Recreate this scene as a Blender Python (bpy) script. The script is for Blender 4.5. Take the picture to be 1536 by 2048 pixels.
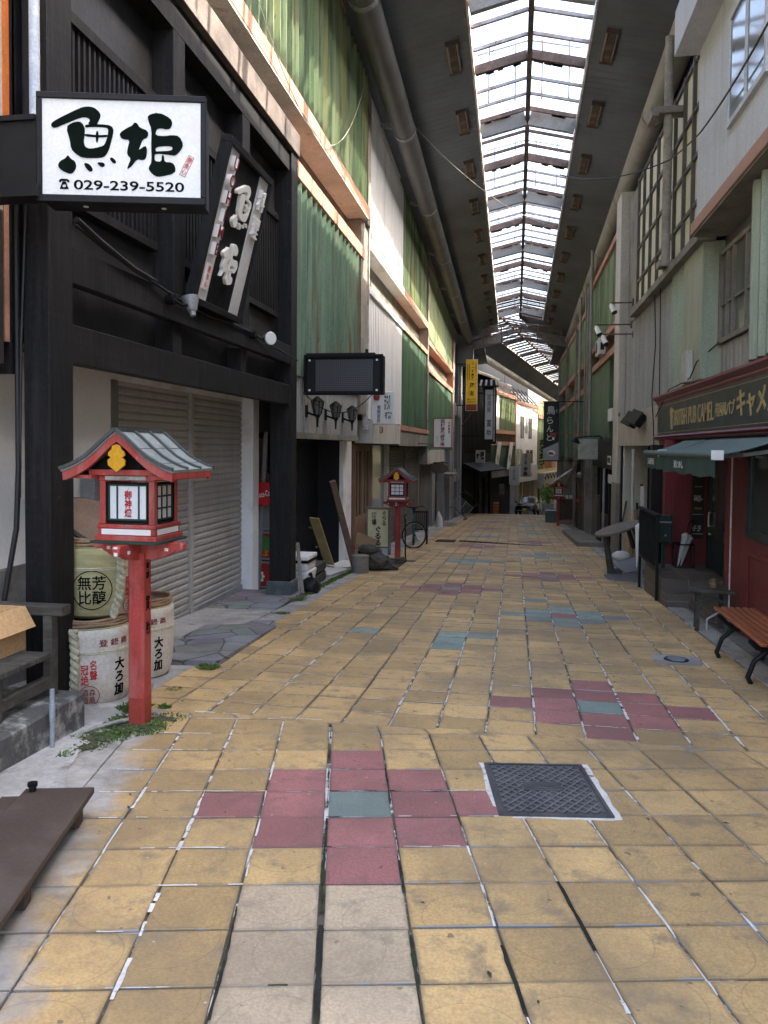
import bpy, math, random
from mathutils import Vector, Matrix
from mathutils.geometry import tessellate_polygon
for o in list(bpy.data.objects): bpy.data.objects.remove(o)
S = bpy.context.scene
COL = S.collection
R = math.radians
random.seed(7)
# ---------------------------------------------------------------- camera, sky, sun, exposure
CAMZ = 1.55
cam = bpy.data.cameras.new("camera")
cam.sensor_fit = 'VERTICAL'; cam.sensor_height = 36.0
cam.lens = 36.0*1560/2048
cam.shift_y = -(1024-948)/2048
cam.clip_start = 0.05; cam.clip_end = 3000
camo = bpy.data.objects.new("camera", cam); COL.objects.link(camo)
camo.matrix_world = Matrix.Translation((0, 0, CAMZ)) @ Matrix.Rotation(R(9.5), 4, 'Z') @ Matrix.Rotation(R(88), 4, 'X') @ Matrix.Rotation(R(0.5), 4, 'Z')
S.camera = camo
SUN = Vector((0.70, 0.10, 0.68)).normalized()
W = bpy.data.worlds.new("World"); S.world = W; W.use_nodes = True
nt = W.node_tree; nt.nodes.clear()
sky = nt.nodes.new('ShaderNodeTexSky'); sky.sky_type = 'NISHITA'; sky.sun_disc = False
sky.sun_elevation = math.asin(SUN.z); sky.sun_rotation = math.atan2(SUN.x, SUN.y)
sky.dust_density = 6.0; sky.ozone_density = 1.0
bgn = nt.nodes.new('ShaderNodeBackground'); bgn.inputs[1].default_value = 0.15
won = nt.nodes.new('ShaderNodeOutputWorld')
nt.links.new(sky.outputs[0], bgn.inputs[0]); nt.links.new(bgn.outputs[0], won.inputs[0])
sl = bpy.data.lights.new("sun", 'SUN'); sl.energy = 2.0; sl.angle = R(0.5); sl.color = (1, .93, .82)
so = bpy.data.objects.new("sun", sl); COL.objects.link(so)
so.rotation_euler = SUN.to_track_quat('Z', 'Y').to_euler(); so.location = (30, -10, 40)
S.view_settings.view_transform = 'Standard'; S.view_settings.look = 'None'
S.view_settings.gamma = 1; S.view_settings.exposure = 3.05
try: S.view_settings.use_curve_mapping = False
except Exception: pass
try:
    S.cycles.max_bounces = 8; S.cycles.diffuse_bounces = 5; S.cycles.use_denoising = True
except Exception: pass

# ---------------------------------------------------------------- materials
def M(name, col, rough=.75, var=.2, scale=2.0, bump=.15, bscale=60, metal=0., dirt=None, dscale=1.5, dthr=.55, dsoft=.12, stretch=(1, 1, 1), fine=.12, spec=.4, layers=()):
    m = bpy.data.materials.new(name); m.use_nodes = True
    n = m.node_tree; N = n.nodes; L = n.links
    b = N['Principled BSDF']
    b.inputs['Roughness'].default_value = rough; b.inputs['Metallic'].default_value = metal
    try: b.inputs['Specular IOR Level'].default_value = spec
    except Exception: pass
    tc = N.new('ShaderNodeTexCoord'); mp = N.new('ShaderNodeMapping')
    mp.inputs['Scale'].default_value = stretch
    L.new(tc.outputs['Object'], mp.inputs['Vector'])
    def noise(sc, det=5, vec=mp.outputs[0], rg=.6):
        t = N.new('ShaderNodeTexNoise'); t.inputs['Scale'].default_value = sc; t.inputs['Detail'].default_value = det
        t.inputs['Roughness'].default_value = rg
        L.new(vec, t.inputs['Vector']); return t.outputs['Fac']
    def ramp(src, a, c0, c1, b_):
        r = N.new('ShaderNodeValToRGB'); r.color_ramp.elements[0].position = a; r.color_ramp.elements[1].position = b_
        r.color_ramp.elements[0].color = c0; r.color_ramp.elements[1].color = c1
        L.new(src, r.inputs[0]); return r.outputs[0]
    def mix(f, a, c, typ='MIX'):
        x = N.new('ShaderNodeMixRGB'); x.blend_type = typ
        for s, v in ((0, f), (1, a), (2, c)):
            if hasattr(v, 'links') or isinstance(v, bpy.types.NodeSocket): L.new(v, x.inputs[s])
            elif isinstance(v, (int, float)): x.inputs[s].default_value = v
            else: x.inputs[s].default_value = (*v[:3], 1)
        return x.outputs[0]
    c = col
    lo = tuple(max(0, v*(1-var)) for v in c); hi = tuple(min(1, v*(1+var)) for v in c)
    out = ramp(noise(scale), .3, (*lo, 1), (*hi, 1), .7)
    if fine: out = mix(fine, out, ramp(noise(bscale, 2), .35, (0, 0, 0, 1), (1, 1, 1, 1), .65), 'OVERLAY')
    if dirt:
        out = mix(ramp(noise(dscale, 7, rg=.68), dthr-dsoft, (0, 0, 0, 1), (1, 1, 1, 1), dthr+dsoft), out, dirt)
    for lc, lsc, lth, lso, lst, lam in layers:
        m2 = N.new('ShaderNodeMapping'); m2.inputs['Scale'].default_value = lst; m2.inputs['Location'].default_value = (lsc*3.1, lth*7, lsc)
        L.new(tc.outputs['Object'], m2.inputs['Vector'])
        out = mix(ramp(noise(lsc, 6, m2.outputs[0], .62), lth-lso, (0, 0, 0, 1), (lam, lam, lam, 1), lth+lso), out, lc)
    L.new(out, b.inputs['Base Color'])
    if bump:
        bp = N.new('ShaderNodeBump'); bp.inputs['Strength'].default_value = bump; bp.inputs['Distance'].default_value = .01
        L.new(noise(bscale, 4), bp.inputs['Height']); L.new(bp.outputs[0], b.inputs['Normal'])
    rr = N.new('ShaderNodeMapRange'); rr.inputs[3].default_value = max(.05, rough-.12); rr.inputs[4].default_value = min(1, rough+.12)
    L.new(noise(scale*3), rr.inputs[0]); L.new(rr.outputs[0], b.inputs['Roughness'])
    m['_h'] = 1
    return m

def tile_mat(name, col, dcol):
    m = bpy.data.materials.new(name); m.use_nodes = True
    n = m.node_tree; N = n.nodes; L = n.links; b = N['Principled BSDF']
    b.inputs['Roughness'].default_value = .62
    at = N.new('ShaderNodeAttribute'); at.attribute_name = 'rnd'
    tc = N.new('ShaderNodeTexCoord'); uv = N.new('ShaderNodeUVMap')
    def noise(sc, det=6, rg=.65):
        t = N.new('ShaderNodeTexNoise'); t.inputs['Scale'].default_value = sc; t.inputs['Detail'].default_value = det; t.inputs['Roughness'].default_value = rg
        L.new(tc.outputs['Object'], t.inputs['Vector']); return t.outputs['Fac']
    def ramp(src, a, c0, c1, b_):
        r = N.new('ShaderNodeValToRGB'); r.color_ramp.elements[0].position = a; r.color_ramp.elements[1].position = b_
        r.color_ramp.elements[0].color = (*c0, 1); r.color_ramp.elements[1].color = (*c1, 1); L.new(src, r.inputs[0]); return r.outputs[0]
    def mix(f, a, c, t='MIX'):
        x = N.new('ShaderNodeMixRGB'); x.blend_type = t
        for s, v in ((0, f), (1, a), (2, c)):
            if isinstance(v, bpy.types.NodeSocket): L.new(v, x.inputs[s])
            elif isinstance(v, (int, float)): x.inputs[s].default_value = v
            else: x.inputs[s].default_value = (*v, 1)
        return x.outputs[0]
    def math_(op, a, b_=0.):
        x = N.new('ShaderNodeMath'); x.operation = op
        for s, v in ((0, a), (1, b_)):
            if isinstance(v, bpy.types.NodeSocket): L.new(v, x.inputs[s])
            else: x.inputs[s].default_value = v
        return x.outputs[0]
    base = ramp(at.outputs['Fac'], 0, tuple(v*.74 for v in col), tuple(min(1, v*1.14) for v in col), 1)
    base = mix(.18, base, ramp(noise(90, 3), .35, (0, 0, 0), (1, 1, 1), .65), 'OVERLAY')
    base = mix(ramp(noise(1.1, 5), .42, (0, 0, 0), (.55, .55, .55), .62), base, tuple(v*.62 for v in dcol))
    base = mix(ramp(noise(6.5, 8, .7), .53, (0, 0, 0), (.85, .85, .85), .67), base, tuple(v*.85 for v in dcol))
    base = mix(ramp(noise(2.3, 9, .75), .54, (0, 0, 0), (.34, .34, .34), .66), base, tuple(v*.85 for v in dcol))
    base = mix(ramp(noise(17, 2, .5), .72, (0, 0, 0), (.75, .75, .75), .74), base, tuple(v*.45 for v in dcol))
    base = mix(ramp(noise(38, 1, .5), .80, (0, 0, 0), (.8, .8, .8), .81), base, (.6, .55, .45))
    sep0 = N.new('ShaderNodeSeparateXYZ'); L.new(uv.outputs[0], sep0.inputs[0])
    eu = math_('ABSOLUTE', math_('SUBTRACT', sep0.outputs[0], .5)); ev = math_('ABSOLUTE', math_('SUBTRACT', sep0.outputs[1], .5))
    ed = math_('ADD', math_('MAXIMUM', eu, ev), math_('MULTIPLY', math_('SUBTRACT', noise(9, 6, .7), .5), .22))
    base = mix(math_('MULTIPLY', ramp(ed, .455, (0, 0, 0), (1, 1, 1), .50), .55), base, tuple(v*.7 for v in dcol))
    cr = math_('ADD', math_('MULTIPLY', eu, ev), math_('MULTIPLY', math_('SUBTRACT', noise(5, 4, .6), .5), .35))
    base = mix(ramp(cr, .262, (0, 0, 0), (.9, .9, .9), .275), base, (.30, .29, .27))
    # cement smeared over the tiles along the near left edge of the street
    sw = N.new('ShaderNodeSeparateXYZ'); L.new(tc.outputs['Object'], sw.inputs[0])
    sd = math_('ADD', math_('ADD', sw.outputs[0], 1.36), math_('MULTIPLY', math_('SUBTRACT', sw.outputs[1], 1.5), .32))
    sd = math_('ADD', sd, math_('MULTIPLY', math_('SUBTRACT', noise(3.2, 6, .62), .5), -.62))
    smear = math_('MULTIPLY', ramp(sd, .02, (1, 1, 1), (0, 0, 0), .17), math_('LESS_THAN', sw.outputs[1], 4.9))
    base = mix(math_('MULTIPLY', smear, .93), base, ramp(noise(7, 6, .7), .35, (.26, .25, .23), (.50, .485, .46), .65))
    # the pressed circle of the paving slab, cut off-centre
    sep = N.new('ShaderNodeSeparateXYZ'); L.new(uv.outputs[0], sep.inputs[0])
    ox = math_('MULTIPLY', math_('SINE', math_('MULTIPLY', at.outputs['Fac'], 91.7)), .36)
    oy = math_('MULTIPLY', math_('SINE', math_('MULTIPLY', at.outputs['Fac'], 57.3)), .36)
    dx = math_('SUBTRACT', math_('SUBTRACT', sep.outputs[0], .5), ox); dy = math_('SUBTRACT', math_('SUBTRACT', sep.outputs[1], .5), oy)
    d = math_('SQRT', math_('ADD', math_('MULTIPLY', dx, dx), math_('MULTIPLY', dy, dy)))
    ring = math_('LESS_THAN', math_('ABSOLUTE', math_('SUBTRACT', d, .56)), .008)
    base = mix(math_('MULTIPLY', ring, .26), base, tuple(v*.4 for v in dcol))
    L.new(base, b.inputs['Base Color'])
    bp = N.new('ShaderNodeBump'); bp.inputs['Strength'].default_value = .22; bp.inputs['Distance'].default_value = .01
    L.new(noise(130, 4), bp.inputs['Height']); L.new(bp.outputs[0], b.inputs['Normal'])
    return m

def emis(name, col, s):
    m = bpy.data.materials.new(name); m.use_nodes = True; b = m.node_tree.nodes['Principled BSDF']
    b.inputs['Base Color'].default_value = (*col, 1); b.inputs['Emission Color'].default_value = (*col, 1); b.inputs['Emission Strength'].default_value = s
    return m
def glass(name, col=(.05, .06, .06)):
    m = bpy.data.materials.new(name); m.use_nodes = True; b = m.node_tree.nodes['Principled BSDF']
    b.inputs['Base Color'].default_value = (*col, 1); b.inputs['Roughness'].default_value = .08
    return m
def crazy(name, col, line, sc, w=.03):
    m = M(name, col, .7, .25, 2.5, .3, 50)
    n = m.node_tree; N = n.nodes; L = n.links; b = N['Principled BSDF']
    src = b.inputs['Base Color'].links[0].from_socket
    tc = N.new('ShaderNodeTexCoord'); v = N.new('ShaderNodeTexVoronoi'); v.feature = 'DISTANCE_TO_EDGE'; v.inputs['Scale'].default_value = sc
    L.new(tc.outputs['Object'], v.inputs['Vector'])
    lt = N.new('ShaderNodeMath'); lt.operation = 'LESS_THAN'; lt.inputs[1].default_value = w; L.new(v.outputs['Distance'], lt.inputs[0])
    x = N.new('ShaderNodeMixRGB'); L.new(lt.outputs[0], x.inputs[0]); L.new(src, x.inputs[1]); x.inputs[2].default_value = (*line, 1)
    v2 = N.new('ShaderNodeTexVoronoi'); v2.inputs['Scale'].default_value = sc; L.new(tc.outputs['Object'], v2.inputs['Vector'])
    y = N.new('ShaderNodeMixRGB'); y.blend_type = 'OVERLAY'; y.inputs[0].default_value = .25; L.new(x.outputs[0], y.inputs[1]); L.new(v2.outputs['Color'], y.inputs[2])
    h = N.new('ShaderNodeHueSaturation'); h.inputs['Saturation'].default_value = .55; L.new(y.outputs[0], h.inputs['Color'])
    L.new(h.outputs[0], b.inputs['Base Color'])
    return m
def gridmat(name, base, line, sx, sz, w=.12, off=0):
    m = M(name, base, .5, .2, 3, .05, 60)
    n = m.node_tree; N = n.nodes; L = n.links; b = N['Principled BSDF']; src = b.inputs['Base Color'].links[0].from_socket
    tc = N.new('ShaderNodeTexCoord'); br = N.new('ShaderNodeTexBrick'); br.offset = off
    mp = N.new('ShaderNodeMapping'); mp.inputs['Rotation'].default_value = (R(90), 0, 0); L.new(tc.outputs['Object'], mp.inputs[0]); L.new(mp.outputs[0], br.inputs['Vector'])
    br.inputs['Scale'].default_value = 1; br.inputs['Brick Width'].default_value = sx; br.inputs['Row Height'].default_value = sz; br.inputs['Mortar Size'].default_value = w
    x = N.new('ShaderNodeMixRGB'); L.new(br.outputs['Fac'], x.inputs[0]); L.new(src, x.inputs[1]); x.inputs[2].default_value = (*line, 1); L.new(x.outputs[0], b.inputs['Base Color'])
    return m

DIRT = (.10, .085, .06)
m_yel = tile_mat('yellow tile', (.60, .40, .175), (.30, .23, .145))
m_redt = tile_mat('red tile', (.40, .165, .155), (.25, .135, .12))
m_teal = tile_mat('teal tile', (.29, .37, .335), (.20, .235, .21))
m_beige = tile_mat('beige tile', (.54, .425, .285), (.38, .30, .21))
m_joint = M('joint filler', (.10, .085, .065), .95, .5, 4, .4, 50, dirt=(.72, .70, .66), dscale=2.2, dthr=.52, dsoft=.03)
m_whitep = M('white grout', (.72, .70, .66), .9, .15, 6, .5, 60, dirt=(.2, .18, .15), dscale=14, dthr=.6, dsoft=.05)
m_conc = M('concrete', (.36, .35, .33), .9, .2, 1.3, .35, 45, layers=(((.20, .19, .175), 1.8, .56, .10, (1, 1, 1), .8), ((.12, .115, .10), 6, .64, .05, (1, 1, 1), .8), ((.46, .45, .43), 3.2, .62, .06, (1, 1, 1), .6)))
m_concl = M('light concrete', (.45, .435, .41), .9, .16, 1.6, .45, 40, layers=(((.27, .26, .24), 1.9, .55, .10, (1, 1, 1), .8), ((.15, .14, .125), 7, .63, .05, (1, 1, 1), .7), ((.60, .59, .57), 3.4, .60, .07, (1, 1, 1), .7)))
m_concd = M('dark concrete', (.21, .205, .20), .9, .25, 1.4, .35, 40, dirt=(.07, .07, .065), dscale=1.6, dthr=.55)
m_slate = crazy('slate crazy paving', (.185, .185, .195), (.07, .07, .065), 2.6, .022)
m_blackw = M('black stained timber', (.0095, .009, .0096), .62, .35, 3, .3, 70, spec=.22, stretch=(1, 1, .25), layers=(((.024, .022, .022), 3.0, .56, .10, (7, 7, .5), .7), ((.021, .020, .019), 3.0, .58, .08, (7, .5, 7), .6), ((.085, .078, .072), 9, .71, .03, (1, 1, 1), .7)))
m_blackp = M('black plaster', (.015, .0145, .016), .5, .3, 1.5, .3, 35, dirt=(.05, .047, .046), dscale=1.1, dthr=.58)
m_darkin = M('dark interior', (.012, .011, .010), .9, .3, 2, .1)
m_whitew = M('white plaster', (.80, .80, .80), .85, .06, 1.2, .25, 40, dirt=(.45, .43, .40), dscale=1.3, dthr=.64)
m_shut = M('grey roller shutter', (.42, .405, .385), .5, .10, 1.0, .08, 60, metal=.1, layers=(((.28, .22, .17), 1.4, .62, .07, (1, 1, .8), .7), ((.36, .33, .30), 2.2, .56, .1, (3, 3, .4), .6)))
m_shutd = M('brown roller shutter', (.10, .085, .07), .5, .2, 1.0, .08, 60, dirt=(.05, .04, .035), dscale=1.4, dthr=.56, metal=.15)
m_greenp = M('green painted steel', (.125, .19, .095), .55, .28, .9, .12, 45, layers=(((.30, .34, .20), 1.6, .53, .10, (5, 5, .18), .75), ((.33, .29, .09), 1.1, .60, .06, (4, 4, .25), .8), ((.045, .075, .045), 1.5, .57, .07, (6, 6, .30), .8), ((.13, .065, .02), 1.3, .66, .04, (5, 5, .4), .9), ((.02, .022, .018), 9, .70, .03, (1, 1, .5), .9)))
m_greenr = M('rusty green painted steel', (.125, .20, .13), .6, .25, 1.1, .15, 45, layers=(((.24, .30, .21), 1.6, .54, .10, (5, 5, .18), .7), ((.06, .10, .065), 1.5, .58, .07, (6, 6, .3), .8), ((.17, .085, .025), 1.0, .585, .05, (3, 3, .35), .9), ((.02, .022, .018), 10, .70, .03, (1, 1, .5), .9)))
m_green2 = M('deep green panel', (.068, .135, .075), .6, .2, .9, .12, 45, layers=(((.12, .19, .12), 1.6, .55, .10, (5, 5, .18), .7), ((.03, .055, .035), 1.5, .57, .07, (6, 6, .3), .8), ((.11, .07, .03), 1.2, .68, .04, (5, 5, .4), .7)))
m_paleg = M('pale green panel', (.295, .335, .25), .6, .12, .9, .12, 45, layers=(((.38, .38, .27), 1.1, .56, .10, (4, 4, .2), .6), ((.20, .25, .17), 1.4, .58, .07, (6, 6, .25), .7), ((.42, .30, .16), .9, .68, .03, (.4, .4, 3), .5)))
m_pink = M('salmon pink beam', (.43, .235, .165), .75, .08, 1.6, .2, 40, layers=(((.36, .19, .13), 2.0, .60, .07, (1, 1, 1), .5), ((.22, .13, .09), 3.0, .67, .05, (.5, .5, 2), .6)))
m_pinkd = M('dull pink beam', (.42, .215, .15), .75, .14, 1.6, .2, 40, dirt=(.22, .12, .08), dscale=2.2, dthr=.6)
m_cream = M('cream render', (.45, .43, .385), .85, .10, 1.2, .2, 35, layers=(((.30, .27, .22), 1.3, .60, .08, (1, 1, .5), .7), ((.20, .175, .14), 2.5, .66, .05, (2, 2, .3), .6)))
m_cem = M('cement render', (.22, .20, .17), .9, .2, 1.2, .3, 35, dirt=(.12, .11, .09), dscale=1.5, dthr=.58)
m_grib = M('grey ribbed cladding', (.33, .325, .30), .7, .10, .9, .15, 45, layers=(((.23, .22, .20), 1.6, .55, .10, (5, 5, .14), .7), ((.16, .14, .11), 1.3, .66, .05, (6, 6, .2), .6)))
m_wrib = M('white ribbed cladding', (.68, .68, .68), .6, .05, 1, .1, 45, layers=(((.50, .49, .47), 1.6, .57, .09, (5, 5, .15), .6), ((.36, .33, .29), 1.3, .67, .05, (6, 6, .2), .6)))
m_bwall = M('pale blue grey cladding', (.52, .53, .56), .75, .05, 1, .12, 45, layers=(((.42, .42, .43), 1.6, .57, .09, (5, 5, .14), .6), ((.30, .27, .24), 1.3, .69, .05, (6, 6, .2), .6)))
m_stone = M('grey stone facing', (.25, .25, .255), .7, .14, 2, .2, 40)
m_ceil = M('grey ceiling board', (.105, .122, .142), .85, .10, .6, .08, 40, layers=(((.072, .080, .090), .7, .57, .10, (1, 1, 1), .7), ((.10, .075, .06), 3, .69, .04, (1, 1, 1), .6)))
m_girder = M('grey painted girder', (.19, .20, .205), .6, .15, 1, .15, 40, dirt=(.13, .09, .07), dscale=2, dthr=.66)
m_rust = M('rusted brown steel', (.070, .050, .044), .85, .35, 3, .4, 45, dirt=(.20, .11, .08), dscale=5, dthr=.62)
m_rustl = M('rusty lamp housing', (.060, .044, .038), .8, .35, 6, .3, 50, dirt=(.15, .10, .07), dscale=6, dthr=.58)
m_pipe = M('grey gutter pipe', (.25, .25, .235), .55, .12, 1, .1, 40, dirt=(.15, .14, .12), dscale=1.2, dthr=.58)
m_edge = M('pale metal edge', (.55, .53, .52), .5, .15, 3, .1, 40, dirt=(.30, .18, .12), dscale=4, dthr=.58)
m_rail = M('grey steel rail', (.26, .26, .28), .6, .2, 3, .1, dirt=(.16, .09, .07), dscale=5, dthr=.58)
m_poly = M('brown corrugated plastic', (.16, .12, .10), .6, .4, 3, .2, 30, dirt=(.26, .22, .19), dscale=5, dthr=.52)
m_ver = M('vermilion lacquer', (.40, .055, .045), .5, .14, 3, .15, 50, layers=(((.44, .15, .13), 3.0, .56, .10, (3, 3, .6), .7), ((.16, .025, .02), 5, .63, .05, (2, 2, .5), .6), ((.62, .42, .38), 22, .70, .02, (1, 1, .6), .8)))
m_verd = M('dark vermilion', (.27, .035, .030), .55, .2, 3, .12, 50)
m_dgreen = M('dark green lacquer', (.012, .05, .035), .45, .2, 4, .08)
m_black = M('black', (.005, .005, .0055), .6, .2, 4, .06, spec=.15)
m_blackm = M('black metal', (.009, .009, .0105), .5, .25, 5, .08, spec=.22)
m_ink = M('black ink', (.004, .008, .006), .9, .2, 4, 0, fine=0, spec=.05)
m_inkr = M('red ink', (.50, .02, .025), .6, .15, 6, 0, fine=0)
m_inkm = M('maroon ink', (.22, .03, .04), .6, .15, 6, 0, fine=0)
m_inkw = M('white ink', (.78, .77, .74), .6, .06, 6, 0, fine=0)
m_copper = M('weathered copper sheet', (.255, .285, .275), .5, .18, 5, .12, 50, layers=(((.15, .155, .15), 5, .57, .08, (1, 1, 1), .7), ((.36, .39, .37), 9, .64, .05, (1, 1, 1), .6)))
m_copd = M('dark copper seam', (.065, .072, .068), .5, .2, 6, .1)
m_gold = M('gilt ornament', (.72, .36, .02), .4, .1, 5, .05, metal=.2)
m_paper = M('white paper pane', (.74, .75, .75), .7, .03, 4, 0)
m_signw = M('white acrylic sign', (.70, .70, .68), .35, .03, 2, .02, dirt=(.66, .62, .52), dscale=2.5, dthr=.68)
m_signg = M('grey white strip', (.58, .57, .57), .6, .08, 4, .05)
m_straw = M('straw matting', (.42, .385, .205), .85, .15, 5, .35, 70, stretch=(1, 1, 5), dirt=(.30, .28, .12), dscale=4, dthr=.6)
m_cloth = M('white barrel cloth', (.62, .585, .52), .85, .10, 3, .3, 60, dirt=(.42, .33, .23), dscale=2.6, dthr=.60)
m_rope = M('pale rope', (.52, .50, .36), .9, .2, 14, .5, 60)
m_bamboo = M('brown hoop', (.27, .175, .105), .75, .3, 8, .3, 50)
m_lid = M('dark barrel lid', (.10, .078, .062), .75, .25, 4, .2, 50)
m_oldw = M('weathered dark wood', (.055, .052, .043), .8, .3, 5, .35, 60, stretch=(1, 4, 4), dirt=(.10, .10, .085), dscale=3, dthr=.6)
m_brownb = M('dark brown painted board', (.068, .048, .038), .7, .16, 2, .25, 60, dirt=(.11, .085, .07), dscale=3, dthr=.62)
m_wood = M('mid brown wood', (.22, .13, .075), .7, .2, 3, .2, 50, stretch=(3, 3, .5))
m_woodp = M('pale plank', (.36, .29, .13), .75, .2, 4, .25, 50)
m_beamw = M('old timber beam', (.19, .12, .085), .8, .3, 4, .35, 50, dirt=(.10, .07, .055), dscale=4, dthr=.55)
m_card = M('cardboard', (.55, .35, .175), .85, .07, 3, .1, 60)
m_cardi = M('cardboard inside', (.42, .27, .14), .85, .07, 3, .1, 60)
m_steel = M('grey steel', (.30, .31, .33), .45, .15, 4, .08, metal=.4)
m_pvc = M('grey plastic pipe', (.29, .32, .35), .5, .1, 4, .05)
m_pvcb = M('pale blue grey downpipe', (.38, .43, .50), .5, .12, 3, .05, dirt=(.70, .70, .72), dscale=7, dthr=.63)
m_cable = M('black cable', (.010, .010, .011), .55, .2, 5, 0)
m_cableg = M('grey cable', (.32, .31, .27), .7, .15, 6, .1)
m_orange = M('orange trim', (.60, .16, .035), .6, .12, 3, .1)
m_styro = M('white foam plastic', (.74, .74, .72), .85, .05, 5, .3, 90)
m_leaf = M('weed leaf', (.085, .155, .028), .7, .35, 8, 0)
m_moss = M('moss strip', (.075, .115, .03), .9, .4, 10, .3)
m_redp = M('pub red paint', (.165, .026, .030), .5, .14, 2, .1, 50, stretch=(2, 2, .3))
m_redpl = M('red moulding', (.18, .045, .055), .45, .12, 2, .08)
m_greendoor = M('dark green door paint', (.018, .038, .036), .4, .2, 3, .08)
m_fascia = M('dark slate green fascia', (.026, .040, .042), .5, .16, 2, .06)
m_awn = M('green awning canvas', (.115, .165, .16), .8, .12, 2, .15, 70)
m_awnd = M('dark green awning valance', (.035, .075, .066), .85, .12, 2, .12, 70)
m_tan = M('tan gilt lettering', (.40, .30, .14), .6, .15, 10, .05)
m_stept = gridmat('brown step tile', (.115, .095, .078), (.22, .20, .175), .42, .30, .006)
m_bench = M('varnished red slat', (.30, .085, .035), .38, .22, 3, .1, 50, stretch=(1, .4, 1))
m_tablew = M('weathered table top', (.155, .125, .10), .7, .25, 3, .25, 50)
m_chk = M('chequer plate', (.15, .16, .18), .5, .15, 5, .6, 25, metal=.5)
m_glass = glass('dark glass'); m_glassl = glass('grey window glass', (.14, .15, .15))
m_chalk = M('chalkboard', (.018, .018, .018), .7, .2, 3, .05)
m_umb = M('clear plastic umbrella', (.55, .56, .55), .35, .1, 6, .05)
m_yell = M('yellow sign', (.85, .55, .03), .5, .06, 3, .02)
m_led = gridmat('dotted lamp panel', (.010, .011, .014), (.055, .056, .06), .028, .028, .008)
m_bikef = M('teal bicycle paint', (.02, .16, .16), .3, .1, 4, 0)
m_rub = M('black rubber', (.012, .012, .012), .8, .2, 8, .1)
m_car = M('black car paint', (.012, .013, .020), .18, .1, 2, 0, fine=0, spec=.7)
m_rock = M('dark driftwood', (.075, .066, .055), .9, .4, 5, .8, 18)
m_colc = M('old concrete column', (.30, .275, .235), .9, .2, 2, .4, 30, dirt=(.17, .15, .12), dscale=3, dthr=.56)
m_gallp = M('cream wall panel', (.56, .545, .40), .8, .10, 1.2, .1, 40, dirt=(.42, .41, .30), dscale=1.2, dthr=.62)
m_banner = M('black banner cloth', (.020, .026, .024), .8, .2, 2, .1)
m_greyb = M('grey banner cloth', (.30, .32, .34), .8, .1, 2, .1)
m_oran = M('orange plastic', (.50, .13, .015), .5, .1, 4, .05)
m_booth = M('brown booth board', (.075, .055, .040), .7, .25, 3, .2)
m_tealbox = M('teal grey plastic box', (.075, .11, .12), .5, .12, 3, .05)
m_leafb = M('bamboo leaf', (.22, .34, .09), .6, .3, 6, 0)
m_yelb = M('cream yellow far wall', (.62, .50, .26), .8, .1, 1, .1)

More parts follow.
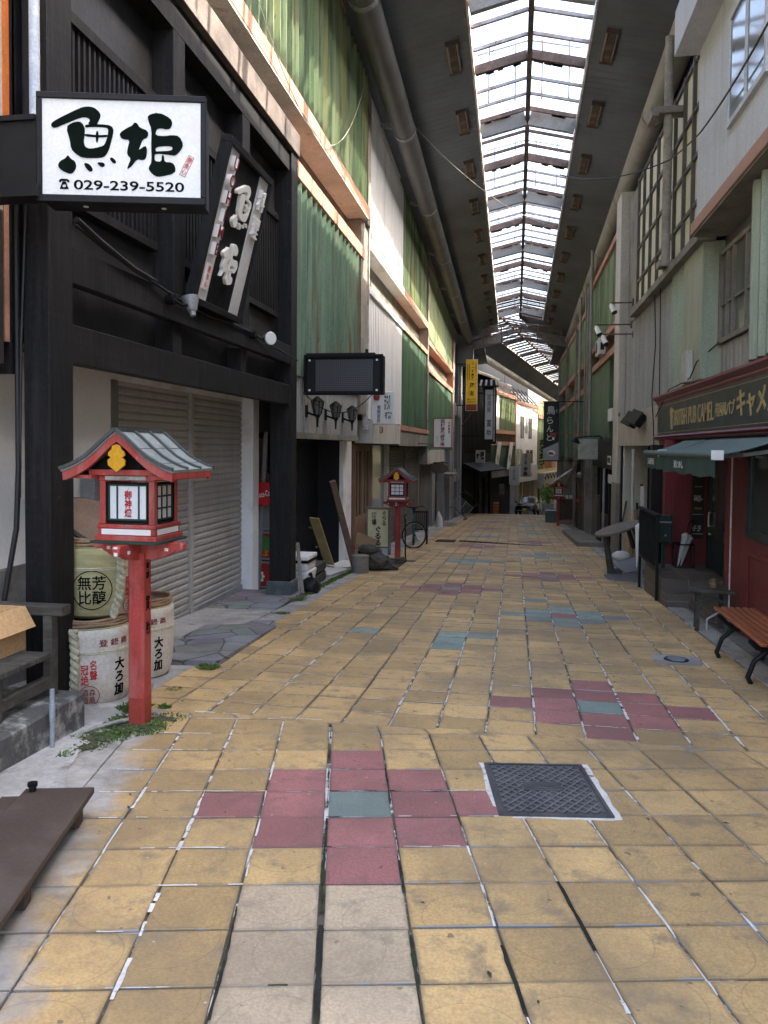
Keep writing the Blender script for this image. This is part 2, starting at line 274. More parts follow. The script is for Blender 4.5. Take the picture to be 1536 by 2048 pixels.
# ---------------------------------------------------------------- geometry helpers
class MB:
    def __init__(s, T=None): s.v = []; s.f = []; s.mi = []; s.T = T; s.uv = {}
    def add(s, vs, fs, mi=0):
        n = len(s.v)
        s.v += [tuple(s.T @ Vector(p)) if s.T is not None else tuple(p) for p in vs]
        s.f += [tuple(i+n for i in f) for f in fs]; s.mi += [mi]*len(fs); return s
    def box(s, x0, x1, y0, y1, z0, z1, mi=0):
        return s.add([(x0, y0, z0), (x1, y0, z0), (x1, y1, z0), (x0, y1, z0), (x0, y0, z1), (x1, y0, z1), (x1, y1, z1), (x0, y1, z1)],
                     [(3, 2, 1, 0), (4, 5, 6, 7), (0, 1, 5, 4), (1, 2, 6, 5), (2, 3, 7, 6), (3, 0, 4, 7)], mi)
    def bar(s, p0, p1, w, h=None, up=(0, 0, 1), mi=0):
        h = w if h is None else h; a = Vector(p0); b = Vector(p1); d = (b-a).normalized(); u = Vector(up)
        if abs(d.dot(u)) > .98: u = Vector((0, 1, 0)) if abs(d.y) < .9 else Vector((1, 0, 0))
        x = d.cross(u).normalized()*w/2; y = x.cross(d).normalized()*h/2
        return s.add([a-x-y, a+x-y, a+x+y, a-x+y, b-x-y, b+x-y, b+x+y, b-x+y],
                     [(3, 2, 1, 0), (4, 5, 6, 7), (0, 1, 5, 4), (1, 2, 6, 5), (2, 3, 7, 6), (3, 0, 4, 7)], mi)
    def tube(s, pts, r, n=8, mi=0, cap=True):
        P = [Vector(p) for p in pts]; rings = []; vs = []; fs = []
        rr = r if isinstance(r, (list, tuple)) else [r]*len(P)
        prev = None
        for i, p in enumerate(P):
            d = (P[min(i+1, len(P)-1)]-P[max(i-1, 0)]).normalized()
            if prev is None:
                u = Vector((0, 0, 1)) if abs(d.z) < .9 else Vector((1, 0, 0)); x = d.cross(u).normalized()
            else:
                x = (prev-d*prev.dot(d)).normalized()
            prev = x; y = d.cross(x)
            for k in range(n):
                a = 2*math.pi*k/n; vs.append(p+(x*math.cos(a)+y*math.sin(a))*rr[i])
        for i in range(len(P)-1):
            for k in range(n): fs.append((i*n+k, i*n+(k+1) % n, (i+1)*n+(k+1) % n, (i+1)*n+k))
        if cap: fs += [tuple(range(n-1, -1, -1)), tuple(range((len(P)-1)*n, len(P)*n))]
        return s.add(vs, fs, mi)
    def cyl(s, p0, p1, r0, r1=None, n=16, mi=0): return s.tube([p0, p1], [r0, r0 if r1 is None else r1], n, mi)
    def lathe(s, prof, c=(0, 0, 0), n=32, a0=0., a1=2*math.pi, mi=0):
        full = abs(a1-a0-2*math.pi) < 1e-6; m = n if full else n+1; vs = []; fs = []
        for r, z in prof:
            for k in range(m):
                a = a0+(a1-a0)*k/n; vs.append((c[0]+r*math.cos(a), c[1]+r*math.sin(a), c[2]+z))
        for i in range(len(prof)-1):
            for k in range(n):
                k2 = (k+1) % m if full else k+1
                fs.append((i*m+k, i*m+k2, (i+1)*m+k2, (i+1)*m+k))
        return s.add(vs, fs, mi)
    def ball(s, c, rx, ry=None, rz=None, n=12, mi=0):
        ry = rx if ry is None else ry; rz = rx if rz is None else rz; vs = []; fs = []; h = n//2
        for i in range(h+1):
            t = math.pi*i/h
            for k in range(n):
                a = 2*math.pi*k/n; vs.append((c[0]+rx*math.sin(t)*math.cos(a), c[1]+ry*math.sin(t)*math.sin(a), c[2]+rz*math.cos(t)))
        for i in range(h):
            for k in range(n): fs.append((i*n+k, (i+1)*n+k, (i+1)*n+(k+1) % n, i*n+(k+1) % n))
        return s.add(vs, fs, mi)
    def prism(s, poly, o, ux, uy, d0, d1, holes=(), mi=0):
        """polygon in the (ux,uy) frame at o, thick from d0 to d1 along ux x uy"""
        o = Vector(o); ux = Vector(ux); uy = Vector(uy); un = ux.cross(uy).normalized()
        loops = [list(poly)]+[list(h) for h in holes]
        flat = [p for l in loops for p in l]
        tris = tessellate_polygon([[Vector((p[0], p[1], 0)) for p in l] for l in loops])
        n = len(flat); vs = [o+ux*p[0]+uy*p[1]+un*d0 for p in flat]+[o+ux*p[0]+uy*p[1]+un*d1 for p in flat]; fs = []
        for t in tris:
            a, b, c = (flat[i] for i in t)
            if (b[0]-a[0])*(c[1]-a[1])-(b[1]-a[1])*(c[0]-a[0]) < 0: t = t[::-1]
            fs += [tuple(i+n for i in t), tuple(reversed(t))]
        k = 0
        for li, l in enumerate(loops):
            ar = sum(l[i][0]*l[(i+1) % len(l)][1]-l[(i+1) % len(l)][0]*l[i][1] for i in range(len(l)))
            pos = (ar > 0) == (li == 0)
            for i in range(len(l)):
                a = k+i; b = k+(i+1) % len(l)
                fs.append((a, b, b+n, a+n) if pos else (b, a, a+n, b+n))
            k += len(l)
        return s.add(vs, fs, mi)
    def text(s, body, w, h, o, ux, uy, d=.004, bold=0., mi=0, fn=None, line=1.0):
        """text fitted in w x h (either may be None), centred on o, its face d in front of o"""
        V, F = glyphs(body, bold, line)
        xs = [p[0] for p in V]; ys = [p[1] for p in V]; cx = (min(xs)+max(xs))/2; cy = (min(ys)+max(ys))/2; W_ = max(xs)-min(xs); H_ = max(ys)-min(ys)
        sx = w/W_ if w else h/H_; sy = h/H_ if h else w/W_
        o = Vector(o); ux = Vector(ux); uy = Vector(uy); un = ux.cross(uy).normalized(); vs = []
        for x, y, z in V:
            a = (x-cx)*sx; b = (y-cy)*sy; c = (z+.5)*d
            vs.append(fn(a, b, c) if fn else o+ux*a+uy*b+un*c)
        return s.add(vs, F, mi)
    def ribs(s, y0, y1, z0, z1, x, pitch, depth, side=1, mi=0, sharp=.12, axis=None):
        """vertical saw-tooth sheet along y at x; side=+1 faces +x (left facades), -1 faces -x"""
        n = max(1, round((y1-y0)/pitch)); p = (y1-y0)/n; ps = []
        for i in range(n):
            ps += [(y0+i*p, 0), (y0+i*p+p*sharp, depth), (y0+i*p+p*(1-sharp)*.98, depth*.45)]
        ps.append((y1, 0)); vs = []; fs = []
        for y, dd in ps:
            vs += [(x+side*dd, y, z0), (x+side*dd, y, z1)]
        for i in range(len(ps)-1):
            a = 2*i; f = (a, a+2, a+3, a+1); fs.append(f if side > 0 else f[::-1])
        m = len(vs)
        vs += [(x-side*.03, y0, z0), (x-side*.03, y0, z1), (x-side*.03, y1, z0), (x-side*.03, y1, z1)]
        fs += [(m, m+1, 1, 0), (2*len(ps)-2, 2*len(ps)-1, m+3, m+2)]
        top = [2*i+1 for i in range(len(ps))]; bot = [2*i for i in range(len(ps))]
        fs += [tuple(top+[m+3, m+1]), tuple(bot+[m+2, m])]
        return s.add(vs, fs, mi)
    def build(s, name, mats, parent=None, bevel=0, smooth=False, kind=None, label=None, cat=None, group=None, seg=1, weld=False):
        if not isinstance(mats, (list, tuple)): mats = [mats]
        if parent is not None:
            w = worldloc(parent); off = w
        else:
            xs, ys, zs = zip(*s.v); off = Vector(((min(xs)+max(xs))/2, (min(ys)+max(ys))/2, min(zs)))
            if kind: off = Vector((0, 0, 0))
        me = bpy.data.meshes.new(name)
        me.from_pydata([(p[0]-off.x, p[1]-off.y, p[2]-off.z) for p in s.v], [], s.f)
        for m in mats: me.materials.append(m)
        if len(mats) > 1:
            me.polygons.foreach_set('material_index', s.mi)
        if smooth:
            me.polygons.foreach_set('use_smooth', [True]*len(s.f))
            try: me.set_sharp_from_angle(angle=R(38))
            except Exception: pass
        me.update()
        o = bpy.data.objects.new(name, me); COL.objects.link(o)
        if parent is not None: o.parent = parent
        else: o.location = off
        if bevel:
            b = o.modifiers.new('bevel', 'BEVEL'); b.width = bevel; b.segments = seg; b.limit_method = 'ANGLE'; b.angle_limit = R(40)
        if kind: o['kind'] = kind
        if label: o['label'] = label
        if cat: o['category'] = cat
        if group: o['group'] = group
        return o
def worldloc(o):
    w = Vector((0, 0, 0))
    while o is not None: w = w+o.location; o = o.parent
    return w
_G = {}
def glyphs(body, bold, line):
    k = (body, bold, line)
    if k not in _G:
        c = bpy.data.curves.new('t', 'FONT'); c.body = body; c.extrude = .5; c.offset = bold; c.align_x = 'CENTER'; c.space_line = line; c.resolution_u = 4
        o = bpy.data.objects.new('t', c); COL.objects.link(o)
        dg = bpy.context.evaluated_depsgraph_get(); me = o.evaluated_get(dg).to_mesh()
        _G[k] = ([tuple(v.co) for v in me.vertices], [tuple(p.vertices) for p in me.polygons])
        bpy.data.objects.remove(o); bpy.data.curves.remove(c)
    return _G[k]
def thing(name, label, cat, loc=(0, 0, 0), group=None):
    o = bpy.data.objects.new(name, None); COL.objects.link(o); o.location = loc; o.empty_display_size = .2
    o['label'] = label; o['category'] = cat
    if group: o['group'] = group
    return o
def kids(o): return [c for c in bpy.data.objects if c.parent == o]
def dup(o, parent=None, loc=None, rz=None, label=None):
    c = o.copy(); COL.objects.link(c)
    if parent is not None: c.parent = parent
    if loc is not None: c.location = loc
    if rz is not None: c.rotation_euler.z = rz
    if label: c['label'] = label
    for ch in kids(o): dup(ch, c)
    return c
def gz(y):
    if y < -3: return .156
    if y < 48: return -.052*y
    if y < 70: return -2.496-.09*(y-48)
    return -4.476
X_, Y_, Z_ = Vector((1, 0, 0)), Vector((0, 1, 0)), Vector((0, 0, 1))
NX = -X_; NY = -Y_
# frame for things that face the camera side (-y): ux=+x, uy=+z, normal -y ; facing +x: ux=+y, uy=+z ; facing -x: ux=-y, uy=+z
FISH = {  # brush strokes of the two characters, traced as ink outlines (x right, y down)
 'a': [[(280,648),(300,630),(420,567),(455,559),(487,563),(512,583),(520,603),(502,640),(497,655),(455,645),(470,625),(455,612),(425,612),(360,640),(300,668),(284,664)],
       [(352,662),(380,640),(420,632),(437,650),(442,670),(440,700),(436,735),(446,757),(470,764),(520,752),(538,742),(552,700),(556,665),(540,657),(470,657),(445,662),(442,650),(470,644),(555,644),(580,658),(578,690),(565,740),(556,770),(540,795),(520,806),(430,809),(398,790),(375,765),(372,730)],
       [(440,691),(500,697),(556,693),(556,703),(500,707),(440,703)], [(496,680),(505,675),(509,700),(504,728),(499,736),(494,716)],
       [(360,795),(375,815),(395,825),(401,855),(386,880),(370,888),(330,872),(311,852),(320,828),(350,812)],
       [(435,832),(460,835),(475,850),(480,868),(468,875),(450,863)], [(499,830),(515,827),(536,830),(538,845),(520,852)], [(560,810),(571,800),(590,815),(592,829),(579,832)]],
 'b': [[(610,682),(650,655),(672,645),(680,630),(695,633),(707,655),(748,668),(746,700),(720,710),(708,745),(700,765),(735,738),(743,760),(738,800),(722,812),(692,806),(668,842),(645,858),(650,840),(665,805),(645,787),(648,755),(660,715),(625,712),(612,700)]],
 'c': [[(745,592),(800,577),(858,605),(866,632),(850,660),(800,652),(785,665),(783,690),(830,692),(865,685),(900,690),(919,730),(905,760),(880,785),(860,783),(780,775),(778,800),(782,815),(812,817),(814,784),(824,784),(826,818),(865,818),(880,840),(878,870),(810,889),(780,888),(752,862),(750,845),(765,820),(762,740),(765,660),(748,620)]],
}
FISH_HOLE = [(784,745),(840,738),(868,743),(862,762),(800,766),(784,768)]
def smoothp(p):
    q = []
    for i in range(len(p)):
        a = Vector(p[i]); b = Vector(p[(i+1) % len(p)]); q += [tuple(a*.75+b*.25), tuple(a*.25+b*.75)]
    return q
def fish(mb, which, o, ux, uy, sc, cx, cy, d0, d1, mi=0):
    for k in which:
        for p in FISH[k]:
            f = lambda P: [((x-cx)*sc, -(y-cy)*sc) for x, y in P]
            mb.prism(f(smoothp(p)), o, ux, uy, d0, d1, [f(smoothp(FISH_HOLE))] if k == 'c' else (), mi)

# ================================================================= the setting: ground, paving, pavements
def strip(name, mat, x0, x1, ys, dz, kind='structure', nx=1, xf=None):
    mb = MB(); vs = []; fs = []
    for y in ys:
        a, b = xf(y) if xf else (x0, x1)
        for i in range(nx+1): vs.append((a+(b-a)*i/nx, y, gz(y)+dz))
    m = nx+1
    for j in range(len(ys)-1):
        for i in range(nx): fs.append((j*m+i, j*m+i+1, (j+1)*m+i+1, (j+1)*m+i))
    mb.add(vs, fs); return mb.build(name, mat, kind=kind)
YS = [-3+i*1.5 for i in range(49)]
strip('ground', m_concd, -300, 300, [-300, -3, 48, 70, 1500], -.03)
strip('paving_joint', m_joint, -2.62, 2.03, [-3]+[i*1.0 for i in range(-2, 60)], .002)
def kerb_sheet(name, mat, x0, x1, y0, y1, dz, L=1.2, gap=.008, th=.05):
    mb = MB(); y = y0
    while y < y1-.05:
        e = min(y+L*random.uniform(.8, 1.15), y1); t = random.uniform(-.004, .004)
        a0 = gz(y+gap)+dz+t; a1 = gz(e)+dz+t
        mb.add([(x0, y+gap, a0), (x1, y+gap, a0), (x1, e, a1), (x0, e, a1), (x0, y+gap, a0-th), (x1, y+gap, a0-th), (x1, e, a1-th), (x0, e, a1-th)],
               [(0, 1, 2, 3), (4, 5, 1, 0), (5, 6, 2, 1), (6, 7, 3, 2), (7, 4, 0, 3)]); y = e
    return mb.build(name, mat, kind='structure')
kerb_sheet('kerb', m_conc, -2.86, -2.62, 4.9, 48, .014)
kerb_sheet('pavement', m_conc, -4.6, -2.88, -3, 48, .008, 1.6)
kerb_sheet('kerb', m_conc, 2.03, 2.24, -3, 48, .012, 1.0)
kerb_sheet('pavement', m_concd, 2.25, 4.6, -3, 48, .008, 1.8)

TMB = MB(); TU = []; TR = []
def tile(c, ux, uy, hs, mi, clip=None):
    """one paving tile, slightly tilted, with a chamfered rim"""
    g = random.uniform(.003, .0062) if clip else random.uniform(.004, .008); h = hs-g; r = random.random()
    j = lambda: random.uniform(-.0018, .0018)
    cx, cy = c[0]+j(), c[1]+j()
    tx, ty, dz = random.uniform(-.010, .010), random.uniform(-.013, .013), random.uniform(-.0015, .0022)
    corners = [(-h, -h), (h, -h), (h, h), (-h, h)]
    top = [(a*.985, b*.985) for a, b in corners]; low = corners
    def P(a, b, z): 
        x = cx+ux[0]*a+uy[0]*b; y = cy+ux[1]*a+uy[1]*b
        if clip: y = min(y, clip)
        return (x, y, gz(y)+z+tx*a+ty*b+dz)
    n = len(TMB.v)
    TMB.v += [P(a, b, .012) for a, b in top]+[P(a, b, .009) for a, b in low]+[P(a, b, -.01) for a, b in low]
    fs = [(0, 1, 2, 3)]+[(4+i, 4+(i+1) % 4, (i+1) % 4, i) for i in range(4)]+[(8+i, 8+(i+1) % 4, 4+(i+1) % 4, 4+i) for i in range(4)]
    TMB.f += [tuple(i+n for i in f) for f in fs]; TMB.mi += [mi]*9
    TU.append(1); TR.append(r)
def diamond(ci, cj, a, b):
    d = {}
    for i in range(-2, 3):
        for k in range(-2, 3):
            if abs(i)+abs(k) <= 2: d[(ci+i, cj+k)] = a
    d[(ci, cj)] = b; return d
P_ = .31
far = {}
for (x, y, a, b) in [(.62, 5.646, 1, 2), (.62, 9.68, 2, 1), (-.93, 12.0, 1, 2), (.62, 13.98, 1, 2), (-.93, 16.36, 2, 2), (.62, 18.3, 2, 2), (-.93, 20.85, 1, 2), (.62, 23.0, 1, 2), (-.93, 25.2, 2, 1), (.62, 27.6, 2, 2), (-.93, 30, 1, 2), (.62, 33, 2, 1), (-.93, 36, 1, 2)]:
    far.update(diamond(round(x/P_), round((y-5.646)/P_), a, b))
ci, cj = round(-.62/P_), round((7.8-5.646)/P_)
for k in ((0, 0), (0, -1), (0, 1), (1, 1), (-3, 1)): far[(ci+k[0], cj+k[1])] = 2
far[(1, round((10.9-5.646)/P_))] = 2
random.seed(11)
DRAIN_Y = 21.75
for jy in range(-2, 140):
    y = 5.646+jy*P_
    for ix in range(-8, 7):
        x = ix*P_
        mi = far.get((ix, jy), 0)
        if y > 14 and mi == 0 and random.random() < .03: mi = 3
        tile((x, y), (1, 0), (0, 1), P_/2, mi)
an = R(12.5); ux = (math.cos(an), math.sin(an)); uy = (-math.sin(an), math.cos(an)); Q_ = .305
near = diamond(0, 0, 1, 2)
for i in range(-11, 13):
    for k in range(-24, 8):
        cx = -.722+ux[0]*i*Q_+uy[0]*k*Q_; cy = 3.65+ux[1]*i*Q_+uy[1]*k*Q_
        if cy > 4.90+.12 or cx < -2.6 or cx > 2.0 or cy < -2.9: continue
        mi = near.get((i, k), 0)
        if k <= -3 and i in (-1, 0): mi = 3
        if i == 5 and k == -5: mi = 2
        tile((cx+(.006 if i >= 0 else -.006), cy), ux, uy, Q_/2, mi, clip=4.915)
po = TMB.build('paving', [m_yel, m_redt, m_teal, m_beige], kind='structure')
me = po.data
ul = me.uv_layers.new(name='UVMap'); at = me.attributes.new('rnd', 'FLOAT', 'FACE')
rv = []; uvs = [0.0]*(len(me.loops)*2); li = 0
sq = [(0, 0), (1, 0), (1, 1), (0, 1)]
for t in range(len(TR)):
    rv += [TR[t]]*9
    for q, (a, b) in enumerate(sq): uvs[2*(li+q)] = a; uvs[2*(li+q)+1] = b
    li += 36
at.data.foreach_set('value', rv); ul.data.foreach_set('uv', uvs)
# concrete smeared over the tiles along the near left edge
def sheet(name, mat, poly, dz, sub=1, **kw):
    mb = MB(); tr = tessellate_polygon([[Vector((x, y, 0)) for x, y in poly]])
    fs = []
    for t in tr:
        a, b, c = (poly[i] for i in t)
        if (b[0]-a[0])*(c[1]-a[1])-(b[1]-a[1])*(c[0]-a[0]) < 0: t = t[::-1]
        fs.append(tuple(t))
    mb.add([(x, y, gz(y)+dz) for x, y in poly], fs); return mb.build(name, mat, kind='structure', **kw)
def rough(poly, amp, n):
    q = []
    for i in range(len(poly)):
        a = Vector(poly[i]); b = Vector(poly[(i+1) % len(poly)])
        for k in range(n):
            p = a.lerp(b, k/n); q.append((p.x+random.uniform(-amp, amp), p.y+random.uniform(-amp, amp)))
    return q
edge = [(-1.62, -2.5), (-1.60, .6), (-1.66, 1.6), (-1.70, 2.05), (-1.74, 2.35), (-1.80, 2.6), (-1.86, 2.85), (-1.95, 3.1), (-2.06, 3.3), (-2.18, 3.5), (-2.30, 3.75), (-2.38, 3.95), (-2.43, 4.35), (-2.48, 4.7), (-2.62, 4.95)]
pts = []
for i in range(len(edge)-1):
    a = Vector(edge[i]); b = Vector(edge[i+1]); n = max(2, int((b-a).length/.05))
    for k in range(n):
        p = a.lerp(b, k/n); pts.append((p.x+random.uniform(-.022, .022), p.y+random.uniform(-.012, .012)))
pts += [(-2.62, 4.95), (-3.4, 4.95), (-3.4, -2.5)]
sheet('pavement', m_concl, pts, .019)
sheet('pavement', m_conc, rough([(1.27, 7.2), (1.68, 7.17), (1.70, 7.58), (1.29, 7.62)], .012, 8), .0145)
# white grout lines laid over the near-left joints, and the strip where the two pavings meet
gl = MB(); random.seed(5)
def grout(p0, p1, w, br=.34):
    a = Vector(p0); b = Vector(p1); n = max(2, int((b-a).length/.028)); d = (b-a).normalized(); nn = Vector((-d.y, d.x))
    on = True; prev = None; ww = w*.7; off = 0.
    for k in range(n+1):
        p = a.lerp(b, k/n); ww = max(w*.12, min(w*1.05, ww+random.uniform(-.38, .38)*w)); off = max(-.0035, min(.0035, off+random.uniform(-.002, .002)))
        if random.random() < br: on = not on if random.random() < .55 else on
        l = p+nn*(ww/2+off); r = p-nn*(ww/2-off); cur = ((l.x, l.y, gz(l.y)+.0155), (r.x, r.y, gz(r.y)+.0155))
        if prev and (on or br == 0): gl.add([prev[0], cur[0], cur[1], prev[1]], [(3, 2, 1, 0)])
        prev = cur
def G_(i, k): return (-.722+ux[0]*i*Q_+uy[0]*k*Q_, 3.65+ux[1]*i*Q_+uy[1]*k*Q_)
for (i, k0, k1, w) in [(-2.5, -7, 4.0, .017), (-3.5, -1, 3.6, .016), (-1.5, -2.5, 4.2, .011), (1.5, -9, -5, .013), (1.5, -3.5, -1.5, .010), (2.5, -8, -4, .014), (3.5, -7, 0, .010), (4.5, -6, 1, .012), (5.5, -3, -1.5, .009), (.5, -2, -1, .012), (2.5, -2.5, 2, .007)]:
    k = k0
    while k < k1:
        e = min(k1, k+random.uniform(.5, 2.2)); grout(G_(i, k), G_(i, e), w); k = e+random.choice((0, 0, .05, .4))
for k in range(-8, 5):
    grout(G_(-4.2+max(0, -k)*.3, k+.5), G_(-1.5-random.choice((0, 0, 1)), k+.5), .010)
    if random.random() < .55: grout(G_(.6, k+.5), G_(random.choice((1.5, 2.5)), k+.5), .007)
for i in (-7.5, -6.5, -5.5, -2.5, -1.5, -.5, .5, 1.5, 2.5, 3.5, 4.5, 5.5):
    y = 4.95; x = P_*i
    dens = .9 if i > -2 or i < -5 else .4
    while y < 22:
        e = y+random.uniform(.2, 1.3)
        if random.random() < dens: grout((x, y), (x, e), random.uniform(.011, .021))
        y = e+random.uniform(0, .15)
for jy in range(-2, 48):
    y = 5.646+(jy+.5)*P_
    for _ in range(3):
        a = random.choice((-8, -7.5, -6, -2, 0, 2, 4)); grout((a*P_, y), ((a+random.choice((1, 1, 1.6)))*P_, y), .008)
for jy in range(-2, 60):
    y = 5.646+(jy+.5)*P_
    grout((-2.55, y), (1.95, y), .0075, .5)
grout((-2.1, 4.915), (-1.5, 4.915), .022); grout((-1.5, 4.91), (1.2, 4.92), .008)
gl.build('grout', m_whitep, kind='structure')
dk = MB(); gl2 = gl; gl = dk
for (i, k0, k1, w) in [(-.5, -9, -2.5, .022), (-.5, -2.5, 4, .016), (.5, -9, 4, .017), (-1.5, -5, -3, .012), (1.5, -5, -3.4, .016), (2.5, -4, -2.5, .016), (3.5, -9, -7, .014)]: grout(G_(i, k0), G_(i, k1), w*.9, .16)
for i, k0, k1 in ((-1.0, 0, 1), (.0, 1, 2)): grout(G_(-.5, k0+i*0+.5), G_(.5, k0+.5), .012)
grout(G_(-.5, -1.5), G_(.5, -1.5), .016); grout(G_(-.5, -.5), G_(.5, -.5), .012); grout(G_(-1.5, -4.5), G_(-.5, -4.5), .010); grout(G_(.5, .5), G_(1.5, .5), .014)
dk.build('grout', M('black joint', (.018, .018, .014), .95, .5, 9, .3, dirt=(.05, .07, .02), dscale=5, dthr=.6), kind='structure')

# manhole cover
m_manh = M('cast iron', (.075, .075, .080), .6, .25, 5, .3, 60, metal=.2, dirt=(.12, .115, .11), dscale=6, dthr=.58)
m_manl = M('worn cast iron', (.15, .148, .15), .5, .25, 5, .2, 60, metal=.2)
ma = R(8); mx = Vector((math.cos(ma), math.sin(ma), 0)); my = Vector((-math.sin(ma), math.cos(ma), -.052)).normalized()
mo = Vector((.17, 4.02, gz(4.02)+.012))
hw, hh = .27, .345
MT = Matrix(((mx.x, my.x, 0, mo.x), (mx.y, my.y, 0, mo.y), (mx.z, my.z, 1, mo.z), (0, 0, 0, 1)))
t = thing('manhole_cover', 'square cast iron manhole cover with a diamond grid in the yellow paving', 'manhole cover', mo)
mb = MB(MT); mb.box(-hw, hw, -hh, hh, -.02, .006); base = mb.build('cover_plate', m_manh, t)
mb = MB(MT)
for a in (-1, 1):
    mb.box(a*hw-.018 if a > 0 else -hw, hw if a > 0 else -hw+.018, -hh, hh, .006, .013)
    mb.box(-hw+.018, hw-.018, a*hh-.018 if a > 0 else -hh, hh if a > 0 else -hh+.018, .006, .013)
mb.build('rim', m_manh, t)
mb = MB(MT); st = .052; iw, ih = hw-.035, hh-.04
k = -iw-2*ih
while k < iw+2*ih:
    for sgn in (1, -1):
        # line x = k + sgn*y*.8
        pts_ = []
        for yy in (-ih, ih):
            pts_.append((k+sgn*(yy+ih)*.8*1, yy))
        (xa, ya), (xb, yb) = pts_
        def cut(x): return ya+(x-xa)/(xb-xa)*(yb-ya)
        if xa > xb: xa, ya, xb, yb = xb, yb, xa, ya
        lo, hi = max(xa, -iw), min(xb, iw)
        if hi-lo > .02:
            y0_ = ya+(lo-xa)/(xb-xa)*(yb-ya); y1_ = ya+(hi-xa)/(xb-xa)*(yb-ya)
            mb.bar((lo, y0_, .008+.0006*(sgn+1)), (hi, y1_, .008+.0006*(sgn+1)), .010, .008)
    k += st
mb.build('diamond_grid', m_manl, t)
mb = MB(MT); mb.box(-.10, .09, -.05, .06, .006, .0165); mb.box(-.085, .075, -.035, .045, .0165, .019); mb.box(.0, .035, -.012, .012, .019, .022); mb.build('centre_plate', m_manh, t)
mb = MB(MT)
ring = [(-hw-.022, -hh-.012), (hw+.035, -hh-.014), (hw+.035, hh+.022), (-hw-.022, hh+.028)]
mb.prism(rough(ring, .008, 9), (0, 0, 0), (1, 0, 0), (0, 1, 0), -.012, .0035, [[(-hw, -hh), (-hw, hh), (hw, hh), (hw, -hh)]]); mb.build('mortar_surround', m_whitep, t)
# round valve lid, drain grate and channel drain
t = thing('valve_lid', 'small round iron lid set in a grey patch of the paving', 'drain lid', (1.48, 7.4, gz(7.4)+.018))
mb = MB(); mb.lathe([(0, .006), (.10, .006), (.11, .0)], (1.48, 7.4, gz(7.4)+.02), 24); mb.build('lid', m_blackm, t)
mb = MB()
for k in range(-3, 4): mb.box(1.48-.085+abs(k)*.012, 1.48+.085-abs(k)*.012, 7.4+k*.027-.006, 7.4+k*.027+.006, gz(7.4)+.026, gz(7.4)+.031)
mb.build('grip_bars', m_steel, t)
t = thing('drain_grate', 'dark drain grate in the paving left of the channel drain', 'drain', (-1.9, 22.4, gz(22.4)+.01))
mb = MB()
mb.box(-2.2, -1.65, 22.0, 22.06, gz(22)+.012, gz(22)+.03); mb.box(-2.2, -1.65, 22.7, 22.76, gz(22.7)+.012, gz(22.7)+.03)
for k in range(12): mb.bar((-2.18+k*.047, 22.06, gz(22)+.02), (-2.18+k*.047, 22.7, gz(22.7)+.02), .02, .02)
mb.build('grate', m_blackm, t)
t = thing('channel_drain', 'long dark channel drain crossing the street', 'drain', (.3, 21.7, gz(21.7)))
mb = MB()
for k in range(24): 
    x0 = -1.52+k*.152; mb.bar((x0, 22.33-(x0+1.5)*.31, gz(22)+.02), (x0+.14, 22.33-(x0+1.64)*.31, gz(21.9)+.02), .17, .02)
mb.build('grate', m_blackm, t)
# ================================================================= LEFT: black timber shop
t = thing('timber_shop', 'black timber fronted shop with grey roller shutters behind the red shrine lantern', 'building', (-3.4, 7.4, gz(7.4)))
mb = MB()
mb.box(-3.4, -3.2, 4.6, 10.42, 2.36, 5.46)                       # upper plaster wall behind the frame
mb.box(-3.82, -3.4, 4.6, 10.42, 2.25, 5.46)
mb.box(-8, -3.84, 4.6, 10.42, -.6, 6.0)
mb.build('wall', m_blackp, t)
mb = MB(); mb.box(-3.06, -2.97, 4.9, 10.12, 2.64, 2.885); mb.build('beam', m_blackw, t, bevel=.006)
mb = MB(); mb.box(-3.08, -2.985, 4.9, 10.12, 2.10, 2.365); mb.build('beam', m_blackw, t, bevel=.006)
mb = MB(); mb.box(-3.2, -2.93, 4.2, 10.4, 5.46, 5.75); mb.build('beam', M('worn timber edge', (.17, .135, .115), .7, .4, 2, .3, 40, dirt=(.04, .035, .035), dscale=1.2, dthr=.52), t, bevel=.006)
mb = MB(); mb.box(-3.2, -3.0, 4.6, 10.4, 5.2, 5.455); mb.build('beam', m_blackw, t)
for y0, y1, z0 in ((4.62, 4.9, -.3), (10.12, 10.40, -.28)):
    mb = MB(); mb.box(-3.15 if y0 < 6 else -3.26, -2.965, y0, y1, z0, 5.46); mb.build('post', m_blackw, t, bevel=.008)
for y0, y1 in ((6.56, 6.80), (8.32, 8.56)):
    mb = MB(); mb.box(-3.2, -3.0, y0, y1, 2.885, 5.2); mb.build('post', m_blackw, t, bevel=.006)
    mb = MB(); mb.box(-3.2, -3.03, y0+.04, y1-.02, 2.365, 2.64); mb.build('post', m_blackw, t)
mb = MB(); mb.box(-3.29, -2.94, 10.09, 10.43, gz(10.3)-.1, -.28); mb.build('post_base', M('patinated base', (.075, .095, .10), .6, .3, 4, .2, dirt=(.13, .15, .15), dscale=4, dthr=.6), t, bevel=.01)
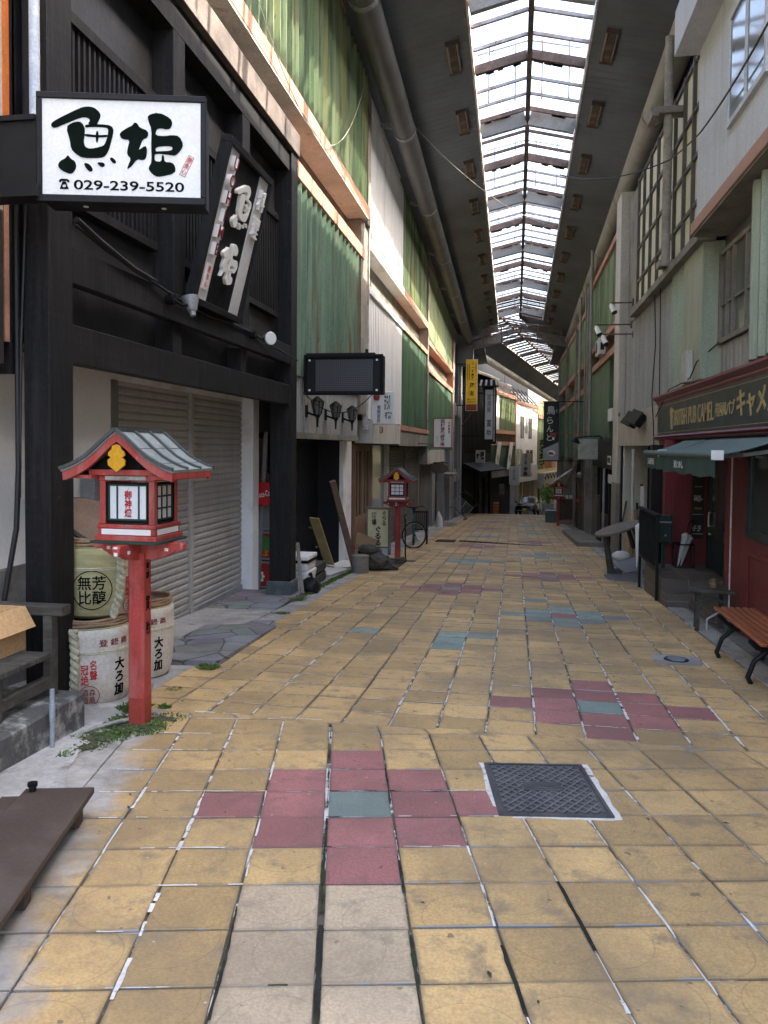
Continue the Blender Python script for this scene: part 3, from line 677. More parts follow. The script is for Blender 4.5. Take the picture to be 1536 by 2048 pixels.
for y0, y1 in ((4.95, 6.5), (6.85, 8.27), (8.62, 10.06)):
    mb = MB(); n = int((y1-y0)/.072)
    for k in range(n): 
        yy = y0+.05+(y1-y0-.1)*k/(n-1); mb.box(-3.17, -3.145, yy-.014, yy+.014, 3.32, 4.52)
    lw = mb.build('lattice_window', m_blackw, t)
    mb = MB(); mb.box(-3.2, -3.12, y0, y1, 4.52, 4.60); mb.box(-3.2, -3.12, y0, y1, 3.25, 3.32); mb.box(-3.2, -3.13, y0, y0+.03, 3.32, 4.52); mb.box(-3.2, -3.13, y1-.03, y1, 3.32, 4.52); mb.build('frame', m_blackw, lw)
    mb = MB(); mb.box(-3.2, -3.188, y0, y1, 3.32, 4.52); mb.build('pane', m_darkin, lw)
# ground floor : white walls, shutters, white pier
mb = MB(); mb.box(-3.84, -3.74, 4.6, 6.80, .62, 2.25); mb.box(-3.84, -3.74, 6.8, 10.4, 2.16, 2.25); mb.build('white_wall', m_whitew, t)
mb = MB(); mb.box(-3.84, -3.70, 4.6, 6.80, -.5, .62); mb.build('plinth', m_concd, t)
for y0, y1 in ((6.93, 8.62), (8.70, 10.42)):
    mb = MB(); z = -.46; vs = []; fs = []; p = .078
    prof = []
    while z < 2.17: prof += [(z, 0), (z+.018, .020), (z+.055, .020), (z+.070, .004)]; z += p
    for zz, dd in prof: vs += [(-3.78+dd, y0, zz), (-3.78+dd, y1, zz)]
    for k in range(len(prof)-1): fs.append((2*k, 2*k+1, 2*k+3, 2*k+2))
    mb.add(vs, fs); sh = mb.build('roller_shutter', m_shut, t)
    mb = MB(); mb.box(-3.80, -3.745, y0, y1, -.47, -.40); mb.build('bottom_rail', m_steel, sh)
    mb = MB(); mb.box(-3.755, -3.745, (y0+y1)/2-.03, (y0+y1)/2+.03, .12, .15); mb.box(-3.755, -3.745, (y0+y1)/2+.5, (y0+y1)/2+.53, .6, .62); mb.build('lock_plate', m_edge, sh)
for y in (6.86, 8.66):
    mb = MB(); mb.box(-3.80, -3.73, y-.05 if y < 8 else y-.035, y+.065 if y < 8 else y+.035, -.47, 2.16); mb.build('guide_rail', M('shutter rail', (.19, .18, .165), .5, .15, 3, .1) if y < 8 else m_shut, t)
mb = MB(); mb.box(-3.84, -3.60, 10.43, 10.68, -.56, 2.3); mb.build('white_pier', m_whitew, t)
mb = MB(); mb.box(-3.84, -3.58, 10.425, 10.70, -.75, -.56); mb.build('pier_base', m_concd, t)
# slate threshold
th = MB(); th.box(-3.9, -2.88, 8.02, 10.42, -.9, -.463); th.build('pavement', m_slate, kind='structure', bevel=.008)
th = MB(); th.add([(-3.9, 6.0, gz(6.0)+.07), (-2.44, 6.2, gz(6.2)+.055), (-2.50, 8.0, gz(8)+.035), (-2.62, 8.35, gz(8.35)+.03), (-2.87, 8.35, gz(8.35)+.03), (-2.87, 8.015, gz(8)+.035), (-3.9, 8.015, -.44)]+[(x, y, -.8) for x, y in ((-3.9, 6.0), (-2.44, 6.2), (-2.50, 8.0), (-2.62, 8.35), (-2.87, 8.35), (-2.87, 8.015), (-3.9, 8.015))],
       [(0, 1, 2, 3, 4, 5, 6)]+[(7+i, 7+(i+1) % 7, (i+1) % 7, i) for i in range(7)]); th.build('pavement', m_slate, kind='structure')

# boxes on the white wall
t = thing('meter_box', 'grey steel meter box with a dark door and paper label on the white wall', 'meter box', (-3.74, 6.47, .92))
mb = MB(); mb.box(-3.74, -3.60, 6.27, 6.67, .93, 1.29); mb.build('box', m_steel, t, bevel=.006)
mb = MB(); mb.box(-3.60, -3.588, 6.42, 6.66, .95, 1.28); mb.build('door', m_blackm, t)
mb = MB(); mb.box(-3.588, -3.584, 6.44, 6.62, 1.17, 1.26); lb = mb.build('label', m_paper, t)
mb = MB(); mb.text('お知らせ', .10, .018, (-3.584, 6.53, 1.235), Y_, Z_, .001); mb.text('━━━━', .12, .006, (-3.584, 6.53, 1.205), Y_, Z_, .001); mb.build('lettering', m_ink, lb)

# hanging fish sign on its bracket arm
a0 = Vector((-2.74, 4.2, 3.0)); sux = Vector((math.cos(R(12.6)), math.sin(R(12.6)), 0)); swn = sux.cross(Z_)
SW, SH = .925, .555
t = thing('shop_sign', 'white projecting box sign with brushed green characters and a phone number on a black frame', 'sign', a0)
def ST(): return Matrix(((sux.x, -swn.x, 0, a0.x), (sux.y, -swn.y, 0, a0.y), (0, 0, 1, a0.z), (0, 0, 0, 1)))
mb = MB(ST()); mb.box(-.005, SW+.005, .015, .22, -.03, SH+.02); mb.build('housing', m_blackm, t, bevel=.006)
mb = MB(ST()); f = .024
mb.box(-.025, SW+.025, -.012, .02, SH-.002, SH+.035); mb.box(-.025, SW+.025, -.012, .02, -.04, .002)
mb.box(-.025, f*.3, -.012, .02, .002, SH-.002); mb.box(SW-f*.3, SW+.025, -.012, .02, .002, SH-.002); mb.build('frame', m_blackm, t, bevel=.004)
mb = MB(ST()); mb.box(.006, SW-.006, 0, .014, .002, SH-.002); face = mb.build('face', m_signw, t)
fo = a0+sux*(SW/2)+Z_*(SH/2)+swn*.0015
sc = SW/778
mb = MB(); fish(mb, 'abc', fo, sux, Z_, sc*1.0, 620, 757, -.001, .003); mb.build('brush_lettering', m_ink, t)
mb = MB(); mb.text('029-239-5520', .635, .056, a0+sux*(.545*SW)+Z_*(.062), sux, Z_, .003, .014)
# old telephone mark
tel = [(-.5, .18), (-.5, .36), (-.34, .5), (.34, .5), (.5, .36), (.5, .18), (.3, .18), (.3, .3), (-.3, .3), (-.3, .18)]
tb = [(-.16, .24), (.16, .24), (.44, -.5), (-.44, -.5)]
to = a0+sux*.132+Z_*.064+swn*.0015
mb.prism([(x*.058, y*.058) for x, y in tel], to, sux, Z_, 0, .003); mb.prism([(x*.058, y*.058) for x, y in tb], to, sux, Z_, 0, .003, [[(.011*math.cos(q), -.011+.009*math.sin(q)) for q in [k*math.pi/6 for k in range(12)]]])
mb.build('phone_number', m_ink, t)
so_ = a0+sux*(SW*.905)+Z_*(SH*.335)+swn*.0015; r1 = (sux*.88+Z_*.47).normalized(); r2 = swn.cross(r1)
r1, r2 = (sux*.93-Z_*(-.37)).normalized(), None
r1 = (sux*.90-Z_*.44).normalized(); r2 = (sux*.44+Z_*.90).normalized()
mb = MB(); w_, h_ = .036, .125
mb.prism([(-w_/2, -h_/2), (w_/2, -h_/2), (w_/2, h_/2), (-w_/2, h_/2)], so_, r1, r2, 0, .002, [[(-w_/2+.002, -h_/2+.002), (-w_/2+.002, h_/2-.002), (w_/2-.002, h_/2-.002), (w_/2-.002, -h_/2+.002)]])
mb.text('憩\n魚\n心', .026, .108, so_, r1, r2, .002); mb.build('red_stamp', m_inkr, t)
mb = MB(ST())
for x in (.22, .68): mb.lathe([(0, 0), (.016, 0), (.016, -.004), (0, -.006)], (x, .11, -.03), 10)
mb.build('drain_plug', m_edge, t)
mb = MB(); mb.box(-3.7, -2.76, 4.18, 4.26, 3.05, 3.42); mb.box(-3.7, -2.74, 4.15, 4.29, 2.98, 3.05); mb.box(-3.7, -2.76, 4.16, 4.28, 3.42, 3.45); mb.build('bracket_arm', m_blackm, t)

# leaning name board with raised white letters
bl = Vector((-2.93, 6.73, 2.85)); bu = Vector((.365, 0, 1.475)).normalized(); bh = 1.52; bw = 1.22
bn = Y_.cross(bu).normalized()
t = thing('name_board', 'dark name board leaning out from the black facade with raised white characters', 'sign', bl)
def bp(a, b, c=0): return bl+Y_*a+bu*b+bn*c
BT = Matrix(((0, bu.x, bn.x, bl.x), (1, bu.y, bn.y, bl.y), (0, bu.z, bn.z, bl.z), (0, 0, 0, 1)))
mb = MB(BT); mb.box(.03, bw-.03, .03, bh-.03, -.04, .0); mb.build('board', m_black, t)
mb = MB(BT)
mb.box(0, bw, 0, .06, -.06, .045); mb.box(0, bw, bh-.06, bh, -.06, .045); mb.box(0, .05, .06, bh-.06, -.06, .045); mb.box(bw-.05, bw, .06, bh-.06, -.06, .045); mb.build('frame', m_blackw, t, bevel=.004)
mb = MB(BT); mb.box(.06, .31, .06, bh-.06, 0, .012); mb.box(.93, 1.16, .06, bh-.06, 0, .012); mb.build('strip', m_signg, t)
mb = MB()
for i, ch in enumerate('UOHIME'): mb.text(ch, None, .115, bp(.19, bh-.19-i*.158, .014), Y_, bu, .045, .03)
mb.build('letter_face', m_inkw, t)
mb = MB()
for i, ch in enumerate('UOHIME'): mb.text(ch, None, .112, bp(.19, bh-.19-i*.158, .059), Y_, bu, .003, .022)
mb.build('letter_front', m_inkm, t)
mb = MB(); fish(mb, 'a', bp(.62, bh-.47), Y_, bu, .00135, 440, 725, 0, .035); fish(mb, 'bc', bp(.62, bh-1.02), Y_, bu, .00130, 765, 735, 0, .035); mb.build('raised_characters', m_inkw, t)
mb = MB(); mb.text('料', .17, .20, bp(1.045, bh-.27, .012), Y_, bu, .03, .0); mb.text('理', .17, .20, bp(1.045, bh-.55, .012), Y_, bu, .03, .0); mb.build('raised_characters', m_inkw, t)
mb = MB(BT); mb.box(.15, .24, .16, .40, .012, .03); stp = mb.build('stamp_plate', m_inkw, t)
mb = MB(); mb.text('憩\n魚\n心', .06, .20, bp(.195, .28, .03), Y_, bu, .002); mb.build('lettering', m_inkr, stp)

# spotlights with cable on the lower beam
def spot(y, aim, label):
    t = thing('spotlight', label, 'spotlight', (-2.97, y, 2.78), 'spotlights on the black beam')
    mb = MB(); mb.cyl((-2.97, y, 2.80), (-2.90, y, 2.80), .045, n=14); mb.build('mount', m_black, t, smooth=True)
    mb = MB(); mb.tube([(-2.91, y, 2.80), (-2.86, y+.05, 2.76), (-2.83, y+.13, 2.77)], .012, 8); mb.build('arm', m_black, t, smooth=True)
    d = Vector(aim).normalized(); p = Vector((-2.82, y+.16, 2.78)); mb = MB()
    mb.tube([p-d*.10, p-d*.06, p-d*.055, p+d*.05, p+d*.07], [.025, .03, .04, .075, .078], 18); mb.build('lamp_head', m_steel, t, smooth=True)
    mb = MB(); mb.tube([p+d*.071, p+d*.078], [.074, .066], 18); mb.build('lens', m_signw if aim[2] < .3 else m_blackm, t, smooth=True)
    return t
spot(6.36, (-.2, .1, .9), 'aluminium spotlight under the leaning name board pointing up')
spot(8.5, (.75, -.62, -.05), 'aluminium spotlight at the far end of the beam showing its pale lens')
mb = MB(); mb.tube([(-2.95, 4.9, 3.03), (-2.95, 5.3, 2.96), (-2.945, 5.9, 2.895), (-2.93, 6.3, 2.85), (-2.93, 6.6, 2.82), (-2.95, 7.2, 2.80), (-2.95, 7.8, 2.83), (-2.95, 8.5, 2.83), (-2.92, 9.2, 2.76), (-2.9, 10.2, 2.70)], .011, 7)
mb.tube([(-2.95, 4.92, 3.07), (-2.94, 5.2, 3.0), (-2.94, 5.7, 2.915), (-2.95, 6.1, 2.90)], .022, 8)
mb.build('power_cable', m_cable, label='black cable running along the timber beam between the spotlights', cat='cable', smooth=True)
mb = MB(); mb.cyl((-2.99, 4.52, 3.6), (-2.99, 4.52, 7.5), .032, n=14); mb.cyl((-2.99, 4.52, 4.72), (-2.99, 4.52, 4.80), .040, n=14)
mb.build('downpipe', m_pvcb, label='pale grey downpipe beside the black post above the fish sign', cat='pipe', smooth=True)
mb = MB(); mb.tube([(-3.18, 4.60, 3.3), (-3.175, 4.60, 1.4), (-3.18, 4.58, 1.0), (-3.30, 4.50, .1), (-3.33, 4.48, -.1)], .018, 8); mb.tube([(-3.10, 4.60, 3.3), (-3.15, 4.60, 2.2), (-3.17, 4.60, 1.2)], .009, 6)
mb.build('power_cable', m_cable, label='black conduit running down the left side of the first black post', cat='cable', smooth=True)

# neighbour at the far left edge
t = thing('cream_shop', 'cream rendered shop with an orange corner trim at the left edge', 'building', (-5, 3.0, 0))
mb = MB(); mb.box(-8, -3.2, -.5, 4.50, 3.0, 6.2); mb.build('wall', m_cream, t)
mb = MB(); mb.box(-3.24, -3.19, 4.50, 4.555, 3.3, 9); mb.build('corner_trim', m_orange, t)
mb = MB(); mb.box(-3.24, -3.195, 4.50, 4.55, 2.2, 3.3); mb.build('corner_trim', m_pinkd, t)
mb = MB(); mb.box(-3.4, -3.20, 4.555, 4.62, 2.0, 9); mb.build('side_board', m_blackw, t)
mb = MB(); mb.box(-8, -3.16, -.5, 4.44, 2.05, 2.999); mb.build('signboard_band', M('brown black board', (.035, .028, .026), .6, .3, 2, .15), t)
mb = MB(); mb.box(-8, -3.76, -.5, 4.6, .62, 2.05); mb.build('lower_wall', m_whitew, t)
mb = MB(); mb.box(-8, -3.70, -.5, 4.6, -.4, .62); mb.build('plinth', m_concd, t)
mb = MB(); mb.tube([(-3.13, 4.0, 3.0), (-3.13, 4.12, 2.87), (-3.12, 4.2, 2.85), (-3.13, 4.27, 2.7), (-3.13, 4.24, 2.5), (-3.13, 4.27, 2.25), (-3.13, 4.26, 2.07)], .010, 7); mb.tube([(-3.13, 3.9, 2.86), (-3.12, 4.12, 2.82), (-3.12, 4.26, 2.84)], .012, 7)
mb.build('power_cable', m_cableg, label='grey cable looping down the dark board at the left edge', cat='cable', smooth=True)

# concrete step, stand, carton, pipe stub, ramp
mb = MB(); mb.box(-4.2, -2.63, 1.9, 4.46, -.5, .005); mb.build('concrete_step', M('stained step', (.10, .10, .095), .85, .25, 2, .3, 30, dirt=(.50, .49, .46), dscale=3.2, dthr=.58, dsoft=.08), label='stained concrete step under the weathered wooden stand', cat='step', bevel=.012)
t = thing('plant_stand', 'weathered dark wooden stepped stand holding the carton', 'stand', (-3.1, 4.1, .006))
for x in (-2.80, -3.55):
    mb = MB(); mb.box(x-.03, x+.03, 3.5, 3.56, .006, .26); mb.box(x-.03, x+.03, 4.02, 4.09, .006, .50); mb.box(x-.028, x+.028, 3.4, 4.02, .06, .13); mb.build('leg_frame', m_oldw, t, bevel=.004)
mb = MB()
for k in range(4): mb.box(-3.75, -2.74, 3.40+k*.145, 3.53+k*.145, .26, .295)
mb.build('lower_shelf', m_oldw, t, bevel=.004)
mb = MB(); mb.box(-3.75, -2.70, 4.02, 4.12, .50, .56); mb.build('top_rail', m_oldw, t, bevel=.006)
mb = MB(); mb.box(-3.75, -2.76, 3.36, 3.395, .03, .17); mb.build('front_board', m_oldw, t, bevel=.004)
t = thing('cardboard_box', 'open cardboard box sitting on the wooden stand', 'box', (-3.2, 3.8, .296))
mb = MB(); mb.box(-3.50, -2.93, 3.62, 3.635, .297, .56); mb.box(-3.50, -2.93, 3.985, 4.0, .297, .56); mb.box(-3.50, -3.485, 3.635, 3.985, .297, .56); mb.box(-2.945, -2.93, 3.635, 3.985, .297, .56); mb.box(-3.485, -2.945, 3.635, 3.985, .297, .31); mb.build('carton', m_card, t)
mb = MB(); mb.add([(-2.929, 3.62, .56), (-2.929, 4.0, .56), (-2.86, 4.0, .44), (-2.86, 3.62, .44), (-2.935, 3.62, .562), (-2.935, 4.0, .562), (-2.866, 4.0, .438), (-2.866, 3.62, .438)], [(0, 3, 2, 1), (4, 5, 6, 7), (3, 7, 6, 2), (0, 4, 7, 3), (1, 2, 6, 5), (0, 1, 5, 4)]); mb.build('flap', m_card, t)
mb = MB(); mb.add([(-3.50, 3.621, .56), (-2.93, 3.621, .56), (-2.95, 3.55, .43), (-3.48, 3.55, .43), (-3.50, 3.615, .562), (-2.93, 3.615, .562), (-2.95, 3.544, .432), (-3.48, 3.544, .432)], [(0, 3, 2, 1), (4, 5, 6, 7), (2, 3, 7, 6), (0, 4, 7, 3), (1, 2, 6, 5), (0, 1, 5, 4)]); mb.build('flap', m_card, t)
for q in ('plant_stand', 'cardboard_box'): bpy.data.objects[q].location.y += .30
t = thing('pipe_stub', 'short grey plastic pipe standing up beside the concrete step', 'pipe', (-2.595, 4.05, gz(4.05)))
mb = MB(); mb.cyl((-2.595, 4.05, gz(4.05)), (-2.595, 4.05, .145), .0135, n=14); mb.build('pipe', m_pvc, t, smooth=True)
mb = MB(); mb.cyl((-2.595, 4.05, -.04), (-2.595, 4.05, .06), .0165, n=14); mb.build('coupling', m_pvc, t, smooth=True)
rd = Vector((.265, -.964, 0)); rl = Vector((-.964, -.265, 0)); ro = Vector((-1.885, 3.27, gz(3.27)))
RT = Matrix(((rd.x, rl.x, 0, ro.x), (rd.y, rl.y, 0, ro.y), (.050, .013, 1, ro.z), (0, 0, 0, 1)))
t = thing('wooden_platform', 'dark brown wooden slatted platform lying on the pavement in the left foreground', 'platform', ro)
mb = MB(RT); mb.box(0, 2.3, 0, .305, .115, .145); mb.build('edge_board', m_brownb, t, bevel=.004)
mb = MB(RT)
for k in range(9): mb.box(.02, 2.3, .325+k*.104, .325+k*.104+.078, .085, .118)
mb.build('slat', m_brownb, t, bevel=.003)
for x in (.08, .75, 1.5):
    mb = MB(RT); mb.box(x, x+.07, .03, 1.15, .02, .085); mb.build('bearer', m_brownb, t)
    mb = MB(RT); mb.box(x+.005, x+.06, .03, .10, .085, .1149); mb.build('block', m_brownb, t)
mb = MB(RT); mb.lathe([(.016, .145), (.016, .165), (.022, .168), (.022, .185), (0, .188)], (.035, .262, 0), 12); mb.build('bolt', m_blackm, t, smooth=True)
# ================================================================= shrine lanterns
def lantern(loc, label, red, lettered):
    t = thing('shrine_lantern', label, 'lantern', (0, 0, 0), 'red shrine lanterns along the street')
    mb = MB(); w = .056; c = .012
    poly = [(-w+c, -w), (w-c, -w), (w, -w+c), (w, w-c), (w-c, w), (-w+c, w), (-w, w-c), (-w, -w+c)]
    mb.prism(poly, (0, 0, .20), X_, Y_, 0, .92); post = mb.build('post', red, t)
    mb = MB(); mb.prism([(x*1.03, y*1.03) for x, y in poly], (0, 0, -.05), X_, Y_, 0, .25); mb.build('post_foot', M('foot red', (.34, .05, .035), .6, .2, 3, .15), t)
    # bracket boards with scrolled ends
    half = [(.0, 1.19), (.30, 1.19), (.32, 1.175), (.32, 1.15), (.295, 1.135), (.26, 1.14), (.245, 1.125), (.22, 1.115), (.20, 1.10), (.15, 1.085), (.10, 1.08), (.0, 1.08)]
    full = half+[(-x, z) for x, z in reversed(half[1:-1])]
    mb = MB(); mb.prism(full, (0, -.0, 0), X_, Z_, -.028, .028); mb.build('bracket', red, t, bevel=.003)
    mb = MB(); mb.prism([(x*.93, z) for x, z in full], (0, 0, 0), Y_, Z_, -.0275, .0275); mb.build('bracket', red, t, bevel=.003)
    mb = MB()
    for s in (-1, 1):
        mb.box(s*.205-.012, s*.205+.012, -.034, -.0285, 1.135, 1.155); mb.box(.0285, .034, s*.19-.012, s*.19+.012, 1.13, 1.15)
    mb.box(-.012, .012, -.297, -.286, 1.13, 1.185); mb.build('white_end', m_whitep if 0 else m_inkw, t)
    mb = MB(); mb.box(-.235, .235, -.205, .205, 1.191, 1.208); mb.build('base_board', m_dgreen, t, bevel=.003)
    mb = MB(); mb.box(-.215, .215, -.185, .185, 1.208, 1.24); mb.box(-.20, .20, -.17, .17, 1.24, 1.285); mb.box(-.205, .205, -.175, .175, 1.285, 1.308)
    mb.box(-.195, .195, -.165, .165, 1.575, 1.61)
    for x in (-1, 1):
        for y in (-1, 1): mb.box(x*.17-.02, x*.17+.02, y*.14-.02, y*.14+.02, 1.308, 1.575)
    mb.build('body_frame', red, t, bevel=.003)
    mb = MB(); mb.box(-.17, .17, -.174, -.1705, 1.246, 1.280); mb.box(.2005, .204, -.14, .14, 1.246, 1.280); mb.box(-.204, -.2005, -.14, .14, 1.246, 1.280); mb.build('white_band', m_inkw, t)
    def window(o, ux_, wd, grid):
        un = Vector(ux_).cross(Z_); o = Vector(o); z0, z1 = 1.318, 1.568; hz = (z1-z0)/2; zc = (z0+z1)/2; T = Matrix(((ux_[0], -un[0], 0, o.x), (ux_[1], -un[1], 0, o.y), (0, 0, 1, zc), (0, 0, 0, 1)))
        mb = MB(T); f = .014
        mb.box(-wd, wd, -.004, .012, hz-f, hz); mb.box(-wd, wd, -.004, .012, -hz, -hz+f); mb.box(-wd, -wd+f, -.004, .012, -hz+f, hz-f); mb.box(wd-f, wd, -.004, .012, -hz+f, hz-f)
        fr = mb.build('window', m_black, t)
        mb = MB(T); mb.box(-wd+f, wd-f, .010, .014, -hz+f, hz-f); mb.build('paper_pane', m_paper, fr)
        mb = MB(T); b = .005; iw = wd-f; ih = hz-f
        mb.box(-iw, iw, .002, .008, ih-.01, ih); mb.box(-iw, iw, .002, .008, -ih, -ih+.01); mb.box(-iw, -iw+.01, .002, .008, -ih, ih); mb.box(iw-.01, iw, .002, .008, -ih, ih)
        if grid:
            for k in (-1, 1):
                mb.box(k*iw/3-b, k*iw/3+b, .003, .009, -ih, ih); mb.box(-iw, iw, .0035, .0085, k*ih/3-b, k*ih/3+b)
        else:
            for k in (-.55, .55): mb.box(k*iw-b, k*iw+b, .003, .009, -ih, ih)
        mb.build('lattice', m_dgreen if lettered else m_black, fr)
    window((0, -.152, 0), (1, 0, 0), .15, not lettered)
    window((.182, 0, 0), (0, 1, 0), .12, True); window((-.182, 0, 0), (0, -1, 0), .12, True)
    if lettered:
        mb = MB(); mb.text('御\n神\n燈', .052, .185, (0, -.1435, 1.443), X_, Z_, .003, .02); mb.build('window_lettering', m_inkr, t)
        mb = MB(); mb.text('奉\n納', .042, .105, (.0565, 0, 1.005), Y_, Z_, .0015, .02); mb.text('寅', .052, .10, (.0565, 0, .80), Y_, Z_, .0015, .02); mb.text('助', .05, .085, (.0565, 0, .64), Y_, Z_, .0015, .02)
        mb.build('post_lettering', m_ink, t)
    # curved gable roof
    pr = [(0, 1.885), (.07, 1.835), (.14, 1.775), (.21, 1.722), (.28, 1.685), (.34, 1.66), (.385, 1.648)]
    def roofpoly(th): 
        up = [(x, z) for x, z in pr]; lo = [(x*.985, z-th) for x, z in pr]
        L = [(-x, z) for x, z in reversed(up)]+up[1:]; B = list(reversed(lo))+[(-x, z) for x, z in lo[1:]]
        return L+B
    D = .29
    mb = MB(); mb.prism([(-x, z) for x, z in roofpoly(.018)], (0, 0, .002), NX, Z_, -D, D)
    mb.build('roof_sheet', m_copper, t)
    mb = MB(); fp = [(x*.975, z-.016) for x, z in roofpoly(.052)]
    mb.prism([(-x, z) for x, z in fp], (0, -D+.036, 0), NX, Z_, -.028, -.0); mb.build('barge_board', red, t)
    mb = MB(); mb.prism([(-x, z) for x, z in fp], (0, D-.036, 0), NX, Z_, 0, .028); mb.build('barge_board', red, t)
    mb = MB()
    for s in (-1, 1):
        for yy in (-D-.006, -.095, .095, D+.006):
            for i in range(len(pr)-1):
                a, b = pr[i], pr[i+1]; mb.bar((s*a[0], yy, a[1]+.006), (s*b[0], yy, b[1]+.006), .020, .022, up=(0, 1, 0))
        for i in (2, 4): mb.box(s*pr[i][0]-.004, s*pr[i][0]+.004, -D, D, pr[i][1]-.008, pr[i][1]+.003)
    mb.box(-.022, .022, -D-.012, D+.012, 1.878, 1.90); mb.build('roof_seams', m_copd, t)
    mb = MB(); mb.box(-.36, -.20, -.24, .24, 1.59, 1.612); mb.box(.20, .36, -.24, .24, 1.59, 1.612)
    for s in (-1, 1): mb.box(s*.365-.012, s*.365+.012, -D+.03, D-.03, 1.595, 1.632)
    mb.box(-.24, .24, -.20, -.165, 1.612, 1.645); mb.build('eaves', red, t)
    mb = MB(); tri = [(-.25, 1.645), (.25, 1.645), (0, 1.82)]; mb.prism(tri, (0, -.16, 0), X_, Z_, -.01, .01); mb.build('gable_panel', m_black, t)
    mb = MB(); orn = [(0, 1.80), (.028, 1.79), (.032, 1.77), (.052, 1.755), (.058, 1.735), (.038, 1.722), (.06, 1.705), (.056, 1.675), (.028, 1.655), (0, 1.635)]
    o2 = orn+[(-x, z) for x, z in reversed(orn[1:-1])]
    mb.prism([(-x, z) for x, z in o2], (0, -D+.005, 0), NX, Z_, -.0, .012); mb.build('gilt_ornament', m_gold, t)
    mb = MB(); mb.box(-.14, .14, -.1795, -.1665, 1.583, 1.606); mb.build('brow_strip', m_cream, t)
    t.location = loc
    return t
l1 = lantern((-2.335, 4.60, gz(4.60)-.01), 'large red shrine lantern with 御神燈 lettering in front of the grey shutters', m_ver, True)
l1.rotation_euler.z = R(-2); l1.scale = (.965, .965, 1.0)
l2 = lantern((-2.42, 16.3, gz(16.3)), 'red shrine lantern with a nine pane window beside the bicycle', m_verd, False)
l2.scale = (1.0, 1.0, 1.04)
l3 = dup(l2, loc=(1.86, 34.0, gz(34.0)), label='farthest small red lantern in front of the brown booth on the right')
l4 = dup(l2, loc=(-2.2, 37.2, -300)) if 0 else None

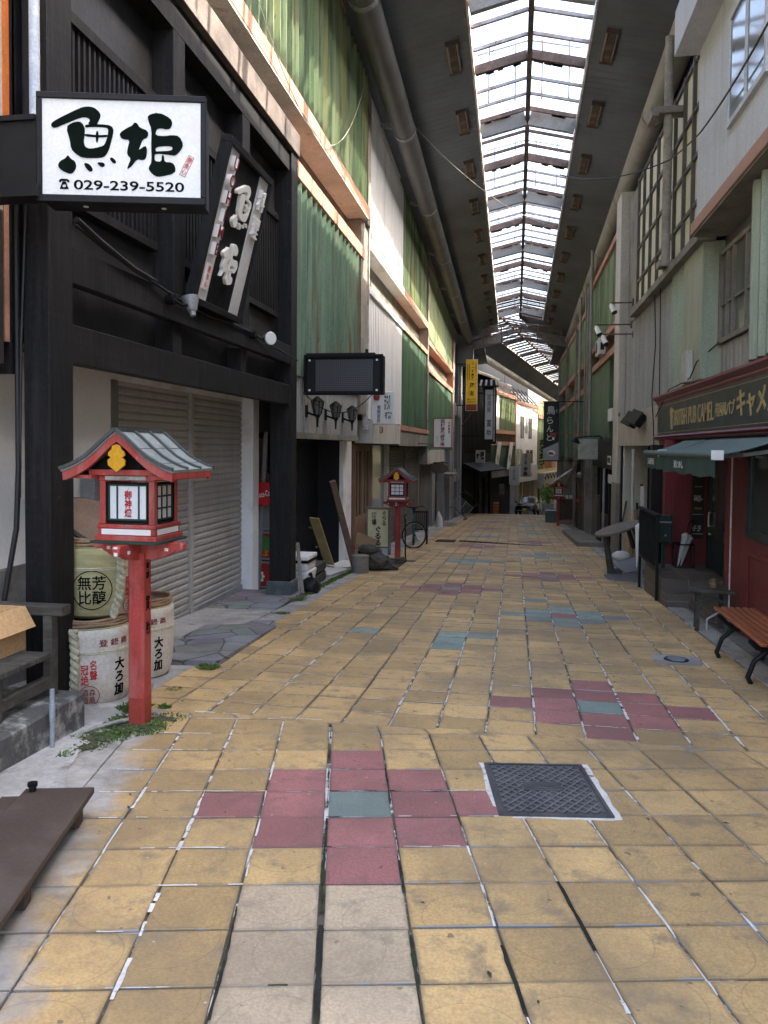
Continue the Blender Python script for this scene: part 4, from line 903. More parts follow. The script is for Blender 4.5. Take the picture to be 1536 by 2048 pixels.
# ================================================================= sake barrels
def barrel(cx, cy, zb, r, h, label, green_from, green_to, rot=0, tx=True, seal=True):
    t = thing('sake_barrel', label, 'barrel', (cx, cy, zb), 'straw wrapped sake barrels behind the red lantern')
    prof = [(.0, .0), (r*.80, .0), (r*.90, .025), (r*.965, h*.22), (r, h*.55), (r*1.0, h*.9), (r*.99, h*.975), (r*.96, h), (r*.93, h*1.005)]
    mb = MB(); mb.lathe(prof, (cx, cy, zb), 40, green_to, green_from+2*math.pi); mb.build('cloth_wrap', m_cloth, t, smooth=True)
    mb = MB(); mb.lathe(prof, (cx, cy, zb), 24, green_from, green_to); mb.build('straw_wrap', m_straw, t, smooth=True)
    mb = MB(); mb.lathe([(r*.95, h*1.0), (r*.97, h*1.012), (r*.93, h*1.02)], (cx, cy, zb), 40); mb.build('straw_rim', m_straw, t, smooth=True)
    mb = MB(); mb.lathe([(r*.93, h*.99), (r*.93, h*1.03), (r*.90, h*1.035), (0, h*1.035)], (cx, cy, zb), 40); mb.build('lid', m_lid, t)
    mb = MB(); 
    for q in range(3):
        mb.tube([(cx+r*(.925-.01*q)*math.cos(a), cy+r*(.925-.01*q)*math.sin(a), zb+h*1.03+.010+.017*q+.004*math.sin(a*5+q*2)) for a in [k*2*math.pi/36 for k in range(37)]], .011, 6)
    mb.build('hoop', m_bamboo, t, smooth=True)
    mb = MB(); zz = zb+h*.70
    for dz in (0, .012): mb.tube([(cx+r*1.006*math.cos(a), cy+r*1.006*math.sin(a), zz+dz) for a in [k*2*math.pi/40 for k in range(41)]], .0045, 5)
    mb.build('cord', m_rope, t, smooth=True)
    # twisted rope running down the seam
    mb = MB()
    for ph in (0, math.pi):
        P = []
        for k in range(60):
            u = k/59; a = green_to+rot+.10*math.sin(u*3.0)-.12*u; z = zb+h*1.02-u*h*1.0; rr = (r if z > zb+h*.5 else r*(.93+.07*(z-zb)/(h*.5)))+.018
            P.append((cx+rr*math.cos(a)+.017*math.cos(u*34+ph), cy+rr*math.sin(a)+.017*math.sin(u*34+ph)*.6-.017*abs(math.sin(u*34+ph))*.3, z))
        mb.tube(P, .0185, 7)
    mb.build('rope', m_rope, t, smooth=True)
    def wrap(a0, z0):
        def fn(a, b, c):
            z = z0+b; rr = (r if z > zb+h*.5 else r*(.95+.05*(z-zb)/(h*.5)))+.0015+c
            an_ = a0+a/r; return (cx+rr*math.cos(an_), cy+rr*math.sin(an_), z)
        return fn
    g = green_to
    if tx:
        mb = MB()
        f = wrap(g+.44, zb+h*.50); mb.text('名\n聲', .05, .14, (0, 0, 0), X_, Z_, .002, .015, fn=f)
        f = wrap(g+.24, zb+h*.44); mb.text('冠\n絶', .052, .14, (0, 0, 0), X_, Z_, .002, .015, fn=f)
        mb.build('red_lettering', m_inkr, t)
        mb = MB(); f = wrap(g+.33, zb+h*.17); mb.text('酒森\n造島', .09, .10, (0, 0, 0), X_, Z_, .002, .0, fn=f); f(0, 0, 0)
        ringp = [(.072*math.cos(q), .072*math.sin(q)) for q in [k*math.pi/14 for k in range(28)]]; ringi = [(x*.94, y*.94) for x, y in ringp]
        m2 = MB(); m2.prism(ringp, (0, 0, 0), X_, Z_, 0, .002, [ringi]); mb.add([f(p[0], p[2], -p[1]) for p in m2.v], m2.f)
        f = wrap(g+.95, zb+h*.83); mb.text('登 錄 商', .22, .05, (0, 0, 0), X_, Z_, .002, .01, fn=f); mb.build('seal_lettering', m_inkm, t)
        mb = MB(); f = wrap(g+1.10, zb+h*.37); mb.text('大\nろ\n加', .085, .27, (0, 0, 0), X_, Z_, .002, .03, fn=f); mb.build('brush_lettering', m_ink, t)
    if seal:
        f = wrap(g-.53, zb+h*.42); mb = MB(); mb.text('無芳\n比醇', .19, .20, (0, 0, 0), X_, Z_, .002, .012, fn=f)
        ringp = [(.138*math.cos(q), .138*math.sin(q)) for q in [k*math.pi/20 for k in range(40)]]; ringi = [(x*.955, y*.955) for x, y in ringp]
        m2 = MB(); m2.prism(ringp, (0, 0, 0), X_, Z_, 0, .002, [ringi]); mb.add([f(p[0], p[2], -p[1]) for p in m2.v], m2.f); mb.build('round_seal', m_ink, t)
    return t
barrel(-2.98, 5.14, gz(5.15)-.005, .285, .545, 'front bottom sake barrel with white cloth and red lettering behind the black post', R(205), R(277), 0)
barrel(-2.98, 5.83, gz(5.75)+.005, .285, .56, 'rear sake barrel on the ground with brush lettering against the slate paving', R(200), R(268), 0)
barrel(-2.99, 5.28, gz(5.15)+.595, .335, .50, 'upper sake barrel of green straw with a round black seal on top of two others', R(190), R(320), 0)
t = thing('barrel_lid', 'large round wooden lid leaning on top of the upper barrel', 'lid', (-3.0, 5.4, .95))
mb = MB(Matrix.Translation((-3.02, 5.36, .93)) @ Matrix.Rotation(R(33), 4, 'Y') @ Matrix.Rotation(R(6), 4, 'X')); mb.lathe([(0, 0), (.33, 0), (.335, .01), (.335, .03), (.33, .04), (0, .04)], (0, 0, 0), 40); mb.build('disc', M('lid wood', (.15, .10, .07), .7, .3, 3, .2, 50), t, smooth=True)
mb = MB(Matrix.Translation((-3.02, 5.36, .93)) @ Matrix.Rotation(R(33), 4, 'Y') @ Matrix.Rotation(R(6), 4, 'X')); mb.lathe([(.336, 0), (.345, .02), (.336, .04)], (0, 0, 0), 40); mb.build('rim_hoop', m_oldw, t, smooth=True)
t = thing('flower_sprig', 'small sprig of red and white flowers tucked behind the lantern bracket', 'flowers', (-2.72, 5.2, .93))
mb = MB(); random.seed(3)
for k in range(14): mb.ball((-2.70+random.uniform(-.06, .08), 5.2+random.uniform(-.05, .05), .985+random.uniform(-.05, .05)), .014, n=6, mi=k % 2)
mb.build('blossoms', [m_inkm, m_inkw], t)
mb = MB()
for k in range(5): mb.tube([(-2.75, 5.2, .90), (-2.70+random.uniform(-.05, .06), 5.2, .985)], .003, 5)
mb.build('stems', m_leaf, t)
mb = MB(); mb.tube([(-2.30, 4.70, gz(4.7)+.25), (-2.33, 4.68, gz(4.7)+.10), (-2.38, 4.60, gz(4.6)+.04), (-2.46, 4.50, gz(4.5)+.035), (-2.55, 4.42, gz(4.4)+.02)], .014, 8); mb.tube([(-2.42, 4.53, gz(4.5)+.045), (-2.50, 4.40, gz(4.4)+.04), (-2.56, 4.30, gz(4.3)+.03), (-2.54, 4.22, gz(4.2)+.015)], .012, 8)
mb.build('hose', m_cableg, label='pale hose looping through the weeds at the foot of the big lantern', cat='hose', smooth=True)
# weeds : leaf clumps
def weeds(name, spots, label=None):
    mb = MB(); random.seed(9)
    for (x, y, n, rad, hh_) in spots:
        for k in range(n):
            a = random.uniform(0, 6.28); d = rad*math.sqrt(random.random()); px, py = x+d*math.cos(a), y+d*math.sin(a)*.8; z = gz(py)+.012
            b = random.uniform(0, 6.28); l = hh_*random.uniform(.25, .8); w = l*random.uniform(.08, .26); lean = random.uniform(.3, 1.5)
            dx, dy = math.cos(b), math.sin(b)
            p0 = Vector((px, py, z)); p1 = p0+Vector((dx*l*.4*lean, dy*l*.4*lean, l*.55)); p2 = p0+Vector((dx*l*lean*.9, dy*l*lean*.9, l*random.uniform(.35, .8))); s = Vector((-dy, dx, random.uniform(-.3, .3)))*w
            mb.add([p0, p1-s, p2, p1+s], [(0, 1, 2), (0, 2, 3)])
    return mb.build(name, m_leaf, kind='stuff')
weeds('weeds', [(-2.32, 4.50, 700, .22, .04), (-2.42, 4.28, 450, .17, .035), (-2.22, 4.72, 260, .14, .03), (-2.45, 4.62, 220, .10, .05), (-2.52, 4.85, 160, .09, .08), (-2.40, 4.10, 90, .1, .035), (-2.46, 3.95, 40, .05, .04), (-2.47, 5.4, 50, .07, .03), (-2.50, 6.1, 160, .10, .06), (-2.72, 8.9, 120, .10, .05), (-2.86, 10.0, 160, .12, .07), (-2.88, 10.6, 140, .12, .07), (-2.33, 4.95, 60, .05, .05)]
      + [(-2.87, 10.9+i*.16, 60, .07, .06) for i in range(34)] + [(2.27, 5.6+i*.3, 12, .12, .03) for i in range(12)] + [(2.28, 6.1, 60, .08, .05)])
random.seed(17)
mb = MB()
for (x, y, rx, ry) in ((-2.33, 4.50, .17, .12), (-2.44, 4.28, .12, .10), (-2.22, 4.70, .10, .06), (-2.46, 4.62, .08, .09), (-2.50, 6.12, .08, .12), (-2.86, 10.2, .06, .5), (-2.87, 12.5, .045, 1.4), (-2.41, 4.10, .06, .08)):
    n = 26; ph = [random.uniform(.55, 1.1) for _ in range(n)]; c = (x, y, gz(y)+.0215)
    mb.add([c]+[(x+rx*ph[k]*math.cos(k*6.2832/n), y+ry*ph[k]*math.sin(k*6.2832/n), gz(y+ry*ph[k]*math.sin(k*6.2832/n))+.0205) for k in range(n)], [(0, 1+k, 1+(k+1) % n) for k in range(n)])
mb.build('moss', M('soil and moss', (.06, .065, .03), .95, .5, 12, .8, 30, dirt=(.11, .10, .075), dscale=14, dthr=.5), kind='stuff')
random.seed(21)
mb = MB()
for k in range(150):
    x, y = (random.uniform(-2.6, 2.0), random.uniform(1.6, 12)) if k < 70 else (random.uniform(1.9, 2.7), random.uniform(5, 11))
    a = random.uniform(0, 6.28); l = random.uniform(.006, .02); mb.add([(x-l*math.cos(a), y-l*math.sin(a), gz(y)+.018), (x+l*.4*math.sin(a), y-l*.4*math.cos(a), gz(y)+.020), (x+l*math.cos(a), y+l*math.sin(a), gz(y)+.018), (x-l*.4*math.sin(a), y+l*.4*math.cos(a), gz(y)+.021)], [(0, 1, 2, 3)])
mb.build('litter', M('dry leaf bits', (.06, .05, .035), .9, .5, 9, 0), kind='stuff')

# ================================================================= LEFT: louvred buildings
def railbox(mb, x0, x1, y0, y1, z0, z1): mb.box(x0, x1, y0, y1, z0, z1)
# A : green louvred building whose upper floor runs over the timber shop
t = thing('louvred_building', 'green louvred building with salmon beams rising over the black timber shop', 'building', (-3.5, 13, gz(13)))
mb = MB(); mb.box(-8, -3.31, 10.72, 15.8, 2.2, 9.2); mb.box(-8, -3.31, 2.0, 10.72, 6.05, 9.2); mb.box(-4.4, -3.31, 2.0, 15.8, 9.2, 10.4); mb.build('wall', m_cem, t)
mb = MB(); mb.box(-3.31, -2.90, 2.0, 15.40, 6.05, 6.27); mb.build('beam', m_pink, t, bevel=.01)
mb = MB(); mb.box(-3.305, -2.905, 2.0, 15.35, 6.02, 6.0495); mb.build('soffit', m_cream, t)
mb = MB(); mb.ribs(2.0, 15.38, 6.27, 8.86, -3.015, .275, .10); mb.build('louvre_panel', m_greenp, t)
mb = MB(); mb.box(-3.2, -2.90, 2.0, 15.45, 8.86, 9.06); mb.build('beam', m_pinkd, t)
mb = MB(); mb.box(-3.31, -3.0, 10.42, 15.38, 5.26, 5.50); mb.build('beam', m_pink, t, bevel=.01)
mb = MB(); mb.ribs(10.43, 15.15, 2.55, 5.26, -3.115, .29, .10); mb.build('louvre_panel', m_greenr, t)
mb = MB(); mb.box(-3.31, -3.02, 15.15, 15.78, 2.2, 6.0); mb.box(-3.31, -2.96, 15.46, 15.78, 6.0, 8.95); mb.build('pilaster', m_cem, t)
mb = MB(); mb.ribs(10.45, 15.2, 1.75, 2.55, -3.10, .10, .02); mb.build('fascia_panel', m_grib, t)
# shop front under A : dark opening with lattice doors
mb = MB(); mb.box(-3.31, -3.06, 10.7, 15.2, 1.66, 1.75); mb.build('lintel', m_cem, t)
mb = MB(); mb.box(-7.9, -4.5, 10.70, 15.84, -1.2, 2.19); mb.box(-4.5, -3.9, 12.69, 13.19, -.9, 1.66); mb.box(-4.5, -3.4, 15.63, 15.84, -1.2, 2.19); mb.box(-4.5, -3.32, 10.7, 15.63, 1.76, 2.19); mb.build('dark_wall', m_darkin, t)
mb = MB(); mb.box(-3.9, -3.84, 13.2, 15.0, -.9, 1.66); mb.box(-3.9, -3.38, 15.0, 15.1, -.9, 1.66); mb.build('dark_door', M('very dark blue door', (.012, .013, .018), .4, .2, 3, .1), t)
mb = MB()
for k in range(9): mb.box(-3.88, -3.85, 11.75+k*.1, 11.77+k*.1, -.75, 1.1)
for k in range(16): mb.box(-3.885, -3.855, 11.72, 12.58, -.72+k*.11, -.705+k*.11)
mb.build('lattice_door', m_wood, t)
mb = MB(); mb.box(-3.92, -3.8, 11.6, 11.7, -.8, 1.66); mb.box(-3.92, -3.8, 12.58, 12.68, -.8, 1.66); mb.box(-3.9, -3.6, 11.2, 12.7, 1.02, 1.12); mb.build('door_frame', m_beamw, t)
mb = MB(); mb.box(-3.37, -3.29, 14.86, 15.62, -.95, 1.655); mb.build('white_pier', m_whitew, t)

# B : white then green louvred building
t = thing('louvred_building', 'louvred building painted white at its near half and green at the far half', 'building', (-3.5, 21, gz(21)))
mb = MB(); mb.box(-8, -3.31, 15.85, 27.1, 2.2, 8.6); mb.box(-4.4, -3.31, 15.8, 27.1, 8.6, 10.2); mb.build('wall', m_cem, t)
for y0, y1, bm, pm in ((15.84, 21.1, m_wrib, m_wrib), (21.1, 26.8, m_pink, m_greenp)):
    mb = MB(); mb.box(-3.31, -3.0, y0, y1, 5.66, 5.84); mb.build('beam', bm, t, bevel=.01)
    mb = MB(); mb.ribs(y0+.05, y1-.02, 5.84, 8.5, -3.08, .21, .05); mb.build('louvre_panel', pm, t)
    mb = MB(); mb.box(-3.2, -3.0, y0, y1+.1, 8.5, 8.72); mb.build('beam', bm if pm is m_wrib else m_pinkd, t)
    mb = MB(); mb.box(-3.31, -3.0, y0, y1, 4.72, 4.88); mb.build('beam', bm, t, bevel=.01)
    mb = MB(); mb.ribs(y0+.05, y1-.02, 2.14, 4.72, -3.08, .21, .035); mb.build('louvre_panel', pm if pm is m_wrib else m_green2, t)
mb = MB(); mb.box(-3.305, -3.005, 15.9, 26.8, 5.63, 5.6595); mb.build('soffit', m_cream, t)
mb = MB(); mb.box(-3.31, -2.99, 26.8, 27.1, 1.0, 8.8); mb.build('pilaster', m_cem, t)
mb = MB(); mb.box(-3.1, -2.985, 15.79, 15.84, 1.9, 8.78); mb.build('corner_edge', m_edge, t)
mb = MB(); mb.box(-3.40, -2.92, 16.0, 19.95, 1.62, 2.10); mb.build('shop_fascia', m_cream, t)
mb = MB(); mb.text('きたの', .5, .17, (-2.918, 17.0, 1.93), Y_, Z_, .004); mb.build('fascia_lettering', M('brown lettering', (.20, .12, .06), .6), t)
mb = MB(); mb.box(-3.40, -2.96, 19.97, 26.9, 1.58, 1.98); mb.build('shop_fascia', m_cem, t)
mb = MB(); mb.box(-3.0, -2.93, 19.97, 26.9, 1.99, 2.13); mb.build('beam', m_pinkd, t)
# ground floor of B
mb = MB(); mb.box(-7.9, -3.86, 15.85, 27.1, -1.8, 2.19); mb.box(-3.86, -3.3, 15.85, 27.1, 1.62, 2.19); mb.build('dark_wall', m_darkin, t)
for y0 in (16.0, 16.87):
    mb = MB(); mb.box(-3.36, -3.29, y0, y0+.09, -.95, 1.6); mb.box(-3.36, -3.29, y0+.76, y0+.85, -.95, 1.6); mb.box(-3.36, -3.29, y0+.09, y0+.76, -.95, .05); mb.box(-3.36, -3.29, y0+.09, y0+.76, 1.45, 1.6); mb.box(-3.35, -3.30, y0+.38, y0+.46, .05, 1.45); d = mb.build('wooden_door', m_wood, t)
    mb = MB(); mb.box(-3.34, -3.325, y0+.09, y0+.38, .05, 1.45); mb.box(-3.34, -3.325, y0+.46, y0+.76, .05, 1.45); mb.build('pane', m_glass, d)
mb = MB(); mb.box(-3.45, -3.26, 17.74, 17.86, -.95, 1.6); mb.build('door_frame', m_cem, t)
mb = MB(); mb.box(-3.40, -3.33, 17.86, 19.9, -1.05, 1.6); mb.build('shop_glass', m_glassl, t)
mb = MB(); mb.box(-3.5, -3.24, 19.9, 20.15, -1.1, 1.6); mb.build('white_pier', m_cream, t)
for y0, y1 in ((20.25, 23.4), (23.5, 26.7)):
    mb = MB(); z = gz(y0)-.1; prof = []
    while z < 1.55: prof += [(z, 0), (z+.02, .02), (z+.06, .02), (z+.072, .004)]; z += .082
    vs = []
    for zz, dd in prof: vs += [(-3.30+dd, y0, zz), (-3.30+dd, y1, zz)]
    mb.add(vs, [(2*k, 2*k+1, 2*k+3, 2*k+2) for k in range(len(prof)-1)]); mb.build('roller_shutter', m_shutd, t)
mb = MB(); mb.box(-3.42, -3.25, 23.4, 23.5, -1.4, 1.58); mb.box(-3.42, -3.25, 26.7, 26.95, -1.5, 1.58); mb.build('guide_rail', m_cem, t)

# C : green louvred building
t = thing('louvred_building', 'yellowed green louvred building next to the grey stone one', 'building', (-3.5, 32, gz(32)))
mb = MB(); mb.box(-8, -3.31, 27.12, 38.1, 1.2, 8.1); mb.box(-4.4, -3.31, 27.1, 38.1, 8.1, 10.0); mb.build('wall', m_cem, t)
mb = MB(); mb.box(-3.31, -3.0, 27.15, 37.8, 5.14, 5.30); mb.build('beam', m_pink, t)
mb = MB(); mb.ribs(27.2, 37.8, 5.30, 7.95, -3.08, .25, .04); mb.build('louvre_panel', M('yellowed green panel', (.23, .32, .20), .6, .22, .8, .12, 45, dirt=(.42, .37, .14), dscale=.9, dthr=.57, stretch=(2, 2, .4)), t)
mb = MB(); mb.box(-3.2, -3.0, 27.15, 38.0, 7.95, 8.18); mb.build('beam', m_pinkd, t)
mb = MB(); mb.box(-3.31, -3.0, 27.15, 37.8, 4.18, 4.38); mb.build('beam', m_pink, t)
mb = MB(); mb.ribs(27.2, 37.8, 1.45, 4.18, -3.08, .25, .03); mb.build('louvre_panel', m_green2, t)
mb = MB(); mb.box(-3.31, -2.985, 37.8, 38.1, .8, 8.2); mb.build('pilaster', m_pinkd, t)
mb = MB(); mb.box(-3.6, -3.0, 27.2, 33.5, .95, 1.45); mb.build('shop_fascia', m_cream, t)
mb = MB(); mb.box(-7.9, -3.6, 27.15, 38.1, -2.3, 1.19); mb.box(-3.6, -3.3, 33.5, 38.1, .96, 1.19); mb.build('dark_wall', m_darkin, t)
z = -1.75; prof = []
while z < .95: prof += [(z, 0), (z+.02, .02), (z+.06, .02), (z+.072, .004)]; z += .082
mb = MB(); vs = []
for zz, dd in prof: vs += [(-3.30+dd, 27.3, zz), (-3.30+dd, 30.6, zz)]
mb.add(vs, [(2*k, 2*k+1, 2*k+3, 2*k+2) for k in range(len(prof)-1)]); mb.build('roller_shutter', m_shutd, t)
for q in ((-3.4, -3.2, 30.7, 31.3, -1.9, .94), (-3.4, -3.25, 31.8, 32.3, -1.9, .94), (-3.3, -3.0, 33.55, 34.2, -1.95, 1.4), (-3.3, -3.0, 36.6, 37.79, -2.1, 1.4)): mb = MB(); mb.box(*q); mb.build('pier', m_stone, t)
mb = MB(); mb.box(-3.3, -2.6, 33.6, 36.3, .28, .40); mb.build('small_canopy', m_cem, t)
# D : grey stone building
t = thing('stone_building', 'narrow grey stone faced building with a tall window beyond the green louvres', 'building', (-3.5, 41, gz(41)))
mb = MB(); mb.box(-8, -3.2, 38.12, 44.6, -2.5, 9.0)
for y0, y1 in ((38.12, 38.9), (43.2, 44.6)): mb.box(-3.2, -2.98, y0, y1, -2.5, 7.4)
for z0, z1 in ((6.9, 7.4), (3.2, 3.8), (-.2, .4)): mb.box(-3.2, -2.99, 38.9, 43.2, z0, z1)
mb.build('wall', m_stone, t)
for z0, z1 in ((3.8, 6.9), (.4, 3.2)):
    mb = MB(); mb.box(-3.2, -3.12, 38.95, 43.15, z0+.05, z1-.05); w = mb.build('window', m_glassl, t)
    mb = MB(); mb.box(-3.12, -3.08, 38.9, 43.2, z0, z0+.08); mb.box(-3.12, -3.08, 38.9, 43.2, z1-.08, z1); mb.box(-3.12, -3.08, 40.9, 41.0, z0, z1); mb.build('frame', m_cem, w)
# ================================================================= LEFT: objects in front of the shops
# dotted lamp panel sign
t = thing('lamp_panel_sign', 'black rectangular dotted LED panel sign hung beyond the timber shop', 'sign', (-2.45, 11.0, 2.3))
mb = MB(); mb.box(-3.03, -1.87, 11.02, 11.20, 2.30, 2.86); mb.build('housing', m_blackm, t, bevel=.01)
mb = MB(); mb.box(-3.03, -1.87, 10.985, 11.02, 2.82, 2.87); mb.box(-3.03, -1.87, 10.985, 11.02, 2.29, 2.33); mb.box(-3.03, -2.99, 10.985, 11.02, 2.33, 2.82); mb.box(-1.91, -1.87, 10.985, 11.02, 2.33, 2.82); mb.build('frame', m_black, t, bevel=.006)
mb = MB(); mb.box(-2.86, -2.02, 11.012, 11.0195, 2.35, 2.80); mb.build('dotted_panel', m_led, t)
mb = MB()
for z in (2.36, 2.79):
    for x in (-2.95, -1.96): mb.lathe([(0, 0), (.014, 0)], (0, 0, 0), 8) if 0 else mb.box(x-.013, x+.013, 11.005, 11.019, z-.013, z+.013)
mb.build('corner_bolt', m_inkw, t)
mb = MB(); mb.box(-3.3, -2.0, 11.06, 11.14, 2.865, 2.90); mb.box(-2.14, -2.10, 11.06, 11.12, 2.90, 2.95); mb.build('mounting_bar', m_blackm, t)
def wall_lamp(y, label):
    t = thing('wall_lamp', label, 'lamp', (-3.06, y, 2.0), 'black lantern lamps on the fascia')
    mb = MB(); mb.box(-3.09, -3.06, y-.045, y+.045, 1.98, 2.16); mb.bar((-3.06, y, 2.05), (-2.92, y, 2.0), .03); mb.build('bracket', m_black, t)
    mb = MB(); mb.tube([(-2.9, y, 1.83), (-2.9, y, 1.96), (-2.9, y, 2.02)], [.012, .02, .055], 6); mb.tube([(-2.9, y, 2.21), (-2.9, y, 2.24), (-2.9, y, 2.29)], [.12, .085, .015], 6)
    for k in range(6):
        a = k*math.pi/3; mb.bar((-2.9+.055*math.cos(a), y+.055*math.sin(a), 2.02), (-2.9+.095*math.cos(a), y+.095*math.sin(a), 2.21), .012)
    mb.build('cage', m_black, t)
    mb = MB(); mb.tube([(-2.9, y, 2.02), (-2.9, y, 2.205)], [.048, .086], 6); mb.build('glass', m_glassl, t)
wall_lamp(11.3, 'nearest black lantern lamp under the dotted panel sign'); wall_lamp(12.5, 'middle black lantern lamp under the dotted panel sign'); wall_lamp(13.8, 'black lantern lamp right of the dotted panel sign')
# inn sign
t = thing('inn_sign', 'white rounded sign reading まちの宿 in front of the white louvres', 'sign', (-2.72, 16.0, 2.0))
mb = MB(); mb.box(-2.97, -2.48, 16.0, 16.12, 2.01, 2.70); mb.build('box', m_signw, t, bevel=.03, seg=3)
mb = MB(); mb.text('まちの', .12, .34, (-2.62, 15.999, 2.48), X_, Z_, .004, .012); mb.text('宿', .15, .15, (-2.60, 15.999, 2.20), X_, Z_, .004, .012); mb.text('東照宮前', None, .07, (-2.8, 15.999, 2.3), X_, Z_, .004) if 0 else mb.text('東\n照\n宮\n前', .075, .36, (-2.80, 15.999, 2.23), X_, Z_, .004); mb.build('lettering', m_ink, t)
mb = MB(); mb.lathe([(0, .09), (.055, .08), (.07, .03), (.07, -.03), (.055, -.08), (0, -.09)], (-2.84, 15.95, 2.60), 14); mb.build('red_lantern_mark', m_inkm, t, smooth=True)
# drink disc
t = thing('drinks_disc_sign', 'round red drinks sign with white script beside the white pier', 'sign', (-3.5, 10.75, .75))
mb = MB(); mb.tube([(-3.54, 10.78, .86), (-3.54, 10.76, .86)], .17, 28); mb.build('disc', M('bright red enamel', (.55, .012, .02), .35, .08, 3, 0), t)
mb = MB(); mb.text('Coca-Cola', .25, .085, (-3.54, 10.757, .86), (X_*.97+Z_*.2).normalized(), (Z_*.97-X_*.2).normalized(), .003, .012); mb.build('lettering', m_inkw, t)
# drinks crates / coolers stacked against the wall
def crate(z, h, colr, label, deco):
    t = thing('drinks_case', label, 'case', (-3.7, 11.3, z), 'drinks cases stacked behind the black post')
    mb = MB(); mb.box(-3.95, -3.45, 11.0, 11.45, z, z+h); mb.build('case', colr, t, bevel=.03, seg=2)
    mb = MB(); mb.box(-3.97, -3.43, 10.985, 11.0, z, z+.03); mb.box(-3.97, -3.43, 10.985, 11.0, z+h-.03, z+h); mb.box(-3.97, -3.94, 10.985, 11.0, z+.03, z+h-.03); mb.box(-3.46, -3.43, 10.985, 11.0, z+.03, z+h-.03); mb.build('rim', m_steel, t)
    mb = MB()
    if deco == 1:
        for k in range(9): mb.ball((-3.75+.05*(k % 3)+random.uniform(-.02, .02), 11.0, z+.12+.05*(k//3)), .026, .005, .026, 8)
        mb.build('flower_print', m_inkw, t)
    elif deco == 2:
        mb.ball((-3.62, 11.0, z+h*.58), .10, .005, .11, 10); mb.build('leaf_print', M('leaf green print', (.05, .19, .04), .6), t)
        mb = MB(); mb.text('そば', .26, .09, (-3.68, 10.999, z+.10), X_, Z_, .003); mb.build('lettering', M('yellow print', (.6, .42, .04), .6), t)
m_cred = M('red drinks case', (.36, .03, .02), .5, .12, 3, .05)
crate(-.55, .40, m_cred, 'bottom red drinks case with white flower print', 1)
crate(-.13, .42, m_cred, 'middle red drinks case with green leaf print', 2)
crate(.31, .44, M('grey clear case', (.20, .20, .20), .35, .1, 3, .03), 'top grey drinks case of the stack', 0)
mb = MB(); mb.bar((-3.68, 10.9, -.6), (-3.60, 11.0, 1.75), .05, .05); mb.build('thin_post', m_steel, label='thin grey post leaning beside the stacked drinks cases', cat='post')
# foam boxes
def foam(x0, x1, y0, y1, z0, z1, label, band):
    t = thing('foam_box', label, 'box', ((x0+x1)/2, (y0+y1)/2, z0), 'foam boxes behind the black post')
    mb = MB(); e = .02; mb.add([(x0+e, y0+e, z0), (x1-e, y0+e, z0), (x1-e, y1-e, z0), (x0+e, y1-e, z0), (x0, y0, z1-.06), (x1, y0, z1-.06), (x1, y1, z1-.06), (x0, y1, z1-.06)], [(3, 2, 1, 0), (4, 5, 6, 7), (0, 1, 5, 4), (1, 2, 6, 5), (2, 3, 7, 6), (3, 0, 4, 7)]); mb.build('tub', m_styro, t, bevel=.012)
    mb = MB(); mb.box(x0-.006, x1+.006, y0-.006, y1+.006, z1-.059, z1); mb.build('lid', m_styro, t, bevel=.01)
    if band:
        mb = MB(); mb.box(x0-.004, x1+.004, y0-.004, y1+.004, z1-.10, z1-.0605); mb.build('tape', m_black, t)
foam(-3.30, -2.96, 10.98, 11.5, -.56, -.29, 'lower crumpled white foam box', False)
foam(-3.31, -2.95, 10.95, 11.5, -.285, -.06, 'upper white foam box with a black tape band', True)
t = thing('rubbish_bag', 'black rubbish bag slumped at the foot of the foam boxes', 'bag', (-2.87, 10.85, gz(10.85)))
mb = MB(); random.seed(4); mb.ball((-2.86, 10.8, gz(10.8)+.10), .15, .17, .13, 16); mb.v = [(x+random.uniform(-.012, .012), y+random.uniform(-.012, .012), max(gz(10.8)+.01, z+random.uniform(-.012, .012))) for x, y, z in mb.v]; mb.build('bag', m_blackm, t, smooth=True)
mb = MB(); mb.tube([(-2.84, 10.75, gz(10.8)+.20), (-2.83, 10.73, gz(10.8)+.26), (-2.85, 10.72, gz(10.8)+.30)], [.04, .018, .035], 8); mb.build('knot', m_blackm, t)
mb = MB(); mb.bar((-2.90, 10.52, gz(10.5)+.01), (-3.06, 10.80, .16), .05, .02); mb.build('plank', m_cem, label='thin grey slat leaning on the black post base', cat='plank')
t = thing('wooden_crate', 'dark wooden crate behind the foam boxes', 'crate', (-3.15, 11.9, gz(11.9)))
mb = MB()
for z in (0, .17): mb.box(-3.42, -3.0, 11.62, 12.3, gz(12)+z+.02, gz(12)+z+.15)
mb.build('boards', m_oldw, t, bevel=.005)
mb = MB()
for x in (-3.40, -3.03):
    for y in (11.64, 12.27): mb.box(x-.015, x+.015, y-.015, y+.015, gz(12)+.15, gz(12)+.19)
mb.build('corner_post', m_oldw, t)
t = thing('floor_board', 'pale board with black lettering lying on the dark shop floor', 'board', (-3.2, 13.4, gz(13.4)))
mb = MB(); mb.add([(-3.62, 12.9, gz(12.9)+.06), (-3.05, 12.75, gz(12.75)+.05), (-2.98, 13.9, gz(13.9)+.04), (-3.5, 14.3, gz(14.3)+.08), (-3.62, 12.9, gz(12.9)+.04), (-3.05, 12.75, gz(12.75)+.03), (-2.98, 13.9, gz(13.9)+.02), (-3.5, 14.3, gz(14.3)+.06)], [(0, 1, 2, 3), (4, 5, 1, 0), (5, 6, 2, 1), (6, 7, 3, 2), (7, 4, 0, 3)]); mb.build('board', m_signg, t)
mb = MB(); mb.text('営業中', .5, .14, (-3.42, 13.85, gz(13.8)+.077), (X_*.8-Y_*.5).normalized(), (Y_*.85+X_*.5).normalized(), .004); mb.build('lettering', m_ink, t)
